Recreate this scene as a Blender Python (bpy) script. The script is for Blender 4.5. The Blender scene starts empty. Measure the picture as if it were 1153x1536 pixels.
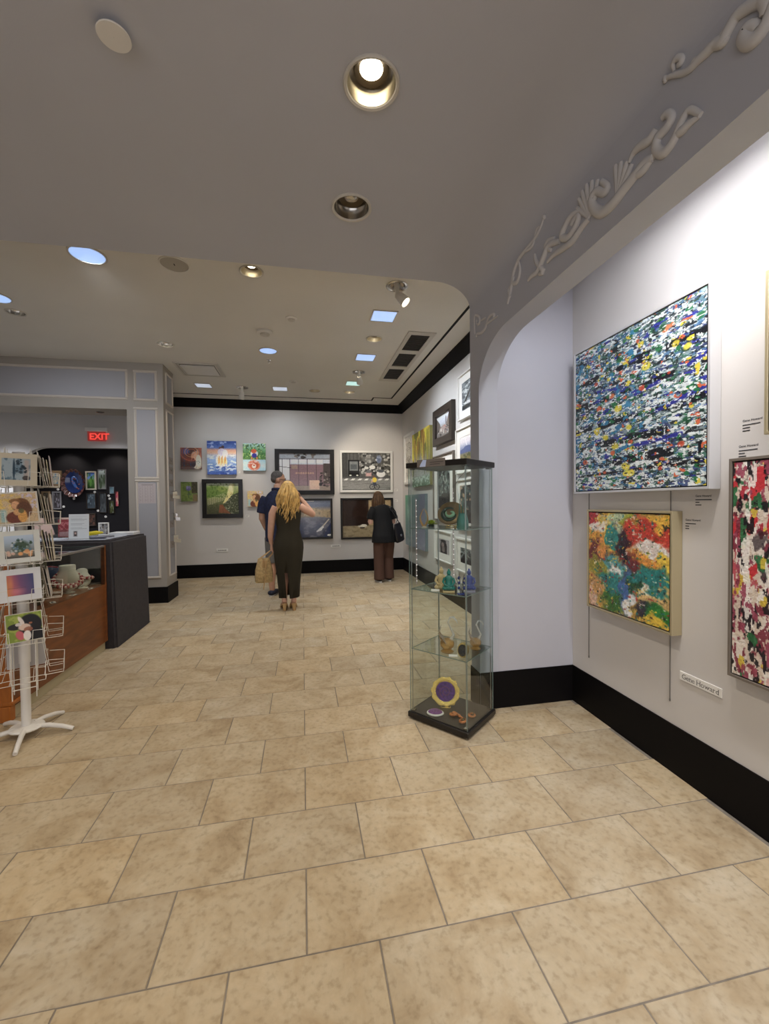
import bpy, bmesh, math, random
import numpy as np
from mathutils import Vector, Matrix, Euler
random.seed(7); np.random.seed(7)
sc = bpy.context.scene
COL = sc.collection

# ---------------------------------------------------------------- camera
F_PX, YAW, PITCH, ROLL, CAM_H = 628.65, 0.192979, -0.0219717, -0.0100795, 1.37726
def _axes():
    f0 = Vector((math.sin(YAW), math.cos(YAW), 0)); r0 = Vector((math.cos(YAW), -math.sin(YAW), 0)); u0 = Vector((0, 0, 1))
    f1 = f0*math.cos(PITCH) + u0*math.sin(PITCH); u1 = u0*math.cos(PITCH) - f0*math.sin(PITCH)
    return r0*math.cos(ROLL) + u1*math.sin(ROLL), u1*math.cos(ROLL) - r0*math.sin(ROLL), f1
AX_R, AX_U, AX_F = _axes()
cam_d = bpy.data.cameras.new('camera'); cam = bpy.data.objects.new('camera', cam_d); COL.objects.link(cam)
cam_d.sensor_fit = 'HORIZONTAL'; cam_d.sensor_width = 36.0; cam_d.lens = 36.0*F_PX/1153.0
cam_d.clip_start = 0.05; cam_d.clip_end = 100
cam.matrix_world = Matrix(((AX_R.x, AX_U.x, -AX_F.x, 0), (AX_R.y, AX_U.y, -AX_F.y, 0), (AX_R.z, AX_U.z, -AX_F.z, CAM_H), (0, 0, 0, 1)))
sc.camera = cam
def at(x, y, X=None, Y=None, Z=None):
    """photo pixel -> the point where its ray meets a plane of the room"""
    d = AX_F + AX_R*((x-576.5)/F_PX) - AX_U*((y-768.0)/F_PX)
    t = X/d.x if X is not None else Y/d.y if Y is not None else (Z-CAM_H)/d.z
    return Vector((0, 0, CAM_H)) + d*t

# ---------------------------------------------------------------- world, exposure
w = bpy.data.worlds.new('world'); sc.world = w; w.use_nodes = True
w.node_tree.nodes['Background'].inputs[0].default_value = (0.97, 0.95, 1.0, 1); w.node_tree.nodes['Background'].inputs[1].default_value = 1.6   # even fill light let in through the added front opening
sc.view_settings.view_transform = 'Standard'; sc.view_settings.look = 'None'
sc.view_settings.gamma = 1.0; sc.view_settings.use_curve_mapping = False
sc.view_settings.exposure = 0.0
# unseen front opening added to brighten the room: portal for the world light
pd = bpy.data.lights.new('front_fill_portal', 'AREA'); pd.shape = 'RECTANGLE'; pd.size = 5.9; pd.size_y = 2.5; pd.cycles.is_portal = True
po = bpy.data.objects.new('front_fill_portal', pd); COL.objects.link(po); po.location = (-2.05, -3.0, 1.30); po.rotation_euler = (math.radians(90), 0, 0)
WARM = (1.0, 0.87, 0.70); NEUT = (1.0, 0.92, 0.84); COOL = (0.62, 0.76, 1.0); WHITE = (0.90, 0.93, 1.0); COOLW = (0.86, 0.92, 1.0)
def lamp(kind, loc, power, col, target=None, radius=0.04, cone=100, blend=0.6, parent=None):
    d = bpy.data.lights.new('lamp_light', kind); d.energy = power; d.color = col; d.shadow_soft_size = radius
    if kind == 'SPOT': d.spot_size = math.radians(cone); d.spot_blend = blend
    o = bpy.data.objects.new('lamp_light', d); COL.objects.link(o)
    loc = Vector(loc); tgt = Vector(target) if target is not None else loc - Vector((0, 0, 1))
    q = (tgt-loc).to_track_quat('-Z', 'Y')
    o.matrix_world = Matrix.Translation(loc) @ q.to_matrix().to_4x4()
    if parent:
        o.parent = parent; o.matrix_parent_inverse = parent.matrix_world.inverted()
    return o

# ---------------------------------------------------------------- room dimensions (metres)
ZC1, ZC2 = 2.853, 3.345              # front and rear ceilings
XF, XI, ZS = 1.136, 1.265, 2.382     # alcove header: face, inner edge, underside
XA, YA = 1.82, 2.576                 # alcove wall, alcove end wall
YB0 = 2.715                          # line where the low front ceiling stops
XR, YB = 2.03, 8.40                  # rear right wall, rear wall
XL, YN = -6.0, -3.0                  # unseen left and front walls
BBH = 0.245

# ---------------------------------------------------------------- mesh helpers
def lin(c):
    c = np.asarray(c, float)
    return np.where(c <= 0.04045, c/12.92, ((c+0.055)/1.055)**2.4)
def S(r, g, b):
    return tuple(float(v) for v in lin(np.array([r, g, b])/255.0))
class MB:
    def __init__(self): self.v = []; self.f = []; self.m = []; self.mi = 0
    def add(self, vs, fs, M=None):
        b = len(self.v)
        self.v += [tuple(M @ Vector(p)) if M is not None else tuple(p) for p in vs]
        self.f += [tuple(b+i for i in f) for f in fs]; self.m += [self.mi]*len(fs); return self
    def box(self, x0, x1, y0, y1, z0, z1, M=None):
        vs = [(x, y, z) for z in (z0, z1) for y in (y0, y1) for x in (x0, x1)]
        return self.add(vs, [(0, 2, 3, 1), (4, 5, 7, 6), (0, 1, 5, 4), (1, 3, 7, 5), (3, 2, 6, 7), (2, 0, 4, 6)], M)
    def cbox(self, x0, x1, y0, y1, z0, z1, b=0.004, M=None, seg=1):
        bm = bmesh.new(); bmesh.ops.create_cube(bm, size=1.0)
        for v in bm.verts: v.co = Vector(((x0+x1)/2+v.co.x*(x1-x0), (y0+y1)/2+v.co.y*(y1-y0), (z0+z1)/2+v.co.z*(z1-z0)))
        bmesh.ops.bevel(bm, geom=bm.edges[:], offset=b, segments=seg, affect='EDGES', profile=0.5)
        return self.bm(bm, M)
    def bm(self, bm, M=None):
        bm.verts.index_update()
        self.add([v.co.copy() for v in bm.verts], [[v.index for v in f.verts] for f in bm.faces], M); bm.free(); return self
    def lathe(self, prof, n=24, M=None, cap=True):
        vs = []; fs = []
        for r, z in prof:
            for k in range(n): a = 2*math.pi*k/n; vs.append((r*math.cos(a), r*math.sin(a), z))
        for j in range(len(prof)-1):
            for k in range(n): k2 = (k+1) % n; fs.append((j*n+k, j*n+k2, (j+1)*n+k2, (j+1)*n+k))
        if cap:
            if prof[0][0] > 1e-5: fs.append(tuple(reversed(range(n))))
            if prof[-1][0] > 1e-5: fs.append(tuple(range((len(prof)-1)*n, len(prof)*n)))
        return self.add(vs, fs, M)
    def tube(self, pts, r, n=8, M=None, closed=False, cap=True, flat=None, up=None):
        """round (or flattened) tube along pts; r number or list; flat = (width factor, height factor)"""
        P = [Vector(p) for p in pts]; m = len(P); R = r if isinstance(r, (list, tuple)) else [r]*m
        T = []
        for i in range(m):
            a = P[(i-1) % m] if (closed or i > 0) else P[i]; b = P[(i+1) % m] if (closed or i < m-1) else P[i]
            t = (b-a); T.append(t.normalized() if t.length > 1e-9 else Vector((0, 0, 1)))
        u = Vector(up) if up is not None else (Vector((0, 0, 1)) if abs(T[0].z) < 0.9 else Vector((1, 0, 0)))
        nrm = (u - T[0]*u.dot(T[0])).normalized(); vs = []; fs = []
        fx, fy = flat or (1, 1)
        for i in range(m):
            if up is not None: nrm = Vector(up)
            nrm = nrm - T[i]*nrm.dot(T[i])
            nrm = nrm.normalized() if nrm.length > 1e-6 else T[i].orthogonal().normalized()
            bn = T[i].cross(nrm)
            for k in range(n):
                a = 2*math.pi*k/n; vs.append(P[i] + bn*(math.cos(a)*R[i]*fx) + nrm*(math.sin(a)*R[i]*fy))
        for i in range(m if closed else m-1):
            j = (i+1) % m
            for k in range(n): k2 = (k+1) % n; fs.append((i*n+k, i*n+k2, j*n+k2, j*n+k))
        if cap and not closed: fs.append(tuple(reversed(range(n)))); fs.append(tuple(range((m-1)*n, m*n)))
        return self.add(vs, fs, M)
    def prism(self, poly, z0, z1, M=None):
        n = len(poly); vs = [(x, y, z0) for x, y in poly] + [(x, y, z1) for x, y in poly]
        fs = [tuple(reversed(range(n))), tuple(range(n, 2*n))] + [(i, (i+1) % n, n+(i+1) % n, n+i) for i in range(n)]
        return self.add(vs, fs, M)
    def sphere(self, c, r, nu=12, nv=8, M=None):
        rx, ry, rz = r if isinstance(r, (list, tuple)) else (r, r, r)
        vs = [(c[0], c[1], c[2]-rz)]; fs = []
        for j in range(1, nv):
            b = -math.pi/2 + math.pi*j/nv
            for k in range(nu): a = 2*math.pi*k/nu; vs.append((c[0]+rx*math.cos(b)*math.cos(a), c[1]+ry*math.cos(b)*math.sin(a), c[2]+rz*math.sin(b)))
        vs.append((c[0], c[1], c[2]+rz)); top = len(vs)-1
        for k in range(nu):
            k2 = (k+1) % nu; fs.append((0, 1+k2, 1+k)); fs.append((top, 1+(nv-2)*nu+k, 1+(nv-2)*nu+k2))
            for j in range(nv-2): a = 1+j*nu; fs.append((a+k, a+k2, a+nu+k2, a+nu+k))
        return self.add(vs, fs, M)
    def loft(self, rings, M=None, cap=True):
        n = len(rings[0]); vs = [p for r in rings for p in r]; fs = []
        for j in range(len(rings)-1):
            for k in range(n): k2 = (k+1) % n; fs.append((j*n+k, j*n+k2, (j+1)*n+k2, (j+1)*n+k))
        if cap: fs.append(tuple(reversed(range(n)))); fs.append(tuple(range((len(rings)-1)*n, len(rings)*n)))
        return self.add(vs, fs, M)
    def build(self, name, mats, parent=None, smooth=None):
        me = bpy.data.meshes.new(name); me.from_pydata(self.v, [], self.f)
        if not isinstance(mats, (list, tuple)): mats = [mats]
        for mt in mats: me.materials.append(mt)
        if len(mats) > 1: me.polygons.foreach_set('material_index', self.m)
        bm = bmesh.new(); bm.from_mesh(me); bmesh.ops.recalc_face_normals(bm, faces=bm.faces); bm.to_mesh(me); bm.free()
        if smooth is not None:
            me.polygons.foreach_set('use_smooth', [True]*len(me.polygons)); me.set_sharp_from_angle(angle=math.radians(smooth))
        o = bpy.data.objects.new(name, me); COL.objects.link(o)
        if parent is not None: o.parent = parent
        return o
def tag(o, label=None, cat=None, group=None, kind=None):
    if label: o['label'] = label
    if cat: o['category'] = cat
    if group: o['group'] = group
    if kind: o['kind'] = kind
    return o
def thing(name, label, cat, loc=(0, 0, 0), rz=0.0, group=None, M=None):
    o = bpy.data.objects.new(name, None); COL.objects.link(o); o.empty_display_size = 0.05
    o.matrix_world = M if M is not None else Matrix.Translation(Vector(loc)) @ Matrix.Rotation(rz, 4, 'Z')
    return tag(o, label, cat, group)
def copy_tree(o, parent=None):
    c = o.copy(); COL.objects.link(c)
    if parent is not None: c.parent = parent
    for ch in list(o.children): copy_tree(ch, c)
    return c
def cut(o, cutter):
    md = o.modifiers.new('cut', 'BOOLEAN'); md.operation = 'DIFFERENCE'; md.solver = 'EXACT'; md.object = cutter
    dg = bpy.context.evaluated_depsgraph_get(); me = bpy.data.meshes.new_from_object(o.evaluated_get(dg))
    o.modifiers.clear(); old = o.data; o.data = me; bpy.data.meshes.remove(old); bpy.data.objects.remove(cutter, do_unlink=True)
def struct(o): o['kind'] = 'structure'; return o

# ---------------------------------------------------------------- materials
MATS = {}
def mat(name, col=(0.5, 0.5, 0.5), rough=0.6, metal=0.0, spec=0.5, noise=None, bump=None, emit=None, alpha=None, trans=None, ior=1.45, coat=0.0):
    """principled material; noise = (scale, amount) value mottling, bump = (scale, strength)"""
    if name in MATS: return MATS[name]
    m = bpy.data.materials.new(name); m.use_nodes = True; nt = m.node_tree; b = nt.nodes['Principled BSDF']
    b.inputs['Base Color'].default_value = (*col, 1); b.inputs['Roughness'].default_value = rough
    b.inputs['Metallic'].default_value = metal; b.inputs['Specular IOR Level'].default_value = spec; b.inputs['IOR'].default_value = ior
    b.inputs['Coat Weight'].default_value = coat
    if trans: b.inputs['Transmission Weight'].default_value = trans
    if emit: b.inputs['Emission Color'].default_value = (*emit[0], 1); b.inputs['Emission Strength'].default_value = emit[1]
    if alpha is not None: b.inputs['Alpha'].default_value = alpha
    if noise or bump:
        tc = nt.nodes.new('ShaderNodeTexCoord')
    if noise:
        n = nt.nodes.new('ShaderNodeTexNoise'); n.inputs['Scale'].default_value = noise[0]; n.inputs['Detail'].default_value = 5
        nt.links.new(tc.outputs['Object'], n.inputs['Vector'])
        r = nt.nodes.new('ShaderNodeMapRange'); r.inputs['To Min'].default_value = 1-noise[1]; r.inputs['To Max'].default_value = 1+noise[1]
        r.inputs['From Min'].default_value = 0.3; r.inputs['From Max'].default_value = 0.7
        nt.links.new(n.outputs['Fac'], r.inputs['Value'])
        mx = nt.nodes.new('ShaderNodeMix'); mx.data_type = 'RGBA'; mx.blend_type = 'MULTIPLY'; mx.inputs['Factor'].default_value = 1
        mx.inputs[6].default_value = (*col, 1); nt.links.new(r.outputs['Result'], mx.inputs[7]); nt.links.new(mx.outputs[2], b.inputs['Base Color'])
    if bump:
        n2 = nt.nodes.new('ShaderNodeTexNoise'); n2.inputs['Scale'].default_value = bump[0]; n2.inputs['Detail'].default_value = 4
        nt.links.new(tc.outputs['Object'], n2.inputs['Vector'])
        bp = nt.nodes.new('ShaderNodeBump'); bp.inputs['Strength'].default_value = bump[1]; bp.inputs['Distance'].default_value = 0.005
        nt.links.new(n2.outputs['Fac'], bp.inputs['Height']); nt.links.new(bp.outputs['Normal'], b.inputs['Normal'])
    MATS[name] = m; return m
def ramp(nt, stops, interp='LINEAR'):
    r = nt.nodes.new('ShaderNodeValToRGB'); r.color_ramp.interpolation = interp; e = r.color_ramp.elements
    while len(e) < len(stops): e.new(0.5)
    for k, (p, c) in enumerate(stops): e[k].position = p; e[k].color = (*c, 1)
    return r
WALL = mat('wall_paint', (0.60, 0.58, 0.56), 0.75, noise=(1.5, 0.03), bump=(260, 0.06))
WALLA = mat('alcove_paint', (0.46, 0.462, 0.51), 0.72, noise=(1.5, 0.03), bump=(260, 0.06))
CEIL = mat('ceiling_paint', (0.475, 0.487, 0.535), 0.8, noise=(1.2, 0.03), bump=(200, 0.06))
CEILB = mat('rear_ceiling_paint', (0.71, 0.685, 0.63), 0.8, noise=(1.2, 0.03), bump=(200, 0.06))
TAUPE = mat('taupe_trim_paint', (0.36, 0.33, 0.29), 0.6, bump=(120, 0.05))
PANEL = mat('lilac_grey_panel', (0.36, 0.36, 0.385), 0.7)
CREAM = mat('cream_moulding', (0.58, 0.53, 0.47), 0.55)
BLACK = mat('black_base_paint', (0.004, 0.0035, 0.004), 0.55, spec=0.15)
GROUT = mat('grout', (0.20, 0.175, 0.145), 0.9, noise=(20, 0.2))
WHITEM = mat('white_enamel', (0.72, 0.70, 0.66), 0.4)
CHROME = mat('chrome', (0.62, 0.60, 0.56), 0.18, metal=1.0)
NICHE = mat('niche_black', (0.008, 0.007, 0.009), 0.6, spec=0.3)
# ================================================================ STRUCTURE
def tile_material():
    m = bpy.data.materials.new('travertine_tile'); m.use_nodes = True; nt = m.node_tree; b = nt.nodes['Principled BSDF']; L = nt.links
    tc = nt.nodes.new('ShaderNodeTexCoord'); oi = nt.nodes.new('ShaderNodeObjectInfo')
    off = nt.nodes.new('ShaderNodeVectorMath'); off.operation = 'SCALE'; off.inputs[0].default_value = (37, 91, 53); L.new(oi.outputs['Random'], off.inputs['Scale'])
    ad = nt.nodes.new('ShaderNodeVectorMath'); ad.operation = 'ADD'; L.new(tc.outputs['Object'], ad.inputs[0]); L.new(off.outputs[0], ad.inputs[1])
    n1 = nt.nodes.new('ShaderNodeTexNoise'); n1.inputs['Scale'].default_value = 5; n1.inputs['Detail'].default_value = 8; n1.inputs['Roughness'].default_value = 0.62; n1.inputs['Distortion'].default_value = 0.6
    L.new(ad.outputs[0], n1.inputs['Vector'])
    r1 = ramp(nt, [(0.24, S(146, 126, 98)), (0.42, S(174, 157, 129)), (0.58, S(186, 172, 147)), (0.76, S(198, 188, 168))]); L.new(n1.outputs['Fac'], r1.inputs[0])
    n2 = nt.nodes.new('ShaderNodeTexNoise'); n2.inputs['Scale'].default_value = 45; n2.inputs['Detail'].default_value = 6; L.new(ad.outputs[0], n2.inputs['Vector'])
    r2 = ramp(nt, [(0.30, (0.70, 0.67, 0.62)), (0.47, (0.96, 0.96, 0.96)), (0.7, (1.05, 1.04, 1.03))]); L.new(n2.outputs['Fac'], r2.inputs[0])
    mx = nt.nodes.new('ShaderNodeMix'); mx.data_type = 'RGBA'; mx.blend_type = 'MULTIPLY'; mx.inputs['Factor'].default_value = 0.75; L.new(r1.outputs[0], mx.inputs[6]); L.new(r2.outputs[0], mx.inputs[7])
    r3 = ramp(nt, [(0.0, (0.90, 0.90, 0.91)), (0.5, (0.97, 0.96, 0.94)), (1.0, (1.03, 0.99, 0.92))]); L.new(oi.outputs['Random'], r3.inputs[0])
    m2 = nt.nodes.new('ShaderNodeMix'); m2.data_type = 'RGBA'; m2.blend_type = 'MULTIPLY'; m2.inputs['Factor'].default_value = 1; L.new(mx.outputs[2], m2.inputs[6]); L.new(r3.outputs[0], m2.inputs[7])
    L.new(m2.outputs[2], b.inputs['Base Color'])
    b.inputs['Roughness'].default_value = 0.5; b.inputs['Specular IOR Level'].default_value = 0.35
    bp = nt.nodes.new('ShaderNodeBump'); bp.inputs['Strength'].default_value = 0.18; bp.inputs['Distance'].default_value = 0.004
    L.new(n2.outputs['Fac'], bp.inputs['Height']); L.new(bp.outputs['Normal'], b.inputs['Normal'])
    return m
TILE = tile_material()
TX, TY, TX0, TY0, TG = 0.4509, 0.3091, -0.0059, 1.2746, 0.0025
floor = struct(MB().box(XL-0.1, XR+0.1, YN-0.1, 10.0, -0.08, -0.0022).build('floor', GROUT))
def tile_mesh(w, d):
    bm = bmesh.new(); bmesh.ops.create_cube(bm, size=1)
    for v in bm.verts: v.co = Vector((v.co.x*w, v.co.y*d, v.co.z*0.012-0.006))
    top = [e for e in bm.edges if all(v.co.z > -0.001 for v in e.verts)]
    bmesh.ops.bevel(bm, geom=top, offset=0.0018, segments=1, affect='EDGES')
    for f in [f for f in bm.faces if f.normal.z < -0.9]: bm.faces.remove(f)
    me = bpy.data.meshes.new('floor_tile'); bm.to_mesh(me); bm.free(); me.materials.append(TILE); return me
_tm = {}; tiles = []
for j in range(-10, 28):
    y0, y1 = TY0+j*TY+TG, TY0+(j+1)*TY-TG
    if y1 < -1.9 or y0 > 8.4: continue
    y1 = min(y1, 8.39)
    for i in range(-12, 6):
        x0 = TX0+(i+(0.5 if j % 2 else 0.0))*TX+TG; x1 = x0+TX-2*TG
        lim = XA if y0 < YA else XR
        if x0 < -3.3 or x0 > lim-0.02: continue
        x1 = min(x1, lim-0.001)
        c = Vector(((x0+x1)/2, (y0+y1)/2, 0))
        d = c-Vector((0, 0, CAM_H)); z = d.dot(AX_F)
        sx = 576.5+F_PX*d.dot(AX_R)/z if z > 0.2 else -9999; sy = 768-F_PX*d.dot(AX_U)/z if z > 0.2 else 9999
        hid = c.x < -1.95 and c.y > 3.1
        seen = -120 < sx < 1270 and sy < 1680 and not hid
        tiles.append((not seen, z if z > 0 else 99, x0, x1, y0, y1))
tiles.sort()
rest = MB()
for k, (ns, z, x0, x1, y0, y1) in enumerate(tiles):
    if ns or k >= 296:
        rest.box(x0, x1, y0, y1, -0.004, 0); continue
    key = (round(x1-x0, 3), round(y1-y0, 3))
    if key not in _tm: _tm[key] = tile_mesh(x1-x0, y1-y0)
    o = bpy.data.objects.new('floor_tile', _tm[key]); COL.objects.link(o); o.location = ((x0+x1)/2, (y0+y1)/2, 0); o.parent = floor
if rest.v:
    o = rest.build('floor_tile_field', TILE, floor); o['kind'] = 'stuff'

# rear gallery shell
struct(MB().box(-2.45, XR+0.15, YB, YB+0.12, 0, ZC2+0.1).build('wall_back', WALL))
struct(MB().box(XR, XR+0.12, YB0, YB, 0, ZC2+0.1).build('wall_right', WALL))
struct(MB().box(-2.45, -2.34, 6.84, YB, 0, ZC2).build('wall_partition', WALL))
struct(MB().box(XL, XR+0.15, YB0, YB+0.12, ZC2, ZC2+0.1).build('ceiling_rear', CEILB))
def crown(path, name):
    """black crown: stepped profile swept along the wall line (wall side first)"""
    prof = [(0.0, 3.195), (0.012, 3.195), (0.018, 3.215), (0.05, 3.26), (0.095, 3.315), (0.11, 3.325), (0.11, ZC2), (0.0, ZC2)]
    rings = [[(x+dx*d, y+dy*d, z) for d, z in prof] for x, y, dx, dy in path]
    return struct(MB().loft(rings).build(name, BLACK))
crown([(-2.34, YB, 0, -1), (XR, YB, -1, -1), (XR, YB0, -1, 0)], 'trim_1')
# thin black reveal set into the rear ceiling
zr = ZC2-0.004
rv = MB(); PTS = [(-2.33, 7.985), (1.33, 7.985), (1.33, 7.77), (1.675, 7.77), (1.675, 2.72)]
for (xa, ya), (xb, yb) in zip(PTS[:-1], PTS[1:]):
    rv.box(min(xa, xb)-0.014, max(xa, xb)+0.014, min(ya, yb)-0.014, max(ya, yb)+0.014, zr, ZC2+0.01)
struct(rv.build('trim_2', BLACK))
struct(MB().box(-2.34, XR, YB-0.016, YB, 0, BBH).build('baseboard_back', BLACK))
struct(MB().box(XR-0.016, XR, YB0, YB-0.016, 0, BBH).build('baseboard_right', BLACK))

# front zone: coved ceiling, header over the alcove, pier, alcove
cv = MB(); n = 14; A, B = 0.24, 0.168
prof = [(XL, ZC1), (-1.0, ZC1)] + [(XF-A+A*math.sin(math.pi/2*k/n), ZC1-B+B*math.cos(math.pi/2*k/n)) for k in range(n+1)]
ys = (YN, YB0)
outer = [(XF, ZC1+0.12), (XL, ZC1+0.12)]
poly = prof + outer
cv.loft([[(x, y, z) for x, z in poly] for y in ys])
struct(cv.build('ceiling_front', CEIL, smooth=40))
struct(MB().box(XL, XR+0.15, YB0-0.12, YB0, ZC1+0.10, ZC2+0.1).build('wall_bulkhead', CEIL))
# header with arched end, one slab XF..XI (profile in Y,Z)
ra, rb = 0.385, 0.30
arc = [(YA-ra+ra*math.cos(math.pi/2*k/16), ZS-rb+rb*math.sin(math.pi/2*k/16)) for k in range(17)]
poly = [(YA, 0.0)] + arc + [(YN, ZS), (YN, ZC1-B), (YB0, ZC1-B), (YB0, 0.0)]
def extr_x(poly, x0, x1):
    n = len(poly); mb = MB()
    vs = [(x0, y, z) for y, z in poly]+[(x1, y, z) for y, z in poly]
    bm = bmesh.new(); V = [bm.verts.new(p) for p in vs]
    bm.faces.new(V[:n]); bm.faces.new(list(reversed(V[n:])))
    for i in range(n): bm.faces.new((V[i], V[(i+1) % n], V[n+(i+1) % n], V[n+i]))
    bm.normal_update(); bmesh.ops.triangulate(bm, faces=[f for f in bm.faces if len(f.verts) > 4], ngon_method='EAR_CLIP'); return mb.bm(bm)
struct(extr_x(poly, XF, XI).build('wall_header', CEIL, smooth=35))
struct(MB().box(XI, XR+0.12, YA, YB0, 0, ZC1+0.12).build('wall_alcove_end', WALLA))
struct(MB().box(XA, XA+0.12, YN, YA, 0, ZC1+0.12).build('wall_alcove', WALL))
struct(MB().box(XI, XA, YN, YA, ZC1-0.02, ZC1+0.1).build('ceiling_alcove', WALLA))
struct(MB().box(XF+0.004, XA, YA-0.006, YA, 0, BBH).build('baseboard_alcove_end', BLACK))
struct(MB().box(XA-0.006, XA, YN, YA-0.006, 0, BBH).build('baseboard_alcove', BLACK))
struct(MB().box(XF-0.006, XF, YA-0.006, YB0+0.006, 0, BBH).build('baseboard_pier', BLACK))
# unseen sides that close the room
struct(MB().box(XL-0.12, XL, YN, 10, 0, ZC2+0.1).build('wall_left', WALL))
wf = MB().box(XL, -5.0, YN-0.12, YN, 0, ZC2); wf.box(0.9, XR+0.2, YN-0.12, YN, 0, ZC2); wf.box(-5.0, 0.9, YN-0.12, YN, 2.55, ZC2)  # wall opening added to let soft fill light into the room
struct(wf.build('wall_front', WALL))
wn = MB()
for k in range(7): wn.box(-5.0+k*0.97, -4.95+k*0.97, YN-0.09, YN-0.03, 0, 2.55)
struct(wn.build('added_window_1', BLACK))  # mullions of the unseen opening added for fill light
FRONT_HOLES = [(0.259, 1.485), (0.261, 2.114)] + [(x, y) for y in (1.49, 0.2, -1.2) for x in (0.26, -1.1, -2.4) if not (y == 1.49 and x == 0.26)]
REAR_HOLES = [(-0.395, 3.733), (0.871, 4.993), (0.845, 7.443), (0.239, 7.449), (-1.616, 5.582), (-2.82, 4.92), (0.869, 3.755), (0.858, 6.292), (-0.969, 7.426)]
for nm, holes, z in (('ceiling_front', FRONT_HOLES, ZC1), ('ceiling_rear', REAR_HOLES, ZC2)):
    c = MB()
    for x, y in holes: c.lathe([(0.086 if x > -2.5 else 0.077, -0.03), (0.086 if x > -2.5 else 0.077, 0.3)], 28, M=Matrix.Translation((x, y, z)))
    cut(bpy.data.objects[nm], c.build('cutter', BLACK))

# panelled portal: column + beam, each panel a moulding frame with a lilac field
PY0, PY1, PX0, PX1 = 6.37, 6.84, -2.355, -1.888
col = struct(MB().box(PX0, PX1, PY0, PY1, 0, ZC2).build('wall_portal_column', TAUPE))
beam = struct(MB().box(XL, PX0, PY0, PY1, 2.70, ZC2).build('wall_portal_beam', TAUPE))
struct(MB().box(PX0-0.006, PX1+0.014, PY0-0.014, PY1+0.01, 0, 0.225).build('baseboard_column', BLACK))
def panel(parent, u0, u1, z0, z1, side='front', field=True, mw=0.036):
    def P(u, d, z): return (u, PY0-d, z) if side == 'front' else (PX1+d, u, z)
    fr = MB()
    for (a0, a1, b0, b1) in ((u0, u1, z1-mw, z1), (u0, u1, z0, z0+mw), (u0, u0+mw, z0+mw, z1-mw), (u1-mw, u1, z0+mw, z1-mw)):
        hor = (a1-a0) > (b1-b0)
        m = mw*0.3
        ring0 = [(a0, b0), (a1, b0), (a1, b1), (a0, b1)]; ring1 = [(a0+m*0, b0+m), (a1, b0+m), (a1, b1-m), (a0, b1-m)] if hor else [(a0+m, b0), (a1-m, b0), (a1-m, b1), (a0+m, b1)]
        vs = [P(u, 0.0, z) for u, z in ring0] + [P(u, 0.016, z) for u, z in ring1]
        fr.add(vs, [(4, 5, 6, 7), (0, 1, 5, 4), (1, 2, 6, 5), (2, 3, 7, 6), (3, 0, 4, 7)])
    fr.build('panel_moulding', CREAM, parent)
    if field:
        f = MB(); vs = [P(u, 0.003, z) for u, z in ((u0+mw, z0+mw), (u1-mw, z0+mw), (u1-mw, z1-mw), (u0+mw, z1-mw))]
        vs += [P(u, 0.0, z) for u, z in ((u0+mw, z0+mw), (u1-mw, z0+mw), (u1-mw, z1-mw), (u0+mw, z1-mw))]
        f.add(vs, [(0, 1, 2, 3), (0, 4, 5, 1), (1, 5, 6, 2), (2, 6, 7, 3), (3, 7, 4, 0)]).build('panel_field', PANEL, parent)
panel(col, -2.262, -1.962, 2.82, 3.245); panel(col, -2.268, -1.962, 1.735, 2.735); panel(col, -2.268, -1.962, 0.345, 1.735)
panel(col, 6.47, 6.79, 2.82, 3.27, 'side', mw=0.03); panel(col, 6.47, 6.79, 0.345, 2.74, 'side', mw=0.03)
panel(beam, -4.9, -2.335, 2.828, 3.25); panel(beam, -5.95, -4.98, 2.828, 3.25)
struct(MB().box(PX0, PX1+0.004, PY0-0.004, PY1, ZC2-0.022, ZC2).build('trim_3', TAUPE))

# room behind the portal: grey wall with an arched black niche
poly = [(XL, 0), (-4.80, 0), (-4.80, 2.05)] + [(-4.80+0.40*(1-math.cos(math.pi/2*k/10)), 2.05+0.365*math.sin(math.pi/2*k/10)) for k in range(1, 11)] + [(-2.75, 2.415), (-2.75, 0), (-2.45, 0), (-2.45, ZC2), (XL, ZC2)]
bm = bmesh.new(); V0 = [bm.verts.new((x, YB, z)) for x, z in poly]; V1 = [bm.verts.new((x, YB+0.12, z)) for x, z in poly]; n = len(poly)
bm.faces.new(V0); bm.faces.new(list(reversed(V1)))
for i in range(n): bm.faces.new((V0[i], V1[i], V1[(i+1) % n], V0[(i+1) % n]))
bm.normal_update(); bmesh.ops.triangulate(bm, faces=[f for f in bm.faces if len(f.verts) > 4], ngon_method='EAR_CLIP')
struct(MB().bm(bm).build('wall_back_room', WALL))
nb = MB(); nb.box(-4.95, -2.45, 9.0, 9.1, 0, 2.6); nb.box(-4.95, -4.86, YB+0.12, 9.0, 0, 2.6); nb.box(-2.55, -2.45, YB+0.12, 9.0, 0, 2.6); nb.box(-4.95, -2.45, YB+0.12, 9.1, 2.55, 2.65)
struct(nb.build('wall_niche', NICHE))
struct(MB().box(XL, -2.45, PY1, YB, ZC2-0.25, ZC2-0.2).build('ceiling_back_room', CEIL))
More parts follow.
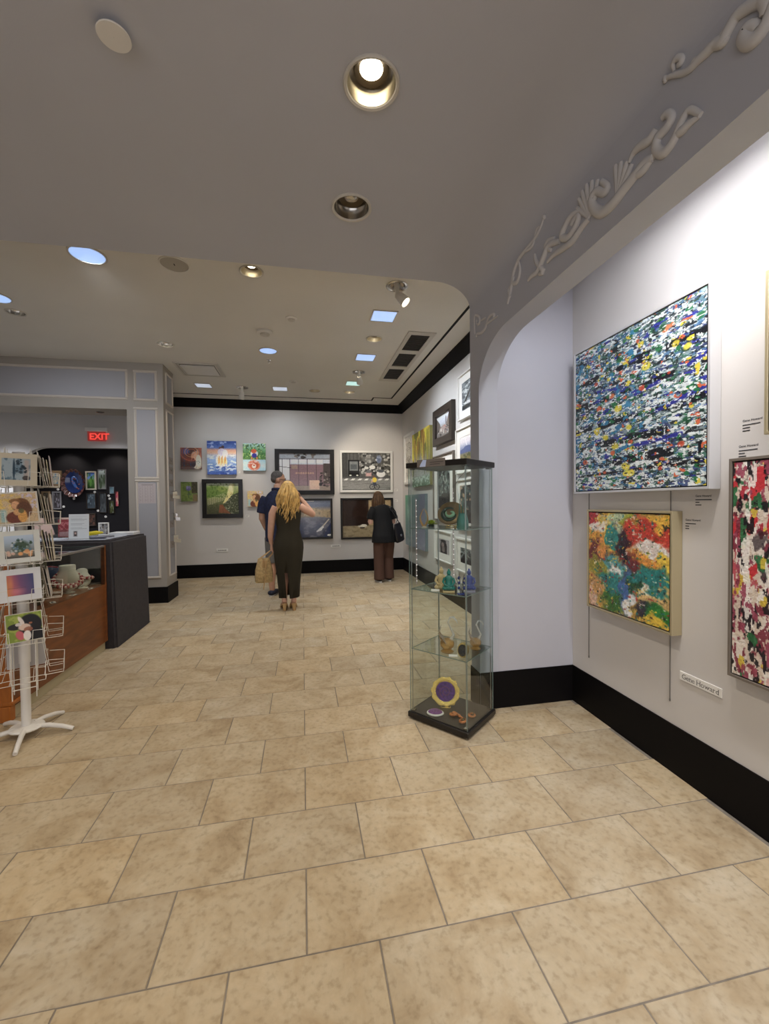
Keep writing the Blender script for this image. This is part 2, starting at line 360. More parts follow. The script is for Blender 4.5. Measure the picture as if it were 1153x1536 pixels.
# ================================================================ CEILING FIXTURES
GLOWW = mat('warm_bulb_glow', (1, 0.9, 0.7), emit=((1.0, 0.88, 0.66), 9.0))
GLOWD = mat('dim_warm_bulb', (1, 0.9, 0.75), emit=((1.0, 0.90, 0.70), 14.0))
GLOWB = mat('cool_led_glow', (0.8, 0.9, 1), emit=((0.30, 0.52, 1.0), 0.85))
GLOWG = mat('green_led_glow', (0.8, 1, 0.95), emit=((0.50, 0.88, 0.86), 0.7))
GLOWD2 = mat('grey_led_glow', (0.8, 0.85, 0.9), emit=((0.62, 0.72, 0.90), 0.6))
REFL = mat('brushed_reflector', (0.62, 0.55, 0.40), 0.3, metal=1.0)
DARKV = mat('vent_dark', (0.018, 0.016, 0.015), 0.7)
TRIMW = mat('fixture_trim', (0.56, 0.53, 0.47), 0.45)
def can(x, y, z, label, group=None, r=0.1, glow=None, power=0, colr=WARM, deep=0.062, bulb=0.036, cone=115, refl=None):
    t = thing('recessed_light', label, 'ceiling light', (x, y, z), group=group)
    MB().lathe([(r, 0.0), (r, -0.006), (r*0.96, -0.010), (r*0.88, -0.007), (r*0.85, 0.0)], 36, cap=False).build('trim_ring', TRIMW, t, 40)
    MB().lathe([(r*0.85, -0.002), (r*0.83, 0.02), (r*0.72, deep*0.85), (r*0.60, deep)], 36, cap=False).build('reflector', refl or REFL, t, 60)
    b = MB(); b.lathe([(r*0.62, deep-0.012), (r*0.60, deep-0.022), (bulb*1.02, deep-0.014), (bulb*1.0, deep+0.004), (0.001, deep+0.004)], 28, cap=False)
    b.build('socket_collar', mat('bronze_collar', (0.10, 0.075, 0.045), 0.4, metal=0.6), t, 40)
    g = MB(); g.lathe([(0.001, deep-0.024), (bulb*0.75, deep-0.022), (bulb, deep-0.014), (bulb*0.9, deep+0.002)], 24, cap=False)
    g.build('bulb', glow or CHROME, t, 60)
    if power: lamp('SPOT', (x, y, z-0.012), power, colr, cone=cone, blend=0.8, radius=0.05, parent=t)
    return t
def round_led(x, y, label, r=0.125, power=0, aim=None):
    t = thing('round_led_light', label, 'ceiling light', (x, y, ZC2), group='round cool ceiling lights')
    MB().lathe([(r, 0.0), (r, -0.006), (r*0.9, -0.008), (r*0.88, -0.002)], 36, cap=False).build('trim_ring', TRIMW, t, 40)
    MB().lathe([(r*0.88, -0.003), (0.001, -0.003)], 36, cap=False).build('diffuser', GLOWB, t)
    if power: lamp('SPOT', (x, y, ZC2-0.015), power, COOLW, target=aim, cone=120, blend=1.0, radius=0.1, parent=t)
def square_led(x, y, label, s=0.115, glow=None, power=0, aim=None):
    t = thing('square_led_light', label, 'ceiling light', (x, y, ZC2), group='square cool ceiling lights')
    f = MB(); q = s+0.012
    for a in ((-q, q, s, q), (-q, q, -q, -s), (-q, -s, -s, s), (s, q, -s, s)): f.box(a[0], a[1], a[2], a[3], -0.008, 0)
    f.build('trim_frame', TRIMW, t)
    MB().box(-s, s, -s, s, -0.003, 0.004).build('diffuser', glow or GLOWB, t)
    if power: lamp('SPOT', (x, y, ZC2-0.015), power, COOLW, target=aim, cone=120, blend=1.0, radius=0.1, parent=t)
def spot(x, y, aim, label, power, lit=True, col=WARM, cone=55):
    t = thing('spotlight', label, 'spotlight', (x, y, ZC2), group=None)
    MB().lathe([(0.10, 0.0), (0.10, -0.006), (0.085, -0.010), (0.075, -0.003), (0.07, 0.03), (0.05, 0.06), (0.001, 0.06)], 32, cap=False).build('trim_ring', CHROME, t, 50)
    d = (Vector(aim)-Vector((x, y, ZC2-0.1))).normalized(); p0 = Vector((0, 0, -0.07)); p1 = p0+d*0.13
    MB().tube([(0, 0, 0.02), (0.0, 0, -0.04), p0+d*0.02], [0.022, 0.02, 0.018], 10).build('stem', WHITEM, t, 40)
    q = d.to_track_quat('Z', 'Y').to_matrix().to_4x4()
    MB().lathe([(0.022, 0.0), (0.034, 0.012), (0.048, 0.10), (0.050, 0.125), (0.045, 0.125), (0.040, 0.105)], 24, M=Matrix.Translation(p0) @ q, cap=False).build('lamp_head', WHITEM, t, 40)
    MB().lathe([(0.001, 0.109), (0.040, 0.109)], 24, M=Matrix.Translation(p0) @ q, cap=False).build('bulb', GLOWW if lit else GLOWD, t)
    lamp('SPOT', Vector((x, y, ZC2))+p0+d*0.135, power, col, target=aim, cone=cone, blend=0.7, radius=0.03, parent=t)
K = 2.0; WASH = 52.0
can(0.259, 1.485, ZC1, 'lit recessed round downlight with glowing warm bulb in low front ceiling', glow=GLOWW, power=34*K, bulb=0.041, deep=0.062)
can(0.261, 2.114, ZC1, 'unlit chrome recessed downlight in low front ceiling', glow=CHROME, refl=CHROME)
can(-0.395, 3.733, ZC2, 'warm recessed downlight beside the round ceiling speaker', glow=GLOWD, power=40*K, group='rear ceiling downlights')
can(0.871, 4.993, ZC2, 'warm recessed downlight between two square blue ceiling lights', glow=GLOWD, power=44*K, group='rear ceiling downlights')
can(0.845, 7.443, ZC2, 'warm recessed downlight near the rear corner of the ceiling', glow=GLOWD, power=26*K, group='rear ceiling downlights')
can(0.239, 7.449, ZC2, 'chrome recessed downlight in the rear row beside a square light', glow=CHROME, group='rear ceiling downlights')
can(-1.616, 5.582, ZC2, 'small chrome recessed downlight near the panelled beam', glow=GLOWD, refl=CHROME, power=14*K, group='rear ceiling downlights')
can(-2.82, 4.92, ZC2, 'recessed downlight above the counter beside a round blue light', r=0.09, glow=CHROME, refl=CHROME)
round_led(-1.626, 3.71, 'round bluish white light beside the round ceiling speaker', 0.135, 50*K, (-2.0, 6.37, 0.6))
round_led(-2.80, 4.60, 'round bluish white light above the draped counter', 0.125, 48*K, (-3.0, 6.37, 0.8))
round_led(-0.405, 5.608, 'round bluish white light behind the smoke detector', 0.118, 45*K)
square_led(0.866, 4.376, 'large square blue light nearest the lit spotlight', 0.12, power=88*K, aim=(2.0, 4.6, 1.7))
square_led(0.863, 5.648, 'square blue light beside the triple air vent', 0.12, power=84*K, aim=(2.0, 5.8, 1.7))
square_led(0.850, 6.897, 'square greenish light behind the rear spotlight', 0.115, GLOWG, power=15*K, aim=(0.9, 8.4, 1.6))
square_led(-0.347, 7.411, 'square pale grey light in the rear row above the paintings', 0.115, GLOWD2, power=24*K, aim=(-0.35, 8.4, 1.9))
square_led(-1.576, 7.400, 'square pale light beside the column in the rear row', 0.115, GLOWD2, power=16*K, aim=(-1.5, 8.4, 1.8))
spot(0.869, 3.755, (1.95, 3.15, 1.9), 'white adjustable spotlight glowing at the edge of the low ceiling', 60*K)
spot(0.858, 6.292, (1.45, 8.39, 2.0), 'white adjustable spotlight aimed at the rear corner', 46*K)
spot(-0.969, 7.426, (-1.4, 8.39, 1.3), 'white adjustable spotlight above the small canvases on the rear wall', 26*K, lit=False)
# disc cover on the low front ceiling
t = thing('sprinkler_cover', 'flat white disc cover hung just below the low front ceiling', 'sprinkler cover', (-0.552, 1.462, ZC1))
MB().lathe([(0.001, -0.028), (0.046, -0.028), (0.048, -0.026), (0.046, -0.022), (0.001, -0.022)], 32, cap=False).build('cover_disc', WHITEM, t, 40)
s = MB(); s.lathe([(0.018, 0), (0.018, -0.01), (0.009, -0.012), (0.009, -0.022)], 16); s.build('stem', CHROME, t, 40)
# round ceiling speaker
t = thing('ceiling_speaker', 'round flush speaker grille painted like the rear ceiling', 'speaker', (-1.0, 3.73, ZC2))
MB().lathe([(0.118, 0), (0.117, -0.006), (0.108, -0.008), (0.106, -0.004)], 40, cap=False).build('rim', CEILB, t, 40)
MB().lathe([(0.106, -0.003), (0.001, -0.005)], 40, cap=False).build('grille', mat('grille', (0.46, 0.43, 0.37), 0.8, bump=(900, 0.5)), t)
MB().box(-0.004, 0.004, -0.013, 0.013, -0.0062, -0.0045).build('badge', DARKV, t)
# small round detectors
def disc(x, y, r, h, label, name='smoke_detector', cat='smoke detector'):
    t = thing(name, label, cat, (x, y, ZC2))
    MB().lathe([(r, 0), (r, -h*0.4), (r*0.9, -h*0.6)], 28).build('base', CEILB, t, 40)
    MB().lathe([(r*0.62, -h*0.55), (r*0.6, -h*0.9), (r*0.4, -h), (0.001, -h)], 24, cap=False).build('sensor_dome', TRIMW, t, 40)
disc(-0.087, 4.588, 0.062, 0.03, 'small plain round cover plate on the rear ceiling beside the detector', 'cover_plate', 'cover plate')
disc(-0.394, 4.99, 0.088, 0.05, 'beige smoke detector with a domed centre on the rear ceiling')
disc(-0.114, 6.937, 0.06, 0.025, 'small round cover plate on the ceiling near the rear wall', 'cover_plate', 'cover plate')
t = thing('fire_sprinkler', 'tiny brass sprinkler head under the round blue light', 'sprinkler', (-0.424, 5.967, ZC2))
MB().lathe([(0.03, 0), (0.028, -0.005), (0.01, -0.008), (0.008, -0.03), (0.002, -0.034)], 16).build('body', CHROME, t, 40)
MB().lathe([(0.016, -0.036), (0.016, -0.038)], 16).build('deflector', CHROME, t)
# triple air vent
t = thing('air_vent', 'long white air vent with three dark louvred grilles', 'air vent', (1.39, 5.68, ZC2))
hx, hy = 0.165, 0.98
f = MB(); cells = [(-0.90, -0.40), (-0.28, 0.24), (0.36, 0.86)]
f.box(-hx, -0.115, -hy, hy, -0.012, 0); f.box(0.115, hx, -hy, hy, -0.012, 0)
yy = [-hy]+[v for c in cells for v in c]+[hy]
for k in range(0, 8, 2): f.box(-0.115, 0.115, yy[k], yy[k+1], -0.012, 0)
f.build('frame', TRIMW, t)
for a, b in cells:
    g = MB().box(-0.115, 0.115, a, b, -0.002, 0.0).build('grille', DARKV, t)
    k = a+0.03
    while k < b-0.01:
        MB().box(-0.113, 0.113, k, k+0.012, -0.010, -0.003).build('slat', mat('vent_slat', (0.05, 0.045, 0.042), 0.5), g); k += 0.045
# square access panel near the column
t = thing('access_panel', 'white framed square ceiling diffuser panel beside the panelled column', 'air diffuser', (-1.43, 6.54, ZC2))
f = MB()
for q0, q1, zz in ((0.30, 0.27, -0.014), (0.262, 0.235, -0.010)):
    for a in ((-q0, q0, q1, q0), (-q0, q0, -q0, -q1), (-q0, -q1, -q1, q1), (q1, q0, -q1, q1)): f.box(*a, zz, 0)
f.build('frame', TRIMW, t)
MB().box(-0.225, 0.225, -0.20, 0.225, -0.018, -0.006).build('panel_plate', WHITEM, t)
MB().box(-0.235, 0.235, -0.235, 0.235, -0.004, 0).build('recess', DARKV, t)

# lamps of the alcove slot, and unseen downlights added to brighten the front zone
t = thing('linear_washer', 'long linear wall washer hidden above the alcove header', 'ceiling light', (1.43, 0.0, ZC1-0.02))
MB().box(-0.04, 0.04, -2.6, 1.9, -0.03, 0).build('housing', WHITEM, t)
MB().box(-0.03, 0.03, -2.58, 1.88, -0.032, -0.03).build('lens', mat('washer_lens', (0.9, 0.9, 0.9), emit=((1.0, 0.97, 0.95), 2.0)), t)
d = bpy.data.lights.new('lamp_light', 'AREA'); d.shape = 'RECTANGLE'; d.size = 4.4; d.size_y = 0.06; d.energy = WASH; d.color = (0.97, 0.97, 1.0)
o = bpy.data.objects.new('lamp_light', d); COL.objects.link(o); o.matrix_world = Matrix.Translation((1.43, -0.36, ZC1-0.056)) @ Matrix.Rotation(math.pi/2, 4, 'Z'); o.parent = t; o.matrix_parent_inverse = t.matrix_world.inverted()
def slot_light(y, power, col, aim, label):
    t = thing('alcove_spotlight', label, 'ceiling light', (1.36, y, ZC1-0.02))
    MB().lathe([(0.03, 0), (0.03, -0.05), (0.028, -0.05), (0.025, -0.01)], 20, cap=False).build('housing', WHITEM, t, 40)
    MB().lathe([(0.025, -0.03), (0.001, -0.03)], 20, cap=False).build('bulb', GLOWD, t)
    lamp('SPOT', (1.36, y, ZC1-0.075), power, col, target=aim, cone=110, blend=1.0, radius=0.05, parent=t)
slot_light(1.25, 24*K, NEUT, (1.80, 1.35, 1.7), 'small alcove spotlight hidden above the header near the large painting')
slot_light(2.1, 1.2*K, COOL, (1.55, 2.57, 1.4), 'small cool alcove spotlight hidden above the header near the end wall')
for x, y in FRONT_HOLES[2:]:
    can(x, y, ZC1, 'added unseen downlight in the low front ceiling behind the viewer', glow=GLOWD, power=15*K, group='added front ceiling downlights')
# ================================================================ PICTURES
class Pt:
    """small painter: colours are sRGB 0-255, u to the right and v up, both 0..1; the result becomes a colour attribute on a fine canvas grid"""
    def __init__(self, n, m, base, seed=1):
        self.n, self.m = n, m; self.rg = np.random.RandomState(seed)
        self.u, self.v = np.meshgrid((np.arange(n)+0.5)/n, (np.arange(m)+0.5)/m)
        self.img = np.zeros((m, n, 3)); self.img[:] = base
    def noise(self, sx, sy=None, oct=4, gain=0.5):
        sy = sy or sx; out = np.zeros((self.m, self.n)); a = 1.0; tot = 0
        for _ in range(oct):
            gx, gy = max(2, int(sx)+2), max(2, int(sy)+2); g = self.rg.rand(gy+1, gx+1)
            x = self.u*(gx-1); y = self.v*(gy-1); xi = x.astype(int); yi = y.astype(int); fx = x-xi; fy = y-yi
            fx = fx*fx*(3-2*fx); fy = fy*fy*(3-2*fy)
            out += a*((g[yi, xi]*(1-fx)+g[yi, xi+1]*fx)*(1-fy)+(g[yi+1, xi]*(1-fx)+g[yi+1, xi+1]*fx)*fy); tot += a
            a *= gain; sx *= 2; sy *= 2
        return out/tot
    def mix(self, col, a):
        a = np.clip(a, 0, 1)[..., None]; self.img = self.img*(1-a)+np.asarray(col, float)*a; return self
    def layer(self, col, sx, sy, thr, soft=0.03, mask=1.0, oct=4):
        nz = self.noise(sx, sy, oct); q = np.quantile(nz, thr); return self.mix(col, np.clip((nz-q)/soft, 0, 1)*mask)
    def grad(self, stops):
        for c in range(3): self.img[..., c] = np.interp(self.v, [s[0] for s in stops], [s[1][c] for s in stops])
        return self
    def rect(self, u0, u1, v0, v1, col, a=1.0, s=0.01):
        k = np.clip((self.u-u0)/s, 0, 1)*np.clip((u1-self.u)/s, 0, 1)*np.clip((self.v-v0)/s, 0, 1)*np.clip((v1-self.v)/s, 0, 1); return self.mix(col, k*a)
    def ell(self, cu, cv, ru, rv, col, a=1.0, s=0.15, rot=0.0):
        x = self.u-cu; y = self.v-cv; c, t = math.cos(rot), math.sin(rot); X = x*c+y*t; Y = -x*t+y*c
        d = np.sqrt((X/ru)**2+(Y/rv)**2); return self.mix(col, np.clip((1-d)/s, 0, 1)*a)
    def ring(self, cu, cv, ru, rv, w, col, a=1.0):
        d = np.sqrt(((self.u-cu)/ru)**2+((self.v-cv)/rv)**2); return self.mix(col, np.clip(1-np.abs(d-1)/w, 0, 1)*a)
    def poly(self, pts, col, a=1.0):
        ins = np.zeros(self.u.shape, bool); n = len(pts)
        for i in range(n):
            x0, y0 = pts[i]; x1, y1 = pts[(i+1) % n]
            if abs(y1-y0) < 1e-9: continue
            c = ((y0 > self.v) != (y1 > self.v)) & (self.u < (x1-x0)*(self.v-y0)/(y1-y0)+x0); ins ^= c
        return self.mix(col, ins*a)
    def line(self, p, q, w, col, a=1.0):
        px, py = q[0]-p[0], q[1]-p[1]; L = px*px+py*py+1e-9
        t = np.clip(((self.u-p[0])*px+(self.v-p[1])*py)/L, 0, 1)
        d = np.hypot(self.u-p[0]-t*px, self.v-p[1]-t*py); return self.mix(col, np.clip((w-d)/(w*0.5), 0, 1)*a)
    def blobs(self, k, cols, r, box=(0, 1, 0, 1), asp=1.0, a=0.9):
        for _ in range(k):
            cu = box[0]+(box[1]-box[0])*self.rg.rand(); cv = box[2]+(box[3]-box[2])*self.rg.rand(); q = r*(0.5+self.rg.rand())
            self.ell(cu, cv, q*asp, q, cols[self.rg.randint(len(cols))], a, 0.35, self.rg.rand()*0.6-0.3)
        return self
    def grain(self, amt, sx=60, sy=60):
        self.img *= (1+amt*(self.noise(sx, sy, 2)-0.5)*2)[..., None]; return self
def art_mat(name, rough=0.55, bump=0.0, spec=0.3):
    if name in MATS: return MATS[name]
    m = bpy.data.materials.new(name); m.use_nodes = True; nt = m.node_tree; b = nt.nodes['Principled BSDF']
    a = nt.nodes.new('ShaderNodeAttribute'); a.attribute_name = 'paint'; nt.links.new(a.outputs['Color'], b.inputs['Base Color'])
    b.inputs['Roughness'].default_value = rough; b.inputs['Specular IOR Level'].default_value = spec
    tc = nt.nodes.new('ShaderNodeTexCoord'); n = nt.nodes.new('ShaderNodeTexNoise'); n.inputs['Scale'].default_value = 90; nt.links.new(tc.outputs['Object'], n.inputs['Vector'])
    if bump:
        bp = nt.nodes.new('ShaderNodeBump'); bp.inputs['Strength'].default_value = bump; bp.inputs['Distance'].default_value = 0.006
        nt.links.new(n.outputs['Fac'], bp.inputs['Height']); nt.links.new(bp.outputs['Normal'], b.inputs['Normal'])
    MATS[name] = m; return m
PAINT = art_mat('painted_canvas', 0.5, 0.25); OIL = art_mat('thick_oil_paint', 0.38, 0.6, 0.45); PHOTO = art_mat('glazed_photograph', 0.12, 0.0, 0.6); CARDM = art_mat('printed_card', 0.35)
def canvas(name, p, w, h, y, material, parent, M=None):
    """grid in the local XZ plane at local y, facing -Y, painted by p"""
    n, m = p.n, p.m; us = np.linspace(-w/2, w/2, n+1); vs = np.linspace(-h/2, h/2, m+1)
    V = [(float(a), y, float(b)) for b in vs for a in us]
    if M is not None: V = [tuple(M @ Vector(q)) for q in V]
    Fs = [(j*(n+1)+i, j*(n+1)+i+1, (j+1)*(n+1)+i+1, (j+1)*(n+1)+i) for j in range(m) for i in range(n)]
    me = bpy.data.meshes.new(name); me.from_pydata(V, [], Fs); me.materials.append(material)
    at_ = me.color_attributes.new('paint', 'FLOAT_COLOR', 'CORNER')
    c = lin(np.clip(p.img.reshape(-1, 3)/255.0, 0, 1)); c = np.clip((c*0.88+c.mean(1, keepdims=True)*0.12)*ART_GAIN, 0, 0.86); c4 = np.concatenate([c, np.ones((len(c), 1))], 1)
    at_.data.foreach_set('color', np.repeat(c4, 4, axis=0).astype(np.float32).ravel())
    o = bpy.data.objects.new(name, me); COL.objects.link(o)
    if parent is not None: o.parent = parent
    return o
def frame_mesh(w, h, fw, fd, lip=0.004):
    """mitred moulding around a w x h outer rectangle, back at y=0, front at y=-fd"""
    mb = MB(); o = [(-w/2, -h/2), (w/2, -h/2), (w/2, h/2), (-w/2, h/2)]; i = [(-w/2+fw, -h/2+fw), (w/2-fw, -h/2+fw), (w/2-fw, h/2-fw), (-w/2+fw, h/2-fw)]
    def inset(k): return [(x-math.copysign(k, x), z-math.copysign(k, z)) for x, z in o]
    rings = [(o, 0.0), (o, -fd+lip), (inset(lip), -fd), (inset(fw-lip), -fd), (i, -fd+lip*1.5), (i, 0.0)]
    vs = [(x, y, z) for r, y in rings for x, z in r]; fs = []
    for a in range(len(rings)-1):
        for k in range(4): k2 = (k+1) % 4; fs.append((a*4+k, a*4+k2, a*4+4+k2, a*4+4+k))
    mb.add(vs, fs); return mb
BLKF = mat('black_frame', (0.012, 0.011, 0.011), 0.3); WHTF = mat('white_frame', (0.74, 0.73, 0.70), 0.4); MATB = mat('mat_board', (0.76, 0.74, 0.70), 0.8)
SILV = mat('silver_frame', (0.62, 0.62, 0.63), 0.35, metal=0.35); GOLDF = mat('champagne_frame', (0.47, 0.40, 0.25), 0.35, metal=0.45); TANF = mat('taupe_frame', (0.16, 0.135, 0.11), 0.5); GAP = mat('dark_gap', (0.01, 0.01, 0.01), 0.8)
DKF = mat('dark_walnut_frame', (0.035, 0.026, 0.020), 0.35)
RB = -math.pi/2   # rotation for pictures on walls facing -X
def place(c, rz): return Matrix.Translation(c) @ Matrix.Rotation(rz, 4, 'Z')
def picture(name, label, cat, c, w, h, rz, p, style='canvas', d=0.035, fw=0.03, fmat=None, mw=0.0, surf=None, group=None, edge=None):
    t = thing(name, label, cat, group=group, M=place(c, rz))
    if style == 'canvas':
        e = edge or tuple(float(v)*0.8 for v in lin(np.clip(p.img.mean((0, 1))/255, 0, 1)))
        mb = MB().box(-w/2, w/2, -d, 0, -h/2, h/2); mb.build('stretcher_edge', mat('edge_'+name+str(len(MATS)), e, 0.7), t)
        canvas('canvas', p, w, h, -d-0.0008, surf or PAINT, t)
    elif style == 'floater':
        frame_mesh(w, h, fw, d, 0.001).build('frame', fmat, t)
        MB().box(-w/2+fw, w/2-fw, -d*0.55, 0, -h/2+fw, h/2-fw).build('backing', GAP, t)
        g = 0.006; canvas('canvas', p, w-2*fw-2*g, h-2*fw-2*g, -d+0.003, surf or OIL, t)
        MB().box(-w/2+fw+g, w/2-fw-g, -d+0.004, -d*0.55, -h/2+fw+g, h/2-fw-g).build('stretcher_edge', GAP, t)
    else:
        frame_mesh(w, h, fw, d).build('frame', fmat, t)
        MB().box(-w/2+fw*0.7, w/2-fw*0.7, -d*0.35, 0, -h/2+fw*0.7, h/2-fw*0.7).build('backing', GAP, t)
        iw, ih = w-2*fw, h-2*fw
        if mw:
            mb = frame_mesh(iw, ih, mw, d*0.5, 0.001); mb.build('mat_board', MATB, t); iw -= 2*mw; ih -= 2*mw
        canvas('print', p, iw, ih, -d*0.42, surf or PHOTO, t)
    return t
def back_rect(x0, y0, x1, y1, Y=YB):
    a = at(x0, (y0+y1)/2, Y=Y); b = at(x1, (y0+y1)/2, Y=Y); c = at((x0+x1)/2, y0, Y=Y); e = at((x0+x1)/2, y1, Y=Y)
    return Vector(((a.x+b.x)/2, YB-0.001, (c.z+e.z)/2)), b.x-a.x, c.z-e.z
def side_rect(x0, ya0, yb0, x1, ya1, yb1, X=XR-0.02):
    """left edge x0 from ya0 to yb0, right edge x1 from ya1 to yb1 on the right-hand wall"""
    a, b, c, e = at(x0, ya0, X=X), at(x0, yb0, X=X), at(x1, ya1, X=X), at(x1, yb1, X=X)
    zt = (a.z+c.z)/2; zb = (b.z+e.z)/2
    return Vector((XR-0.001, (a.y+c.y)/2, (zt+zb)/2)), abs(a.y-c.y), zt-zb

ART_GAIN = 1.4   # the photograph's print tones over the light that falls on them
# ---- rear wall
def art_swirl():
    p = Pt(44, 44, (92, 62, 58), 3); p.layer((60, 70, 96), 5, 5, 0.5, 0.1); p.rect(0, 1, 0, 0.12, (120, 92, 84), 0.7)
    p.ell(0.80, 0.42, 0.30, 0.46, (214, 198, 176)); p.ell(0.95, 0.75, 0.2, 0.3, (150, 120, 110), 0.8); p.ell(0.66, 0.60, 0.17, 0.24, (196, 150, 122)); p.ell(0.62, 0.30, 0.12, 0.22, (70, 58, 66))
    p.ell(0.22, 0.84, 0.26, 0.20, (62, 98, 180), 0.9, 0.5)
    for k in range(5): p.ring(0.52, 0.80, 0.20+0.11*k, 0.14+0.085*k, 0.16, [(214, 112, 62), (226, 146, 92), (170, 74, 46), (205, 98, 62), (150, 80, 70)][k], 0.8*(1 if k < 4 else 0.5))
    p.ell(0.72, 0.58, 0.09, 0.17, (205, 160, 132)); p.ell(0.86, 0.40, 0.14, 0.30, (226, 214, 194), 0.9); p.layer((70, 90, 96), 18, 18, 0.86, 0.05, (p.v < 0.4)*0.6); return p.grain(0.12)
def art_couple():
    p = Pt(60, 70, (60, 96, 170), 5); p.grad([(0, (46, 78, 158)), (0.2, (92, 128, 188)), (0.45, (124, 156, 200)), (0.58, (176, 176, 190)), (0.66, (222, 168, 134)), (0.74, (206, 150, 130)), (0.80, (74, 108, 178)), (1, (36, 66, 140))])
    p.layer((214, 222, 232), 6, 22, 0.72, 0.08, (p.v < 0.58)*0.7); p.layer((34, 62, 142), 7, 16, 0.70, 0.08, 0.7*((p.v < 0.35)+(p.v > 0.8))); p.layer((190, 205, 226), 5, 12, 0.75, 0.06, (p.v > 0.8)*0.6)
    p.ell(0.48, 0.43, 0.20, 0.22, (222, 214, 204), 0.9); p.ell(0.46, 0.78, 0.065, 0.05, (104, 64, 60)); p.ell(0.54, 0.82, 0.055, 0.05, (70, 52, 60)); p.ell(0.50, 0.67, 0.15, 0.12, (196, 190, 214), 0.95); p.ell(0.62, 0.62, 0.10, 0.14, (226, 222, 232), 0.8)
    for k in range(9): p.ell(0.38+0.035*k, 0.40+0.05*math.sin(k*2.1), 0.022, 0.13, [(214, 172, 96), (196, 140, 66), (232, 206, 150)][k % 3], 0.9)
    p.layer((210, 220, 235), 8, 30, 0.8, 0.05, ((p.v > 0.12) & (p.v < 0.35))*0.7); return p.grain(0.12)
def art_reflect():
    p = Pt(48, 58, (120, 160, 110), 6); p.grad([(0, (150, 190, 222)), (0.2, (186, 214, 232)), (0.40, (160, 196, 214)), (0.42, (84, 124, 62)), (0.6, (74, 128, 64)), (0.78, (104, 158, 110)), (1, (172, 208, 210))])
    p.layer((52, 92, 48), 16, 18, 0.6, 0.08, (p.v > 0.42)*0.8); p.layer((190, 214, 120), 20, 20, 0.8, 0.05, (p.v > 0.4)*0.7)
    p.ell(0.5, 0.63, 0.18, 0.13, (226, 226, 230)); p.ell(0.5, 0.56, 0.12, 0.09, (52, 48, 150)); p.ell(0.48, 0.72, 0.13, 0.085, (210, 92, 46)); p.ell(0.38, 0.46, 0.04, 0.06, (196, 120, 74)); p.ell(0.62, 0.46, 0.04, 0.06, (196, 120, 74))
    p.ell(0.48, 0.20, 0.31, 0.22, (188, 82, 48), 0.95, 0.3); p.ring(0.48, 0.20, 0.22, 0.17, 0.2, (214, 124, 82), 0.8); p.ell(0.48, 0.17, 0.10, 0.09, (232, 206, 186)); p.ell(0.48, 0.20, 0.05, 0.03, (180, 70, 60)); p.layer((208, 226, 240), 6, 30, 0.72, 0.06, (p.v < 0.4)*0.5); return p.grain(0.1)
def art_flower():
    p = Pt(38, 44, (112, 130, 66), 8); p.layer((92, 112, 56), 5, 6, 0.5, 0.12); p.rect(0.66, 1, 0.40, 1, (58, 54, 40)); p.layer((90, 84, 60), 14, 14, 0.6, 0.1, (p.u > 0.66)*(p.v > 0.4)*0.8); p.rect(0.72, 1, 0, 0.36, (112, 92, 66), 0.9)
    p.line((0.47, 0.55), (0.47, 0.18), 0.03, (70, 92, 60)); p.ell(0.47, 0.66, 0.17, 0.13, (88, 84, 130)); p.ell(0.40, 0.72, 0.07, 0.09, (126, 122, 168)); p.ell(0.54, 0.71, 0.07, 0.09, (108, 104, 150)); p.ell(0.5, 0.36, 0.16, 0.05, (80, 96, 70), 0.8); return p.grain(0.15)
def art_path():
    p = Pt(84, 76, (110, 120, 60), 9); p.grad([(0, (70, 66, 46)), (0.3, (84, 88, 56)), (0.6, (116, 130, 66)), (0.85, (150, 164, 104)), (1, (176, 188, 176))])
    p.poly([(0.45, 0.0), (1, 0.0), (1, 0.70), (0.80, 0.62), (0.50, 0.30)], (66, 72, 52)); p.ell(0.22, 0.72, 0.48, 0.24, (96, 124, 52), 0.95, 0.35); p.ell(0.48, 0.80, 0.2, 0.12, (128, 146, 66), 0.8, 0.5)
    p.poly([(0.60, 0.55), (0.72, 0.95), (0.88, 0.98), (0.82, 0.66), (0.66, 0.45), (0.56, 0.35), (0.5, 0.34)], (226, 208, 140), 0.85); p.ell(0.78, 0.85, 0.12, 0.16, (236, 224, 172), 0.8, 0.6)
    for k in range(13): u = 0.04+k*0.044; p.line((u, 0.28+0.015*k), (u, 0.50+0.016*k), 0.008, (206, 196, 160), 0.9)
    p.layer((62, 70, 44), 24, 24, 0.66, 0.06, 0.7*((p.v < 0.32)|(p.u > 0.62))*(p.v < 0.66)); p.layer((182, 182, 150), 34, 34, 0.86, 0.04, 0.7*(p.u > 0.5)*(p.v < 0.6)); p.layer((70, 96, 34), 22, 20, 0.66, 0.06, 0.7*(p.v > 0.52)*(p.u < 0.66))
    p.poly([(0.36, 0.04), (0.75, 0.0), (0.58, 0.16), (0.50, 0.30), (0.40, 0.30)], (128, 74, 46), 0.9); p.ell(0.86, 0.88, 0.08, 0.2, (120, 134, 84), 0.6, 0.6); return p.grain(0.15)
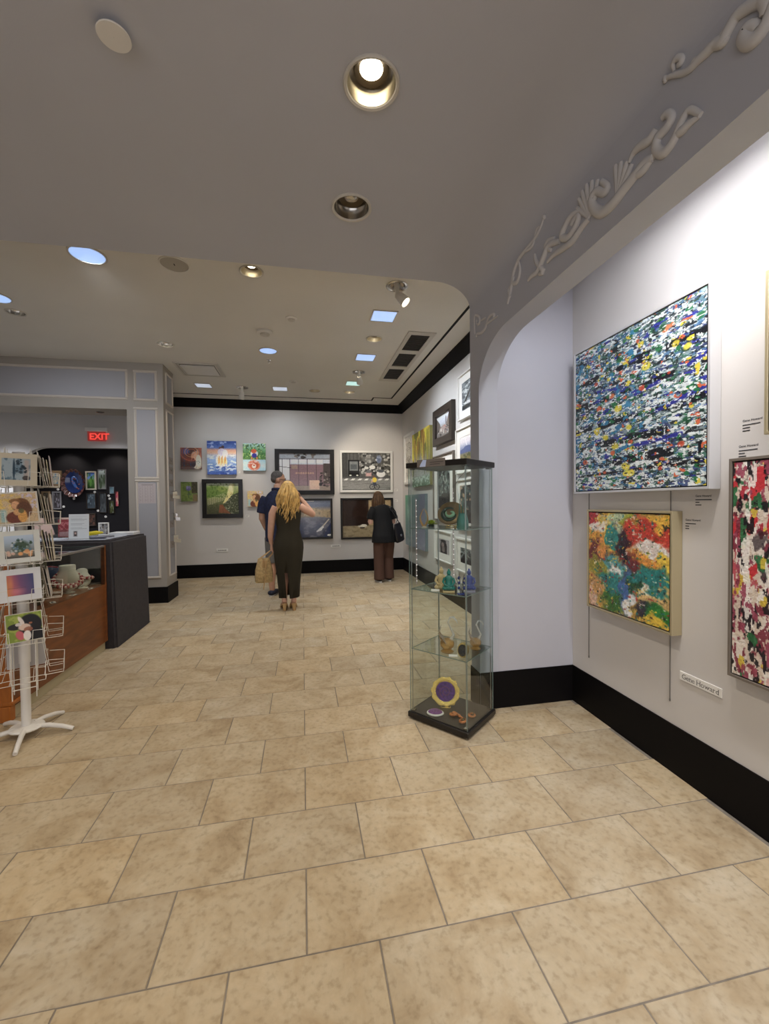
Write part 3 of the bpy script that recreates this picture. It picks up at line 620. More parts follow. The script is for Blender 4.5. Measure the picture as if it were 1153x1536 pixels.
def art_bust(n=40, m=42):
    p = Pt(n, m, (196, 170, 130), 11); p.layer((214, 182, 90), 12, 14, 0.5, 0.08, 0.9*(p.u < 0.6)*(p.v > 0.45)); p.layer((196, 186, 210), 16, 16, 0.55, 0.1, 0.9*(p.u > 0.55)*(p.v > 0.45)); p.rect(0, 0.24, 0, 0.5, (140, 180, 184), 0.9, 0.08)
    p.ell(0.58, 0.60, 0.26, 0.25, (112, 74, 44)); p.ell(0.44, 0.74, 0.16, 0.09, (136, 92, 52), 0.9); p.ell(0.45, 0.60, 0.12, 0.15, (208, 156, 112)); p.ell(0.66, 0.42, 0.22, 0.30, (96, 60, 40), 0.95); p.ell(0.42, 0.18, 0.26, 0.22, (110, 58, 44))
    p.ell(0.60, 0.22, 0.13, 0.24, (206, 150, 70)); p.ell(0.47, 0.36, 0.10, 0.12, (200, 150, 96)); p.ell(0.58, 0.40, 0.08, 0.09, (84, 88, 56), 0.8); return p.grain(0.15)
def art_window():
    p = Pt(96, 72, (126, 100, 104), 12); p.rect(0, 1, 0.86, 1, (150, 156, 164)); p.rect(0, 1, 0.70, 0.86, (186, 190, 198)); p.rect(0, 0.21, 0.28, 0.84, (214, 216, 224)); p.rect(0.20, 0.86, 0.14, 0.70, (134, 104, 110))
    for k in range(4): p.rect(0.22+0.165*k, 0.365+0.165*k, 0.74, 0.845, (226, 224, 228))
    for v in (0.56, 0.42, 0.28): p.rect(0.22, 0.85, v, v+0.012, (116, 84, 92), 0.7)
    for k in range(8): p.ell(0.33+0.047*k, 0.47, 0.022, 0.03, (186, 146, 124), 0.8)
    for u in (0.055, 0.205, 0.375, 0.55, 0.72): p.line((u, 0.02), (u, 0.86), 0.006, (52, 44, 44))
    p.line((0, 0.65), (0.3, 0.60), 0.008, (56, 46, 46)); p.line((0, 0.85), (1, 0.85), 0.01, (64, 58, 58)); p.rect(0.23, 0.36, 0.58, 0.69, (162, 136, 116), 0.8); p.rect(0.86, 1, 0.18, 0.74, (74, 66, 64)); p.rect(0.58, 0.79, 0.02, 0.28, (212, 172, 146)); p.rect(0, 1, 0, 0.13, (150, 136, 118), 0.8); p.rect(0.58, 0.79, 0.02, 0.28, (210, 172, 148), 0.9)
    p.blobs(30, [(40, 36, 36), (150, 140, 130), (90, 80, 76)], 0.03, (0.80, 1, 0.12, 0.5)); p.blobs(12, [(60, 54, 52), (110, 98, 90)], 0.035, (0.2, 0.7, 0.88, 0.99)); return p.grain(0.08)
def art_street():
    p = Pt(112, 86, (96, 96, 96), 13); p.grad([(0, (128, 128, 126)), (0.30, (120, 120, 118)), (0.34, (70, 70, 70)), (1, (86, 86, 84))])
    p.blobs(120, [(30, 30, 30), (160, 160, 158), (70, 70, 70), (120, 118, 112), (200, 200, 196)], 0.035, (0.34, 1, 0.42, 1.0)); p.rect(0, 0.12, 0.36, 1, (62, 62, 62), 0.8)
    for k in range(14): u = 0.01+0.075*k; p.line((u, 0.45), (u, 1.0), 0.008, (44, 44, 44), 0.7)
    p.rect(0.40, 0.66, 0.72, 1, (142, 142, 138), 0.5, 0.1); p.ell(0.76, 0.84, 0.06, 0.12, (108, 124, 160), 0.7)
    p.rect(0.12, 0.36, 0.36, 0.82, (34, 34, 36)); p.rect(0.15, 0.33, 0.52, 0.78, (112, 116, 118)); p.rect(0.17, 0.31, 0.56, 0.70, (78, 84, 88)); p.rect(0.13, 0.35, 0.40, 0.48, (24, 24, 24)); p.ell(0.17, 0.40, 0.025, 0.02, (190, 190, 180)); p.ell(0.31, 0.40, 0.025, 0.02, (190, 190, 180))
    p.rect(0.47, 0.62, 0.36, 0.50, (176, 138, 136), 1, 0.03); p.rect(0.50, 0.59, 0.46, 0.55, (90, 92, 96)); p.ell(0.80, 0.44, 0.10, 0.10, (214, 214, 212)); p.ell(0.80, 0.52, 0.07, 0.05, (74, 78, 84)); p.ell(0.62, 0.62, 0.07, 0.06, (206, 206, 202)); p.ell(0.50, 0.60, 0.05, 0.04, (186, 186, 182)); p.ell(0.44, 0.56, 0.04, 0.04, (170, 170, 168))
    for k in range(7): p.poly([(0.03+0.14*k, 0.27), (0.10+0.14*k, 0.27), (0.13+0.14*k, 0.31), (0.07+0.14*k, 0.31)], (214, 214, 210), 0.9)
    p.layer((96, 96, 94), 3, 40, 0.6, 0.1, (p.v < 0.25)*0.7); p.rect(0, 1, 0, 0.03, (60, 60, 58), 0.7)
    p.ring(0.615, 0.09, 0.05, 0.065, 0.2, (24, 24, 26)); p.ring(0.715, 0.09, 0.05, 0.065, 0.2, (24, 24, 26)); p.line((0.615, 0.09), (0.69, 0.16), 0.008, (30, 30, 32)); p.line((0.69, 0.16), (0.715, 0.09), 0.008, (30, 30, 32)); p.ell(0.665, 0.17, 0.04, 0.06, (56, 60, 74)); p.ell(0.665, 0.28, 0.05, 0.075, (226, 186, 44)); p.line((0.63, 0.28), (0.60, 0.21), 0.014, (196, 150, 120)); p.ell(0.645, 0.365, 0.024, 0.03, (110, 70, 50)); return p.grain(0.1)
def art_harbor():
    p = Pt(84, 66, (74, 78, 96), 14); p.grad([(0, (40, 46, 70)), (0.3, (62, 68, 90)), (0.52, (96, 98, 112)), (0.6, (150, 132, 104)), (0.72, (170, 150, 116)), (0.84, (104, 110, 128)), (1, (112, 124, 150))])
    p.layer((122, 120, 132), 7, 9, 0.55, 0.15, (p.v < 0.56)*0.6); p.poly([(0.3, 0.60), (0.62, 0.80), (0.9, 0.70), (1, 0.72), (1, 0.52), (0.75, 0.56)], (170, 148, 112), 0.9); p.layer((120, 108, 90), 16, 14, 0.6, 0.08, ((p.v > 0.55) & (p.v < 0.8))*0.7); p.rect(0.45, 1, 0.82, 0.92, (92, 104, 134), 0.7, 0.06)
    p.line((0.72, 0.16), (0.84, 0.30), 0.024, (206, 204, 204)); p.line((0.84, 0.30), (0.96, 0.48), 0.018, (186, 176, 160)); p.poly([(0.70, 0.14), (0.80, 0.17), (0.86, 0.28), (0.80, 0.28)], (214, 214, 216), 0.9); p.poly([(0.84, 0.0), (1, 0.0), (1, 0.4)], (34, 44, 84), 0.8); p.ell(0.97, 0.05, 0.05, 0.03, (214, 206, 196)); p.rect(0.44, 0.66, 0.965, 0.995, (236, 240, 250)); return p.grain(0.1)
def art_brown():
    p = Pt(80, 64, (44, 32, 27), 15); p.layer((56, 42, 34), 4, 4, 0.5, 0.2, 0.7); p.rect(0, 1, 0, 0.31, (142, 128, 98)); p.layer((116, 102, 76), 12, 18, 0.6, 0.1, (p.v < 0.31)*0.7); p.rect(0.52, 1, 0.30, 1, (176, 152, 108), 0.9, 0.02); p.rect(0.05, 0.50, 0.33, 0.99, (40, 28, 24), 0.8)
    p.ell(0.40, 0.29, 0.10, 0.035, (186, 178, 158)); p.ell(0.43, 0.315, 0.07, 0.03, (206, 200, 184)); p.ell(0.40, 0.25, 0.06, 0.015, (40, 30, 26)); p.layer((132, 116, 86), 12, 12, 0.6, 0.1, (p.u > 0.54)*0.6); return p.grain(0.08)
def bp(name, label, rect, p, **k):
    c, w, h = back_rect(*rect); return picture(name, label, 'painting' if k.get('style', 'canvas') == 'canvas' else 'framed picture', c, w, h, 0.0, p, **k)
bp('canvas_painting', 'small square canvas of a profile face with swirling orange hair', (271.5, 672, 302.7, 704), art_swirl())
bp('canvas_painting', 'tall blue canvas of a couple standing in sunset surf', (311.3, 662, 354.8, 712), art_couple(), d=0.045)
bp('canvas_painting', 'bright canvas of a red haired figure over its round reflection in water', (364.8, 665.7, 398.5, 706.3), art_reflect(), d=0.045)
bp('canvas_painting', 'small green canvas of a purple flower beside a dark trunk', (272, 723, 296.4, 752), art_flower())
bp('framed_painting', 'black framed painting of a red path through sunlit woods', (304, 719, 364.4, 776.7), art_path(), style='frame', fw=0.075, d=0.06, fmat=BLKF, surf=PAINT)
bp('canvas_painting', 'small canvas of a dark haired figure in profile behind the man', (371.4, 736.5, 394.5, 760), art_bust())
bp('framed_photograph', 'wide black framed picture of a pink shopfront seen through window panes', (412.4, 674.3, 501, 742), art_window(), style='frame', fw=0.082, d=0.05, fmat=BLKF)
bp('framed_photograph', 'white framed black and white street picture with a yellow shirted cyclist', (509.3, 676.6, 588.3, 738.6), art_street(), style='frame', fw=0.045, d=0.045, fmat=WHTF)
bp('framed_photograph', 'thin black framed picture of a slate blue shoreline behind the blonde woman', (420, 748, 498.6, 808.8), art_harbor(), style='frame', fw=0.038, d=0.04, fmat=BLKF)
bp('framed_photograph', 'thin black framed picture of a dark brown doorway over pale ground', (510.7, 747, 589, 808), art_brown(), style='frame', fw=0.036, d=0.04, fmat=BLKF)

# ---- right-hand rear wall
def art_arches():
    p = Pt(40, 90, (206, 200, 188), 16); p.rect(0.05, 0.95, 0.05, 0.95, (196, 190, 176))
    for k in range(5): r = 0.46-0.085*k; p.ring(0.5, 0.62, r, r*0.62, 0.07/(r+0.1)*0.4, (70, 66, 60)); p.line((0.5-r, 0.06), (0.5-r, 0.62), 0.02, (84, 80, 72)); p.line((0.5+r, 0.06), (0.5+r, 0.62), 0.02, (84, 80, 72))
    p.layer((120, 114, 104), 18, 30, 0.7, 0.08, 0.6); p.ell(0.5, 0.44, 0.10, 0.08, (90, 84, 76)); return p.grain(0.1)
def art_yellow():
    p = Pt(60, 80, (170, 150, 40), 17); p.grad([(0, (70, 98, 74)), (0.16, (120, 140, 124)), (0.2, (150, 152, 148)), (0.5, (140, 140, 130)), (0.66, (176, 158, 60)), (1, (206, 176, 30))]); nz = p.noise(16, 2, 3)
    p.mix((150, 104, 24), (np.clip((nz-0.52)/0.05, 0, 1))*(p.v > 0.2)*np.clip((p.v-0.25)*1.6, 0, 1)); p.mix((232, 206, 40), np.clip((p.noise(18, 2, 2)-0.56)/0.04, 0, 1)*(p.v > 0.35)*0.9); p.mix((84, 92, 40), np.clip((p.noise(14, 2, 2)-0.60)/0.04, 0, 1)*(p.v > 0.2)*0.8); p.rect(0.80, 1, 0.2, 1, (112, 112, 38), 0.65, 0.06); p.ell(0.45, 0.30, 0.3, 0.3, (168, 168, 168), 0.6, 0.7)
    p.layer((186, 206, 196), 12, 24, 0.7, 0.08, (p.v < 0.17)*0.8); return p.grain(0.1)
def art_town():
    p = Pt(50, 64, (120, 116, 114), 18); p.grad([(0, (104, 98, 94)), (0.35, (132, 124, 120)), (0.6, (176, 182, 192)), (1, (206, 214, 226))]); p.poly([(0, 0.2), (0.30, 0.40), (0.24, 0.62), (0.0, 0.92)], (96, 88, 82)); p.poly([(1, 0.1), (0.66, 0.36), (0.74, 0.70), (0.86, 0.95), (1, 0.97)], (112, 100, 92)); p.ell(0.66, 0.66, 0.05, 0.22, (110, 104, 106)); p.ell(0.5, 0.40, 0.2, 0.12, (150, 132, 126))
    p.blobs(40, [(70, 64, 62), (176, 168, 160), (132, 112, 104), (90, 86, 90)], 0.05, (0.1, 0.9, 0.05, 0.45)); p.ell(0.58, 0.44, 0.03, 0.03, (186, 90, 70)); return p.grain(0.12)
def art_rocks():
    p = Pt(60, 60, (120, 128, 132), 19); p.layer((86, 92, 96), 5, 12, 0.5, 0.12); p.layer((176, 182, 184), 6, 14, 0.7, 0.1); p.poly([(0.1, 0.25), (0.3, 0.3), (0.95, 0.98), (0.8, 1.0), (0.5, 0.66)], (58, 58, 58), 0.9); p.rect(0, 1, 0, 0.2, (48, 48, 50), 0.9, 0.05); p.ell(0.5, 0.22, 0.4, 0.05, (206, 206, 206), 0.7); return p.grain(0.15)
def art_mountain():
    p = Pt(60, 60, (190, 186, 190), 20); p.grad([(0, (92, 84, 54)), (0.3, (108, 100, 62)), (0.42, (88, 94, 100)), (0.6, (120, 128, 160)), (0.8, (192, 188, 196)), (1, (206, 202, 204))]); nz = p.noise(6, 1, 3); p.mix((64, 78, 124), ((p.v > 0.4) & (p.v < 0.46+0.25*nz))*0.95); p.layer((60, 66, 40), 12, 12, 0.55, 0.1, (p.v < 0.42)*0.8); p.line((0.3, 1), (0.42, 0.66), 0.03, (224, 220, 224), 0.6); return p.grain(0.1)
def art_dark(seed, hi=(150, 156, 150)):
    p = Pt(44, 70, (40, 42, 42), seed); p.layer((84, 96, 92), 5, 9, 0.45, 0.12, (p.v > 0.3)*0.9); p.layer(hi, 9, 12, 0.74, 0.08, (p.v > 0.35)*0.8); p.rect(0, 1, 0, 0.3, (30, 28, 30), 0.9, 0.05); return p.grain(0.15)
def art_teal():
    p = Pt(56, 72, (120, 132, 140), 22); g = np.clip(p.u*1.25-0.05+0.2*(p.noise(3, 3)-0.5), 0, 1)[..., None]; t = np.clip(p.v, 0, 1)[..., None]
    p.img = (1-g)*(np.array([84, 150, 118])*t+np.array([112, 130, 140])*(1-t))+g*(np.array([92, 98, 122])*t+np.array([128, 128, 150])*(1-t)); p.ell(0.2, 0.66, 0.14, 0.2, (170, 206, 196), 0.6, 0.9); p.layer((150, 160, 168), 3, 9, 0.7, 0.2, 0.4); return p.grain(0.06)
def art_woman():
    p = Pt(44, 54, (156, 150, 152), 23); p.ell(0.52, 0.48, 0.30, 0.44, (44, 38, 40), 1, 0.12); p.rect(0.26, 0.80, 0, 0.4, (46, 40, 42)); p.ell(0.46, 0.60, 0.13, 0.18, (140, 124, 122)); p.ell(0.5, 0.30, 0.14, 0.24, (120, 108, 108), 0.9); p.ell(0.50, 0.86, 0.26, 0.10, (52, 46, 48)); return p.grain(0.1)
def sp(name, label, rect, p, **k):
    c, w, h = side_rect(*rect); return picture(name, label, 'painting' if k.get('style', 'canvas') == 'canvas' else 'framed picture', c, w, h, RB, p, **k)
sp('framed_print', 'tall white framed drawing of nested arches in the rear corner', (606.5, 654, 724, 619.5, 647, 729), art_arches(), style='frame', fw=0.05, mw=0.05, d=0.04, fmat=WHTF)
sp('canvas_painting', 'golden yellow canvas of streaky tree trunks over grey water', (620.3, 652, 727, 646.7, 639, 732), art_yellow(), d=0.05)
sp('framed_painting', 'dark walnut framed picture of an old town street with a tower', (652.2, 617, 668.5, 681, 600.6, 662), art_town(), style='frame', fw=0.105, d=0.06, fmat=DKF)
sp('framed_print', 'highest white framed picture of dark rocks and pale water beside the pier', (687.5, 569, 630.4, 722, 536, 618), art_rocks(), style='frame', fw=0.02, mw=0.09, d=0.04, fmat=WHTF)
sp('framed_print', 'white framed picture of blue mountains above a brown meadow', (684.4, 645, 708, 721, 630, 710), art_mountain(), style='frame', fw=0.02, mw=0.10, d=0.04, fmat=WHTF)
sp('framed_print', 'large white matted dark landscape in a taupe frame behind the glass case', (650.6, 685.5, 775, 681.5, 675.5, 788), art_dark(21), style='frame', fw=0.022, mw=0.16, d=0.045, fmat=TANF)
sp('canvas_painting', 'soft teal and lilac grey abstract canvas low on the rear right wall', (610, 742.5, 815, 639.6, 741, 828), art_teal(), d=0.05)
sp('framed_print', 'white framed portrait print of a dark haired woman near the floor', (652, 796, 838, 678, 797, 847), art_woman(), style='frame', fw=0.02, mw=0.10, d=0.04, fmat=WHTF)
sp('framed_print', 'white framed grey sketch hung lowest beside the pier', (685, 805, 850, 716, 812, 874), art_dark(25, (176, 182, 186)), style='frame', fw=0.025, mw=0.10, d=0.04, fmat=WHTF)
sp('framed_print', 'white framed moody print seen behind the top shelf of the case', (686, 719, 790, 720, 716, 800), art_dark(26, (186, 150, 120)), style='frame', fw=0.02, mw=0.06, d=0.04, fmat=WHTF)

ART_GAIN = 1.05
# ---- alcove paintings (thick oil, floater frames)
def art_big():
    p = Pt(250, 245, (206, 220, 216), 31); d = p.u*0.10   # strokes climb slightly to the right
    def st(col, sx, sy, thr, soft=0.02, mask=1.0, oct=4): p.layer(col, sx, sy, thr, soft, mask, oct)
    st((120, 142, 150), 14, 34, 0.50, 0.05); st((28, 92, 128), 12, 24, 0.66, 0.03, 0.35+0.65*(p.u < 0.5)); st((34, 64, 52), 16, 34, 0.66, 0.02, 0.9); st((226, 236, 238), 13, 34, 0.60, 0.02, 0.9); st((30, 34, 40), 12, 40, 0.70, 0.02, 0.95); st((56, 70, 120), 16, 40, 0.78, 0.02, 0.9)
    st((150, 172, 176), 24, 60, 0.72, 0.03, 0.8); st((224, 232, 230), 24, 62, 0.76, 0.02, 0.9); st((34, 44, 50), 34, 80, 0.88, 0.02, 0.85); st((60, 112, 92), 28, 60, 0.88, 0.02, 0.85); st((70, 120, 170), 26, 70, 0.90, 0.02, 0.8)
    for v0, w in ((0.76, 0.022), (0.60, 0.016), (0.43, 0.02), (0.30, 0.02), (0.17, 0.024), (0.10, 0.01)):
        nz = p.noise(9, 3, 3); p.mix((18, 20, 28), np.clip((w*2.0*nz*1.1-np.abs(p.v-v0-d*0.3))/0.006, 0, 1)*(p.noise(14, 4, 3) > 0.42)*0.95)
    for u0, u1, v0 in ((0.55, 0.72, 0.575), (0.42, 0.86, 0.255), (0.84, 0.99, 0.47), (0.70, 0.84, 0.44), (0.9, 1.0, 0.64)): p.line((u0, v0), (u1, v0+0.03), 0.014, (32, 38, 150), 0.95)
    st((226, 206, 30), 20, 30, 0.965, 0.01, 0.95, 3); st((220, 96, 44), 22, 34, 0.965, 0.01, 0.95, 3); st((30, 116, 66), 18, 28, 0.94, 0.01, 0.95, 3); st((36, 128, 172), 16, 26, 0.92, 0.015, 0.95*(p.u < 0.62), 3); st((34, 44, 156), 12, 46, 0.955, 0.01, 0.95, 3)
    p.blobs(16, [(226, 206, 26), (236, 220, 50)], 0.020, (0.3, 0.95, 0.08, 0.92), 1.4); p.blobs(16, [(222, 92, 40), (206, 70, 34), (230, 120, 60)], 0.016, (0.05, 0.95, 0.1, 0.97), 1.4); p.blobs(10, [(40, 130, 176), (30, 110, 160)], 0.02, (0.0, 0.5, 0.2, 0.8), 1.6); p.blobs(14, [(30, 110, 60), (24, 84, 50)], 0.018, (0.4, 1, 0.1, 0.95), 1.3)
    st((236, 242, 240), 40, 90, 0.88, 0.02, 0.9); st((26, 30, 36), 46, 100, 0.93, 0.015, 0.8); return p
def art_color():
    p = Pt(170, 165, (190, 150, 60), 32)
    regs = [(0.08, 0.93, 0.20, 0.12, (176, 30, 44)), (0.24, 0.92, 0.10, 0.14, (222, 178, 40)), (0.10, 0.84, 0.15, 0.05, (232, 220, 206)), (0.40, 0.92, 0.18, 0.12, (176, 196, 160)), (0.58, 0.90, 0.10, 0.14, (150, 160, 40)), (0.75, 0.80, 0.30, 0.16, (190, 44, 26)), (0.92, 0.94, 0.14, 0.08, (222, 170, 34)), (0.12, 0.70, 0.18, 0.12, (216, 150, 36)), (0.14, 0.58, 0.18, 0.10, (104, 36, 40)), (0.45, 0.72, 0.12, 0.14, (48, 28, 44)), (0.33, 0.76, 0.07, 0.10, (34, 132, 128)), (0.82, 0.66, 0.22, 0.09, (230, 222, 214)), (0.76, 0.56, 0.28, 0.07, (222, 142, 40)), (0.93, 0.58, 0.10, 0.08, (226, 190, 40)), (0.54, 0.50, 0.12, 0.14, (104, 30, 44)), (0.80, 0.40, 0.28, 0.12, (20, 122, 124)), (0.34, 0.46, 0.18, 0.12, (70, 150, 160)), (0.36, 0.42, 0.08, 0.05, (228, 224, 214)), (0.12, 0.42, 0.20, 0.12, (150, 142, 36)), (0.30, 0.30, 0.22, 0.12, (26, 128, 132)), (0.12, 0.20, 0.16, 0.12, (196, 142, 74)), (0.05, 0.10, 0.10, 0.12, (214, 176, 150)), (0.34, 0.12, 0.16, 0.12, (52, 108, 36)), (0.54, 0.22, 0.10, 0.20, (58, 100, 168)), (0.56, 0.12, 0.07, 0.12, (226, 226, 220)), (0.62, 0.30, 0.08, 0.10, (30, 72, 44)), (0.75, 0.28, 0.10, 0.06, (226, 224, 206)), (0.74, 0.12, 0.10, 0.10, (42, 40, 62)), (0.84, 0.22, 0.22, 0.09, (210, 176, 110)), (0.90, 0.10, 0.18, 0.10, (36, 122, 46)), (0.90, 0.02, 0.20, 0.06, (222, 184, 30)), (0.22, 0.62, 0.08, 0.06, (226, 146, 54)), (0.50, 0.62, 0.06, 0.08, (30, 24, 34))]
    du = (p.noise(10, 10, 5)-0.5)*0.22; dv = (p.noise(10, 10, 5)-0.5)*0.22; u0, v0 = p.u, p.v; p.u = u0+du; p.v = v0+dv
    for cu, cv, ru, rv, c in regs: p.ell(cu, cv, ru*1.15, rv*1.15, c, 0.95, 0.35)
    p.u, p.v = u0, v0
    for c, t in (((226, 190, 50), 0.86), ((30, 40, 44), 0.87), ((214, 206, 190), 0.88), ((24, 120, 124), 0.88), ((176, 40, 32), 0.90), ((60, 110, 40), 0.90)): p.layer(c, 22, 30, 0.5+0.5*t+0.015, 0.04, 0.75)
    return p.grain(0.25, 50, 50)
def art_red():
    p = Pt(150, 190, (214, 204, 192), 33); p.layer((176, 40, 58), 15, 12, 0.60, 0.03, np.clip(0.25+p.v*1.1, 0, 1)); p.layer((120, 34, 54), 22, 17, 0.66, 0.03, 0.9); p.layer((40, 28, 36), 17, 13, 0.68, 0.03, np.clip(1.3-p.v*1.0, 0.25, 1)); p.layer((206, 190, 172), 30, 20, 0.66, 0.03, 0.95); p.layer((190, 32, 44), 16, 9, 0.80, 0.02, p.v > 0.4)
    p.layer((34, 104, 58), 14, 10, 0.88, 0.02, 0.9); p.layer((206, 180, 40), 15, 12, 0.91, 0.02, 0.9); p.layer((226, 222, 214), 22, 12, 0.80, 0.02, 0.9); p.layer((24, 20, 26), 24, 18, 0.86, 0.02, 0.9); p.layer((150, 60, 84), 26, 20, 0.86, 0.02, 0.9); return p
def art_edge():
    p = Pt(110, 110, (120, 120, 60), 34); p.grad([(0, (196, 164, 30)), (0.3, (170, 130, 40)), (0.38, (190, 96, 40)), (0.5, (200, 110, 60)), (0.58, (40, 44, 50)), (0.7, (60, 84, 60)), (0.82, (150, 160, 40)), (1, (140, 160, 160))]); p.layer((34, 44, 46), 12, 12, 0.66, 0.03, 0.9); p.layer((214, 190, 50), 14, 14, 0.80, 0.03, 0.9); p.layer((50, 110, 90), 14, 14, 0.84, 0.03, 0.9); p.layer((206, 206, 200), 20, 20, 0.87, 0.02, 0.9); return p
def ap(label, y0, y1, z0, z1, p, fmat, d=0.058, fw=0.012):
    return picture('abstract_painting', label, 'painting', Vector((XA-0.0015, (y0+y1)/2, (z0+z1)/2)), y1-y0, z1-z0, RB, p, style='floater', d=d, fw=fw, fmat=fmat)
ap('large abstract of blue white and black streaks with orange flecks in silver frame', 1.540, 2.480, 1.424, 2.338, art_big(), SILV)
ap('square multicoloured abstract of red yellow teal and green in champagne frame', 1.728, 2.352, 0.712, 1.322, art_color(), GOLDF)
ap('tall crimson and white splattered abstract in a thin dark frame', 0.80, 1.466, 0.626, 1.548, art_red(), TANF, d=0.045)
ap('golden and black abstract in champagne frame above the crimson one', 0.60, 1.326, 1.628, 2.258, art_edge(), GOLDF, d=0.05)

# ---- wall text, plates, wires, outlet
INK = mat('print_ink', (0.03, 0.03, 0.035), 0.7)
def text_mesh(txt, size, depth=0.0, bold=0.0):
    cu = bpy.data.curves.new('t', 'FONT'); cu.body = txt; cu.size = size; cu.extrude = depth; cu.offset = bold; cu.align_x = 'LEFT'
    o = bpy.data.objects.new('t', cu); COL.objects.link(o); dg = bpy.context.evaluated_depsgraph_get()
    me = bpy.data.meshes.new_from_object(o.evaluated_get(dg)); bpy.data.objects.remove(o, do_unlink=True); return me
def lettering(name, txt, size, M, parent, material=None, bold=0.0):
    """flat letters in local XZ, facing -Y"""
    me = text_mesh(txt, size, 0.0, bold); me.transform(M @ Matrix.Rotation(math.pi/2, 4, 'X')); me.materials.append(material or INK)
    o = bpy.data.objects.new(name, me); COL.objects.link(o); o.parent = parent; return o
def caption(y, z, label, lines=('Gene Howard', 0.05, 0.022, 0.02)):
    t = thing('wall_caption', label, 'caption', M=place(Vector((XA-0.0004, y, z)), RB))
    lettering('caption_title', lines[0], 0.0135, Matrix.Translation((0, -0.0004, 0)), t, bold=0.0002)
    for k, w in enumerate(lines[1:]): MB().box(0, w, -0.0005, 0, -0.013-0.012*k-0.0025, -0.013-0.012*k+0.0015).build('caption_line', INK, t)
caption(1.447, 1.70, 'tiny black wall caption beside the golden black painting', ('Gene Howard', 0.07, 0.03, 0.03)); caption(1.462, 1.595, 'tiny black wall caption just above the crimson painting', ('Gene Howard', 0.075, 0.025, 0.03))
caption(1.660, 1.390, 'tiny black wall caption under the large streaked painting', ('Gene Howard', 0.08, 0.02, 0.03)); caption(1.712, 1.276, 'tiny black wall caption beside the square multicoloured painting', ('Gene Howard', 0.055, 0.02, 0.02))
t = thing('name_plate', 'white name plate reading Gene Howard low on the alcove wall', 'name plate', M=place(Vector((XA-0.0004, 1.628, 0.514)), RB))
MB().cbox(-0.106, 0.106, -0.006, 0, -0.0215, 0.0215, 0.0015).build('plate', mat('plate_white', (0.78, 0.77, 0.74), 0.4), t)
def serif_text(txt, size, x0, y, zb, parent):
    """book lettering: thin glyphs with small feet at their stems"""
    x = x0; feet = {'n': 'bL bR tl', 'H': 'bL bR TL TR', 'w': 'tl tr', 'r': 'bL tl', 'd': 'bR TR', 'G': 'mr', 'a': 'bR'}
    for ch in txt:
        if ch == ' ': x += size*0.24; continue
        me = text_mesh(ch, size, 0.0, -0.0002); xs = [v.co.x for v in me.vertices]; ys = [v.co.y for v in me.vertices]; a, b, h = min(xs), max(xs), max(ys); k = size*0.035
        me.transform(Matrix.Translation((x-a, y, zb)) @ Matrix.Rotation(math.pi/2, 4, 'X')); me.materials.append(INK); o = bpy.data.objects.new('letter', me); COL.objects.link(o); o.parent = parent
        mb = MB(); w = b-a
        for f in feet.get(ch, '').split():
            xx = x+(k if f[1] in 'lL' else w-k); zz = zb+(0 if f[0] == 'b' else h if f[0] in 'Tt' else h*0.45)
            mb.box(xx-size*0.085, xx+size*0.085, y-0.0001, y+0.0003, zz-size*0.016, zz+size*0.016)
        if mb.v: mb.build('serif', INK, o)
        x += w+size*0.085
    return x
serif_text('Gene Howard', 0.033, -0.092, -0.0066, -0.0115, t)
WIRE = mat('hanging_rail', (0.20, 0.19, 0.18), 0.4, metal=0.6)
for y, z0, z1, lb in ((2.405, 0.356, 1.43, 'thin vertical picture hanging wire nearer the alcove corner'), (1.792, 0.357, 1.43, 'thin vertical picture hanging wire ending beside the name plate')):
    t = thing('hanging_wire', lb, 'wire', M=place(Vector((XA-0.004, y, z0)), RB))
    MB().tube([(0, 0, 0), (0, 0, z1-z0)], 0.0022, 6).build('wire', WIRE, t); MB().lathe([(0.0035, 0), (0.0035, 0.012)], 8).build('end_ferrule', WIRE, t)
for rect, lb in (((324.5, 823, 342, 827.8), 'small white name plate under the black framed woodland painting'), ((496, 817, 511, 821), 'small white name plate under the thin black framed pictures')):
    c, w_, h_ = back_rect(*rect); t = thing('name_plate', lb, 'name plate', M=place(c, 0))
    MB().cbox(-w_/2, w_/2, -0.006, 0, -h_/2, h_/2, 0.0015).build('plate', mat('plate_white', (0.78, 0.77, 0.74), 0.4), t)
    for k in range(9): MB().box(-w_*0.34+k*w_*0.08, -w_*0.34+k*w_*0.08+w_*0.05, -0.0065, -0.006, -h_*0.14, h_*0.16).build('plate_lettering', INK, t)
c, w_, h_ = back_rect(586, 817.4, 591.4, 826)
t = thing('wall_outlet', 'white double wall outlet near the rear corner', 'outlet', M=place(c, 0))
MB().cbox(-w_/2, w_/2, -0.006, 0, -h_/2, h_/2, 0.002).build('cover_plate', WHTF, t)
for s_ in (-1, 1): MB().cbox(-w_*0.25, w_*0.25, -0.009, -0.005, s_*h_*0.22-h_*0.13, s_*h_*0.22+h_*0.13, 0.001).build('socket', MATB, t)
for px_, py_, lb in ((357.5, 708, 'small caption card beside the tall blue canvas'), (371, 774, 'small caption card beside the black framed woodland painting'), (594, 735, 'small caption card beside the white framed street picture'), (594, 751, 'small caption card beside the dark doorway picture')):
    c = at(px_, py_, Y=YB); c.y = YB-0.0005; t = thing('caption_card', lb, 'caption', M=place(c, 0)); MB().box(-0.035, 0.035, -0.001, 0, -0.022, 0.022).build('card', MATB, t)
    for k in range(3): MB().box(-0.028, 0.02-0.008*k, -0.0014, -0.001, 0.008-0.011*k, 0.012-0.011*k).build('caption_line', mat('faint_ink', (0.25, 0.25, 0.25), 0.7), t)
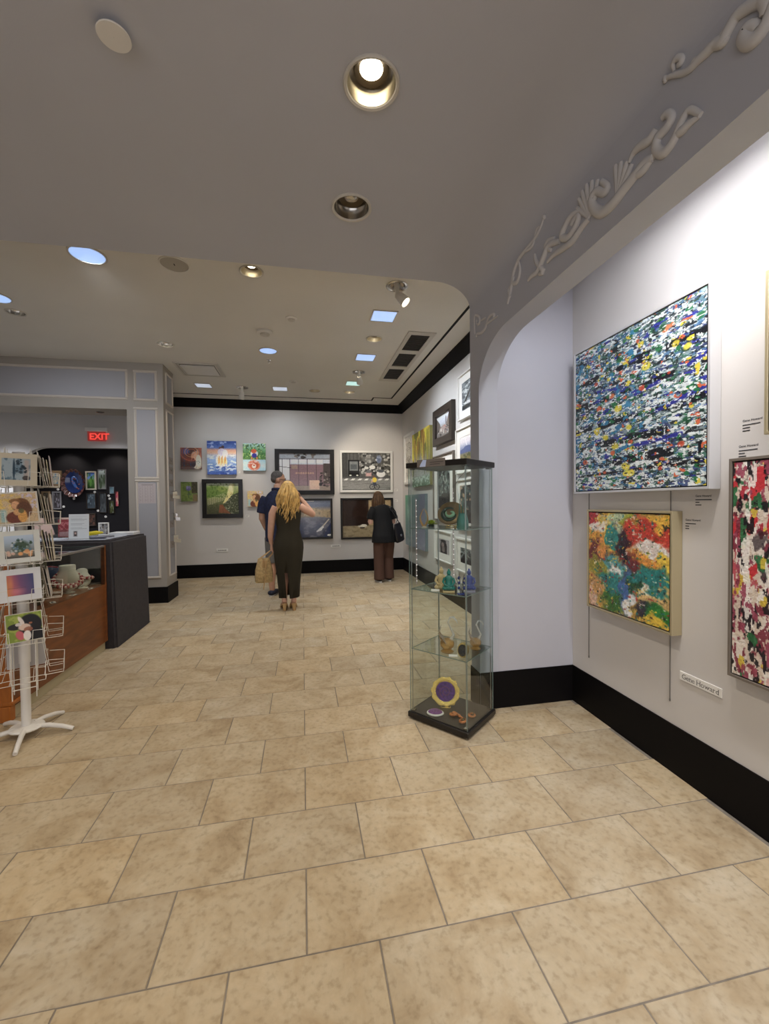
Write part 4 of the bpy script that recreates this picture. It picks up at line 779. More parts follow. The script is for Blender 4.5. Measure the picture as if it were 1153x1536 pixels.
# ================================================================ GLASS DISPLAY CASE
def glass_mat(name, tint, refl=0.9, f_ior=1.45):
    m = bpy.data.materials.new(name); m.use_nodes = True; nt = m.node_tree; nt.nodes.remove(nt.nodes['Principled BSDF']); out = nt.nodes['Material Output']
    tr = nt.nodes.new('ShaderNodeBsdfTransparent'); tr.inputs[0].default_value = (*tint, 1); gl = nt.nodes.new('ShaderNodeBsdfGlossy'); gl.inputs['Roughness'].default_value = 0.02; gl.inputs[0].default_value = (refl, refl, refl, 1)
    lw = nt.nodes.new('ShaderNodeLayerWeight'); lw.inputs[0].default_value = 0.5; pw = nt.nodes.new('ShaderNodeMath'); pw.operation = 'POWER'; pw.inputs[1].default_value = 5.0
    fr = nt.nodes.new('ShaderNodeMath'); fr.operation = 'MULTIPLY_ADD'; fr.inputs[1].default_value = 0.92; fr.inputs[2].default_value = 0.035; mx = nt.nodes.new('ShaderNodeMixShader')
    nt.links.new(lw.outputs['Facing'], pw.inputs[0]); nt.links.new(pw.outputs[0], fr.inputs[0]); nt.links.new(fr.outputs[0], mx.inputs[0]); nt.links.new(tr.outputs[0], mx.inputs[1]); nt.links.new(gl.outputs[0], mx.inputs[2]); nt.links.new(mx.outputs[0], out.inputs[0]); return m
GLASS = glass_mat('clear_sheet_glass', (0.93, 0.955, 0.945)); EDGE = mat('green_glass_edge', (0.20, 0.27, 0.25), 0.15, spec=0.6)
BLKW = mat('black_brown_board', (0.012, 0.010, 0.009), 0.35); BASET = mat('case_floor_board', (0.055, 0.045, 0.038), 0.4)
def sheet(x0, x1, y0, y1, z0, z1):
    """glass sheet: the thinnest axis carries two clear faces, the rim is green"""
    d = (x1-x0, y1-y0, z1-z0); ax = d.index(min(d)); mb = MB(); vs = [(x, y, z) for z in (z0, z1) for y in (y0, y1) for x in (x0, x1)]
    faces = {2: [(0, 2, 3, 1), (4, 5, 7, 6)], 1: [(0, 1, 5, 4), (3, 2, 6, 7)], 0: [(1, 3, 7, 5), (2, 0, 4, 6)]}
    for k in range(3): mb.mi = 0 if k == ax else 1; mb.add(vs, faces[k])
    return mb
CASE_A = math.radians(39.6); bx_, by_ = Vector((math.cos(CASE_A), math.sin(CASE_A), 0)), Vector((-math.sin(CASE_A), math.cos(CASE_A), 0))
CW, CD = 0.37, 0.43
CO = Vector((0.926, 2.253, 0))+bx_*(CW/2-0.014)+by_*CD/2   # just clear of the pier
case = thing('display_case', 'tall free standing glass display case with black top and base', 'display case', CO, CASE_A)
hx, hy = CW/2, CD/2
MB().cbox(-hx, hx, -hy, hy, 0.012, 0.046, 0.004).build('base', BLKW, case, 30)
for sx in (-1, 1):
    for sy in (-1, 1): MB().lathe([(0.014, 0), (0.016, 0.012)], 12, M=Matrix.Translation((sx*(hx-0.04), sy*(hy-0.04), 0))).build('foot', BLKW, case)
MB().box(-hx+0.014, hx-0.014, -hy+0.014, hy-0.014, 0.046, 0.049).build('floor_panel', BASET, case)
MB().cbox(-hx, hx, -hy, hy, 1.592, 1.626, 0.003).build('top', BLKW, case, 30)
gi, gt, z0, z1 = 0.012, 0.004, 0.046, 1.592
for a in ((-hx+gi, -hx+gi+gt, -hy+gi, hy-gi), (hx-gi-gt, hx-gi, -hy+gi, hy-gi), (-hx+gi+gt, hx-gi-gt, -hy+gi, -hy+gi+gt), (-hx+gi+gt, hx-gi-gt, hy-gi-gt, hy-gi)): sheet(*a, z0, z1).build('glass_panel', [GLASS, EDGE], case)
ZSH = (0.452, 0.831, 1.217); q = 0.020
for z in ZSH: sheet(-hx+q, hx-q, -hy+q, hy-q, z-0.005, z).build('glass_shelf', [GLASS, EDGE], case)
for sx in (-1, 1):
    for sy in (-1, 1): MB().tube([(sx*(hx-0.024), sy*(hy-0.024), 0.049), (sx*(hx-0.024), sy*(hy-0.024), 1.592)], 0.0028, 8).build('rod', mat('rod_steel', (0.40, 0.42, 0.41), 0.3, metal=0.8), case)
for sx, sy in ((-1, -1), (-1, 1), (1, -1)):
    for zz in (0.049, 1.582): MB().box(sx*(hx-0.03)-0.012, sx*(hx-0.03)+0.012, sy*(hy-0.03)-0.012, sy*(hy-0.03)+0.012, zz, zz+0.01).build('corner_clip', CHROME, case)
LEDM = mat('led_dot', (1, 1, 1), emit=((1.0, 0.93, 0.95), 1.4)); LEDS = mat('led_tape', (0.5, 0.42, 0.42), 0.4)
for sx, sy, za, zb in ((-0.145, 0.165, 0.86, 1.40), (0.118, 0.05, 0.84, 1.47)):
    st = MB().box(sx-0.004, sx+0.004, sy-0.001, sy+0.001, za, zb).build('led_strip', LEDS, case); z = za+0.02
    while z < zb: MB().cbox(sx-0.0035, sx+0.0035, sy-0.004, sy-0.001, z-0.0015, z+0.0015, 0.0005).build('led', LEDM, st); z += 0.034
wr = MB().tube([(0.02, -0.1, 1.588), (0.03, -0.08, 1.56), (0.07, -0.02, 1.53), (0.11, 0.04, 1.47)], 0.0015, 6); wr.build('led_cable', WIRE, case)
# sign fixed to the edge of the case top
cs = thing('case_sign', 'grey brown sign plate on the rim of the display case top', 'sign', M=Matrix.Translation(CO) @ Matrix.Rotation(CASE_A, 4, 'Z') @ Matrix.Translation((-hx, 0.0, 1.612)) @ Matrix.Rotation(-math.pi/2, 4, 'Z'))
MB().cbox(-0.125, 0.075, -0.004, 0, -0.020, 0.026, 0.001).build('plate', mat('sign_taupe', (0.16, 0.14, 0.125), 0.5), cs)
for k, (a, b) in enumerate(((-0.03, 0.065), (-0.03, 0.04))): MB().box(a, b, -0.0046, -0.004, 0.004-0.012*k, 0.008-0.012*k).build('sign_lettering', mat('sign_ink', (0.06, 0.05, 0.05), 0.6), cs)
MB().prism([(-0.105, -0.018), (-0.062, -0.018), (-0.055, 0.022), (-0.080, 0.024), (-0.098, -0.002)], 0, 0.001, M=Matrix.Translation((0, -0.004, 0)) @ Matrix.Rotation(math.pi/2, 4, 'X')).build('sign_emblem', mat('pale_blue_print', (0.50, 0.60, 0.85), 0.3), cs)

# ---- pieces inside
def in_case(x, y, z): return Matrix.Translation(CO) @ Matrix.Rotation(CASE_A, 4, 'Z') @ Matrix.Translation((x, y, z))
def pix_in_case(px_, py_, z, m=0.05):
    """point of the shelf plane z under a photo pixel, in case coordinates, kept on the shelf"""
    P = at(px_, py_, Z=z); v = P-CO; a, b = v.dot(bx_), v.dot(by_)
    lx, ly = CW/2-0.019-m, CD/2-0.019-m; return max(-lx, min(lx, a)), max(-ly, min(ly, b))
def face_cam(x, y, z):
    """matrix at a case point whose local -Y looks towards the open floor in front of the case"""
    M = in_case(x, y, z); p = M.to_translation(); d = Vector((-0.32, -0.95, 0)); a = math.atan2(d.y, d.x)+math.pi/2
    return Matrix.Translation(p) @ Matrix.Rotation(a, 4, 'Z')
def cglass(name, col, rough=0.05): return mat(name, col, rough, trans=0.75, ior=1.45, spec=0.6)
AMBER = cglass('amber_glass', (0.80, 0.50, 0.18)); CLEARG = cglass('clear_cast_glass', (0.92, 0.93, 0.92), 0.03); TEALG = cglass('teal_glass', (0.20, 0.50, 0.46)); TEAL = mat('teal_glaze', (0.02, 0.20, 0.17), 0.2, coat=0.5); BLUE = mat('cobalt_glaze', (0.012, 0.04, 0.23), 0.2, coat=0.5); CREAMG = mat('cream_glaze', (0.60, 0.46, 0.24), 0.35)
GOLD = mat('bright_gold', (0.80, 0.58, 0.18), 0.25, metal=0.9, bump=(160, 0.7)); PURP = mat('purple_druzy', (0.10, 0.035, 0.22), 0.35, noise=(60, 0.5), bump=(220, 1.0)); LILAC = mat('lilac_druzy', (0.20, 0.07, 0.24), 0.4, noise=(70, 0.4), bump=(240, 1.0)); ORNG = mat('orange_glaze', (0.50, 0.17, 0.05), 0.3, noise=(40, 0.4), coat=0.3); BROWN = mat('bronze_brown', (0.13, 0.085, 0.035), 0.35, metal=0.3, noise=(12, 0.3)); DKGRN = mat('dark_green_glaze', (0.012, 0.03, 0.022), 0.2); GRNSW = mat('jade_swirl', (0.16, 0.30, 0.19), 0.2, coat=0.4); LEAFG = mat('lime_green', (0.26, 0.36, 0.01), 0.4)
# top shelf
x, y = pix_in_case(625, 793, 1.217, 0.030); t = thing('glass_flame', 'slender amber glass flame sculpture on the top shelf', 'sculpture', M=face_cam(x, y, 1.217))
MB().lathe([(0.020, 0), (0.018, 0.006), (0.006, 0.012)], 16).build('foot', CLEARG, t, 40)
for s in (-1, 1):
    pts = [(s*0.004+s*0.022*math.sin(math.pi*k/12)*(1-0.25*k/12), 0.006*math.sin(k*0.8), 0.010+0.11*k/12) for k in range(13)]
    MB().tube(pts, [0.006*(1-0.8*k/12)+0.001 for k in range(13)], 8).build('flame_strand', AMBER, t, 60)
x, y = pix_in_case(644, 790, 1.217); t = thing('glass_succulent', 'small lime green leafy glass rosette on the top shelf', 'ornament', M=face_cam(x, y, 1.217))
MB().lathe([(0.018, 0), (0.022, 0.010), (0.012, 0.016)], 14).build('base', DKGRN, t, 40)
for k in range(17):
    a = k*2.4; e = 0.15+0.075*k; L = 0.042-0.0006*k; d = Vector((math.cos(a)*math.cos(e), math.sin(a)*math.cos(e), math.sin(e)))
    MB().tube([Vector((0, 0, 0.016))+d*L*f for f in (0.1, 0.4, 0.75, 1.0)], [0.004, 0.008, 0.007, 0.001], 6, flat=(1, 0.5)).build('leaf', LEAFG, t, 60)
x, y = pix_in_case(676, 792, 1.217, 0.090); t = thing('glass_platter', 'brown and jade swirled oval platter propped on a gold stand', 'platter', M=face_cam(x, y, 1.217))
tilt = Matrix.Translation((0, 0.012, 0.090)) @ Matrix.Rotation(math.radians(75), 4, 'X') @ Matrix.Rotation(math.radians(22), 4, 'Z') @ Matrix.Diagonal((1.0, 0.86, 1, 1))
MB().lathe([(0.001, -0.012), (0.05, -0.010), (0.078, 0.004), (0.083, 0.010), (0.078, 0.012), (0.052, 0.000), (0.001, -0.004)], 36, M=tilt, cap=False).build('dish', BROWN, t, 50)
MB().tube([(0.046*math.cos(a)*0.9-0.01, 0.044*math.sin(a), 0.004) for a in [0.5+0.28*k for k in range(20)]], [0.004+0.009*math.sin(math.pi*k/19) for k in range(20)], 8, M=tilt, flat=(1, 0.4)).build('dark_swirl', DKGRN, t, 60)
MB().tube([((0.034-0.0016*k)*math.cos(2.2+0.33*k), (0.030-0.0012*k)*math.sin(2.2+0.33*k), 0.006) for k in range(18)], [0.003+0.008*math.sin(math.pi*k/17) for k in range(18)], 8, M=tilt, flat=(1, 0.4)).build('jade_swirl', GRNSW, t, 60)
stn = MB()
for s in (-1, 1): stn.tube([(s*0.028, 0.04, 0.002), (s*0.028, -0.022, 0.002), (s*0.028, -0.026, 0.016)], 0.0018, 6)
stn.tube([(-0.028, -0.026, 0.016), (0.028, -0.026, 0.016)], 0.0018, 6); stn.tube([(-0.028, 0.03, 0.002), (0.028, 0.03, 0.002)], 0.0018, 6); stn.tube([(0, 0.03, 0.002), (0, 0.022, 0.07)], 0.0018, 6); stn.build('stand', GOLD, t)
x, y = pix_in_case(699, 795, 1.217, 0.045); t = thing('teal_vase', 'teal ruffled glass vase with flaring spikes on the top shelf', 'vase', M=face_cam(x, y, 1.217))
MB().lathe([(0.030, 0), (0.036, 0.01), (0.034, 0.05), (0.026, 0.085), (0.022, 0.095), (0.018, 0.088), (0.028, 0.05), (0.028, 0.012)], 20, cap=False).build('body', TEALG, t, 50)
for k in range(8):
    a = k*0.785; r0 = 0.022; MB().tube([(r0*math.cos(a), r0*math.sin(a), 0.08), (r0*0.9*math.cos(a), r0*0.9*math.sin(a), 0.12), (r0*(1.5 if k % 2 else 0.7)*math.cos(a), r0*(1.5 if k % 2 else 0.7)*math.sin(a), 0.15+0.03*(k % 3))], [0.008, 0.006, 0.001], 6, flat=(1, 0.4)).build('spike', TEALG, t, 60)
# middle shelf figures
def seated(name, label, px_, py_, m, h, base=None):
    x, y = pix_in_case(px_, py_, 0.831, 0.050); t = thing(name, label, 'figurine', M=face_cam(x, y, 0.831) @ Matrix.Scale(h/0.13, 4)); z = 0.0
    if base: MB().cbox(-0.034, 0.034, -0.026, 0.026, 0, 0.010, 0.002).build('plinth', base, t); z = 0.010
    b = MB(); b.sphere((0, 0, z+0.018), (0.036, 0.026, 0.018), 16, 8); b.sphere((-0.024, -0.008, z+0.014), (0.016, 0.018, 0.012), 10, 6); b.sphere((0.024, -0.008, z+0.014), (0.016, 0.018, 0.012), 10, 6); b.lathe([(0.026, 0), (0.021, 0.02), (0.022, 0.045), (0.024, 0.056), (0.012, 0.066), (0.007, 0.072)], 16, M=Matrix.Translation((0, 0.002, z+0.02)) @ Matrix.Diagonal((1, 0.7, 1, 1)))
    for s in (-1, 1): b.tube([(s*0.024, 0, z+0.074), (s*0.033, -0.004, z+0.05), (s*0.020, -0.018, z+0.032), (s*0.004, -0.022, z+0.030)], [0.007, 0.007, 0.006, 0.005], 8)
    b.build('body', m, t, 60)
    hd = MB(); hd.sphere((0, 0, z+0.103), (0.0125, 0.013, 0.016), 14, 10); hd.sphere((0, 0.002, z+0.121), 0.006, 10, 6); hd.build('head', m, t, 60)
    return t
seated('seated_figurine', 'cream and gold seated figurine at the back of the middle shelf', 662, 884, CREAMG, 0.145)
seated('seated_figurine', 'teal green seated figurine on a pale plinth on the middle shelf', 673, 888, TEAL, 0.135, CREAMG)
seated('seated_figurine', 'cobalt blue meditating figurine on the middle shelf', 713, 889, BLUE, 0.135, mat('lilac_plinth', (0.26, 0.26, 0.36), 0.4))
x, y = pix_in_case(690, 891, 0.831); t = thing('wire_sculpture', 'dark wire and blue bead sculpture between the seated figurines', 'sculpture', M=face_cam(x, y, 0.831))
MB().lathe([(0.022, 0), (0.022, 0.006)], 16).build('base', BLUE, t)
for k in range(7): a = k*0.9; MB().tube([(0.004*math.cos(a), 0.004*math.sin(a), 0.006), (0.02*math.cos(a), 0.02*math.sin(a), 0.05+0.006*k), (0.034*math.cos(a), 0.03*math.sin(a), 0.10+0.008*(k % 4))], 0.0016, 6).build('wire', WIRE, t)
for k in range(9): a = k*2.1; MB().sphere((0.020*math.cos(a), 0.018*math.sin(a), 0.02+0.010*k), 0.008, 10, 6).build('bead', BLUE if k % 3 else CHROME, t, 60)
def tag_card(px_, py_, z, label):
    x, y = pix_in_case(px_, py_, z, 0.026); t = thing('price_card', label, 'price tag', M=face_cam(x, y, z))
    MB().box(-0.026, 0.026, -0.0007, 0.0007, 0, 0.013, M=Matrix.Rotation(math.radians(-35), 4, 'X')).build('card', MATB, t); MB().box(-0.026, 0.026, 0.0, 0.012, 0, 0.0006).build('fold', MATB, t)
tag_card(642, 890, 0.831, 'small white price card lying by the teal figurine'); tag_card(676, 987, 0.452, 'small white price card lying by the glass swans'); 
# lower shelf: swans and box
def swan(label, px_, py_, flip, big):
    x, y = pix_in_case(px_, py_, 0.452, 0.072*big); t = thing('glass_swan', label, 'glass swan', M=face_cam(x, y, 0.452) @ Matrix.Scale(big, 4)); s = flip
    MB().lathe([(0.034, 0), (0.040, 0.006), (0.026, 0.016), (0.012, 0.02)], 20).build('foot', AMBER, t, 50)
    b = MB(); b.sphere((0, 0, 0.052), (0.044, 0.032, 0.036), 18, 12); b.build('body', AMBER, t, 60)
    MB().tube([(s*0.020, 0, 0.07), (s*0.040, 0, 0.11), (s*0.022, 0, 0.150), (s*0.006, 0, 0.185), (s*0.018, 0, 0.215), (s*0.040, 0, 0.218), (s*0.052, 0, 0.200)], [0.014, 0.008, 0.006, 0.0055, 0.006, 0.007, 0.005], 10).build('neck', CLEARG, t, 60)
    MB().tube([(s*0.050, 0, 0.205), (s*0.058, 0, 0.192), (s*0.064, 0, 0.178)], [0.006, 0.004, 0.001], 8).build('beak', CLEARG, t, 60)
    for j, sy in enumerate((-1, 1)):
        for k in range(3): MB().tube([(-s*0.008, sy*0.022, 0.06), (-s*(0.040+0.006*k), sy*0.026, 0.09+0.016*k), (-s*(0.052-0.008*k), sy*0.020, 0.125+0.018*k)], [0.012, 0.009, 0.002], 8, flat=(1, 0.5)).build('wing_feather', CLEARG if k == 2 else AMBER, t, 60)
swan('tall amber glass swan with clear curled neck facing the pier', 667, 980, 1, 1.0); swan('smaller amber glass swan at the far side of the lower shelf', 716, 974, 1, 0.82)
x, y = pix_in_case(694, 989, 0.452); t = thing('gold_box', 'round gold trinket with a dark oval face on the lower shelf', 'trinket', M=face_cam(x, y, 0.452) @ Matrix.Rotation(math.radians(-18), 4, 'Z'))
rx = Matrix.Translation((0, 0, 0.044)) @ Matrix.Rotation(math.radians(82), 4, 'X') @ Matrix.Diagonal((0.76, 1, 1, 1))
MB().lathe([(0.036, -0.03), (0.043, -0.02), (0.044, 0.004), (0.040, 0.012)], 28, M=rx).build('rim', GOLD, t, 50); MB().lathe([(0.037, 0.010), (0.034, 0.016), (0.001, 0.018)], 28, M=rx, cap=False).build('dark_face', mat('dark_druzy', (0.008, 0.014, 0.018), 0.2, noise=(60, 0.5), bump=(200, 0.6)), t, 50)
# case floor
x, y = pix_in_case(668, 1060, 0.049, 0.098); t = thing('druzy_plate', 'round gold plate with a purple crystal centre standing on the case floor', 'plate', M=face_cam(x, y, 0.049))
rx = Matrix.Translation((0, 0.012, 0.094)) @ Matrix.Rotation(math.radians(76), 4, 'X'); n = 40; mb = MB()
rings = [[((r+(0.004*math.sin(k*1.7)+0.003*math.sin(k*4.1) if r > 0.08 else 0.004*math.sin(k*2.3) if 0.05 < r else 0))*math.cos(2*math.pi*k/n), (r+(0.004*math.sin(k*1.7)+0.003*math.sin(k*4.1) if r > 0.08 else 0))*math.sin(2*math.pi*k/n), z) for k in range(n)] for r, z in ((0.05, -0.010), (0.088, 0.0), (0.091, 0.006), (0.080, 0.008), (0.060, 0.001))]
mb.loft(rings, M=rx, cap=False).build('gold_rim', GOLD, t, 60); MB().lathe([(0.064, 0.0), (0.058, 0.007), (0.03, 0.006), (0.001, 0.010)], 22, M=rx, cap=False).build('crystal_centre', PURP, t, 40)
MB().tube([((0.006+0.0016*k)*math.cos(0.5*k), (0.006+0.0016*k)*math.sin(0.5*k), 0.0105) for k in range(22)], 0.0022, 6, M=rx).build('swirl_line', mat('swirl_brown', (0.16, 0.045, 0.12), 0.4), t)
MB().tube([(-0.03, 0.05, 0.003), (-0.03, -0.02, 0.003), (0.03, -0.02, 0.003), (0.03, 0.05, 0.003)], 0.003, 6).build('stand', GOLD, t)
x, y = pix_in_case(649, 1073, 0.049, 0.056); t = thing('crystal_coaster', 'flat lilac crystal slice with a white rim on the case floor', 'coaster', M=face_cam(x, y, 0.049))
MB().lathe([(0.046, 0), (0.054, 0.004), (0.052, 0.009), (0.040, 0.010)], 26, M=Matrix.Diagonal((1, 0.8, 1, 1))).build('white_rim', WHTF, t, 40); MB().lathe([(0.046, 0.009), (0.036, 0.018), (0.001, 0.021)], 24, M=Matrix.Translation((0, 0.004, 0)) @ Matrix.Diagonal((1, 0.78, 1, 1)), cap=False).build('crystal_face', LILAC, t, 40)
for k, (px_, py_, lb, s) in enumerate(((681, 1076, 'orange coiled glazed knot beside the crystal coaster', 0.85), (699, 1087, 'orange ribbed glazed shell near the front edge of the case', 0.8), (712, 1077, 'small orange glazed shell at the right corner of the case floor', 0.7))):
    x, y = pix_in_case(px_, py_, 0.049, 0.068*s); t = thing('glazed_shell', lb, 'ornament', M=face_cam(x, y, 0.049) @ Matrix.Rotation(k*1.1, 4, 'Z') @ Matrix.Scale(s, 4))
    pts = [((0.038-0.0019*j)*math.cos(0.52*j), (0.030-0.0014*j)*math.sin(0.52*j), 0.011+0.0016*j) for j in range(19)]
    MB().tube(pts, [0.011-0.0003*j for j in range(19)], 8).build('coil', ORNG, t, 60); MB().tube([(0.036, 0, 0.011), (0.052, -0.006, 0.007), (0.066, -0.004, 0.004)], [0.010, 0.006, 0.001], 8).build('tail', ORNG, t, 60); MB().sphere((0, 0, 0.032), (0.016, 0.014, 0.012), 12, 8).build('cap', BROWN if k else ORNG, t, 60)

# ================================================================ PLASTER ORNAMENTS on the cove and header
PLAST = mat('plaster_relief', (0.60, 0.59, 0.585), 0.65)
def at_cove(x, y, lift=0.004):
    d = AX_F + AX_R*((x-576.5)/F_PX) - AX_U*((y-768.0)/F_PX); t = XF/d.x; P = Vector((0, 0, CAM_H))+d*t
    if P.z > ZC1-B:
        lo, hi = 0.0, t
        for _ in range(50):
            mid = (lo+hi)/2; Q = Vector((0, 0, CAM_H))+d*mid; ex = max(0.0, (Q.x-(XF-A))/A); ez = max(0.0, (Q.z-(ZC1-B))/B)
            if ex*ex+ez*ez < 1: lo = mid
            else: hi = mid
        P = Vector((0, 0, CAM_H))+d*lo
        nrm = Vector((-(P.x-(XF-A))/A**2, 0, -(P.z-(ZC1-B))/B**2)).normalized()
    else: nrm = Vector((-1, 0, 0))
    return P+nrm*lift, nrm
def smooth_path(pts, k=4):
    out = []; n = len(pts)
    for i in range(n-1):
        p0, p1, p2, p3 = pts[max(i-1, 0)], pts[i], pts[i+1], pts[min(i+2, n-1)]
        for j in range(k):
            t = j/k; out.append(tuple(0.5*((2*b)+(-a+c)*t+(2*a-5*b+4*c-d)*t*t+(-a+3*b-3*c+d)*t**3) for a, b, c, d in zip(p0, p1, p2, p3)))
    return out+[pts[-1]]
def ornament(label, strokes, ox, oy, sc):
    t = thing('plaster_ornament', label, 'plaster ornament')
    for nm, pts, w0, w1 in strokes:
        path = smooth_path([(ox+x/sc, oy+y/sc) for x, y in pts]); P = [at_cove(x, y) for x, y in path]; m = len(P); nrm = P[m//2][1]
        R = [1.4*(w0+(w1-w0)*i/(m-1))*(0.45+0.55*math.sin(math.pi*(0.12+0.80*i/(m-1)))) for i in range(m)]
        MB().tube([p for p, _ in P], R, 8, up=nrm, flat=(1.0, 0.75)).build(nm, PLAST, t, 60)
    return t
SO = (680, 0, 2.4376)
def fan(cx, cy, tips): return [('shell_rib', [(cx, cy), ((cx+tx)/2+4, (cy+ty)/2), (tx, ty)], 0.006, 0.011) for tx, ty in tips]
ornament('large white plaster scroll and shell relief along the alcove header',
    [('scroll', [(908, 422), (868, 402), (842, 440), (822, 488), (800, 530), (772, 560), (746, 546), (752, 505), (782, 470), (802, 434), (786, 416), (768, 432)], 0.010, 0.014), ('leaf', [(905, 425), (868, 452), (840, 478), (815, 492)], 0.006, 0.014), ('scroll', [(745, 472), (722, 512), (690, 532), (662, 560), (646, 596)], 0.014, 0.008), ('leaf', [(742, 560), (716, 600), (690, 630), (660, 640)], 0.008, 0.014),
     ('scroll', [(735, 576), (700, 600), (662, 650), (630, 690), (592, 740), (550, 776), (520, 766), (510, 732), (528, 700), (556, 704), (568, 684), (545, 664)], 0.016, 0.014)]
    + fan(600, 720, [(596, 606), (616, 594), (638, 592), (656, 600)]) + fan(498, 800, [(456, 760), (462, 728), (474, 700), (490, 676), (510, 662), (532, 658)])
    + [('scroll', [(500, 800), (472, 832), (440, 880), (402, 910), (372, 930), (346, 958)], 0.012, 0.010), ('scroll', [(470, 770), (436, 788), (412, 828), (400, 866), (424, 868), (452, 826), (462, 790), (446, 800), (434, 826)], 0.012, 0.012), ('leaf', [(392, 882), (354, 896), (334, 938), (312, 990), (290, 1008), (275, 1026)], 0.014, 0.009), ('leaf', [(300, 930), (308, 962), (332, 992), (316, 1000)], 0.008, 0.012), ('leaf', [(372, 870), (350, 880), (340, 905), (360, 915)], 0.008, 0.010)], *SO)
ornament('slim white plaster tendril relief left of the large scroll',
    [('stem', [(333, 793), (322, 830), (300, 872), (268, 912), (240, 950), (222, 1000), (214, 1050), (200, 1112)], 0.006, 0.010), ('leaf', [(240, 950), (246, 990), (236, 1030), (220, 1034), (224, 1010)], 0.006, 0.010), ('leaf', [(300, 872), (290, 900), (268, 918)], 0.005, 0.009), ('leaf', [(320, 826), (308, 838), (300, 868)], 0.004, 0.007), ('leaf', [(216, 1040), (204, 1060), (210, 1086)], 0.004, 0.008), ('bud', [(330, 788), (335, 794), (332, 800)], 0.007, 0.007)], *SO)
ornament('white plaster leaf scroll relief high on the cove at the near end',
    [('stem', [(775, 290), (806, 276), (842, 268), (874, 248), (902, 218), (934, 188), (962, 160), (988, 150), (1012, 108), (1042, 58), (1082, 28), (1130, 6), (1180, -10)], 0.007, 0.016), ('scroll', [(1180, -20), (1160, 60), (1130, 120), (1096, 152), (1068, 142), (1076, 108), (1104, 96), (1112, 112)], 0.014, 0.014), ('scroll', [(1010, 130), (990, 158), (984, 140), (996, 110)], 0.010, 0.009), ('curl', [(812, 262), (806, 236), (820, 212), (838, 214), (836, 230), (824, 240)], 0.006, 0.009), ('leaf', [(872, 244), (884, 226), (900, 218)], 0.005, 0.010), ('leaf', [(930, 196), (938, 176), (960, 166)], 0.006, 0.012), ('leaf', [(1090, 20), (1120, -6), (1150, 20), (1140, 60)], 0.010, 0.014), ('bud', [(774, 284), (780, 292), (774, 298)], 0.007, 0.007)], *SO)
ornament('small white plaster tendril relief at the top of the pier',
    [('stem', [(470, 730), (480, 690), (530, 680), (584, 620), (606, 560), (680, 506), (742, 462)], 0.008, 0.006), ('curl', [(452, 690), (450, 470), (500, 462), (518, 510), (504, 560), (476, 560), (476, 510)], 0.007, 0.007), ('leaf', [(600, 560), (620, 500), (660, 450), (700, 440), (690, 490)], 0.006, 0.008), ('leaf', [(530, 520), (560, 500), (590, 480)], 0.005, 0.006)], 660, 420, 8.53)
# ================================================================ LEFT SIDE: counter, vitrine, card rack, niche
def wood_mat(name, c0, c1, scale=3.0, axis=(1, 6, 10)):
    m = bpy.data.materials.new(name); m.use_nodes = True; nt = m.node_tree; b = nt.nodes['Principled BSDF']; L = nt.links
    tc = nt.nodes.new('ShaderNodeTexCoord'); mp = nt.nodes.new('ShaderNodeMapping'); mp.inputs['Scale'].default_value = axis; L.new(tc.outputs['Object'], mp.inputs['Vector'])
    n = nt.nodes.new('ShaderNodeTexNoise'); n.inputs['Scale'].default_value = scale; n.inputs['Detail'].default_value = 6; n.inputs['Distortion'].default_value = 1.2; L.new(mp.outputs[0], n.inputs['Vector'])
    r = ramp(nt, [(0.3, c0), (0.7, c1)]); L.new(n.outputs['Fac'], r.inputs[0]); L.new(r.outputs[0], b.inputs['Base Color']); b.inputs['Roughness'].default_value = 0.38; return m
OAK = wood_mat('reddish_veneer', S(96, 52, 20), S(132, 76, 34), 2.5, (6, 1, 7)); OAKE = wood_mat('orange_end_veneer', S(150, 84, 26), S(176, 104, 38), 2.5, (6, 6, 1)); KICK = mat('cream_kick_plate', (0.44, 0.38, 0.24), 0.5)
CLOTH = mat('charcoal_cloth', (0.040, 0.036, 0.040), 0.9, noise=(30, 0.15), bump=(500, 0.3))
# ---- draped counter
ct = thing('draped_counter', 'sales counter draped in charcoal cloth behind the wooden vitrine', 'counter', (-2.9, 4.90, 0))
bm = bmesh.new(); bmesh.ops.create_cube(bm, size=1)
for v in bm.verts: v.co = Vector((v.co.x*2.2, v.co.y*0.92, (v.co.z+0.5)*1.045))
bmesh.ops.bevel(bm, geom=[e for e in bm.edges if not all(v.co.z < 0.01 for v in e.verts)], offset=0.022, segments=3, affect='EDGES')
for v in bm.verts:   # cloth hangs slightly outward to the floor
    k = 1-v.co.z/1.045; v.co.x += (0.022*k if v.co.x > 0 else 0)+0.004*math.sin(v.co.y*9)*k
MB().bm(bm).build('cloth_drape', CLOTH, ct, 40)
MB().cbox(-1.06, 1.02, -0.42, 0.43, 1.045, 1.053, 0.002).build('counter_top', mat('pale_counter_glass', (0.50, 0.54, 0.62), 0.12), ct)  # pale blue base colour paints in the glossy top's reflected light
hm = MB()
for (a, b) in (((1.102, -0.45), (1.102, 0.45)), ): hm.tube([(a[0]+0.024, a[1], 0.012), (b[0]+0.024, b[1], 0.012)], 0.003, 6)
hm.build('hem', CLOTH, ct)
ZT = 1.053
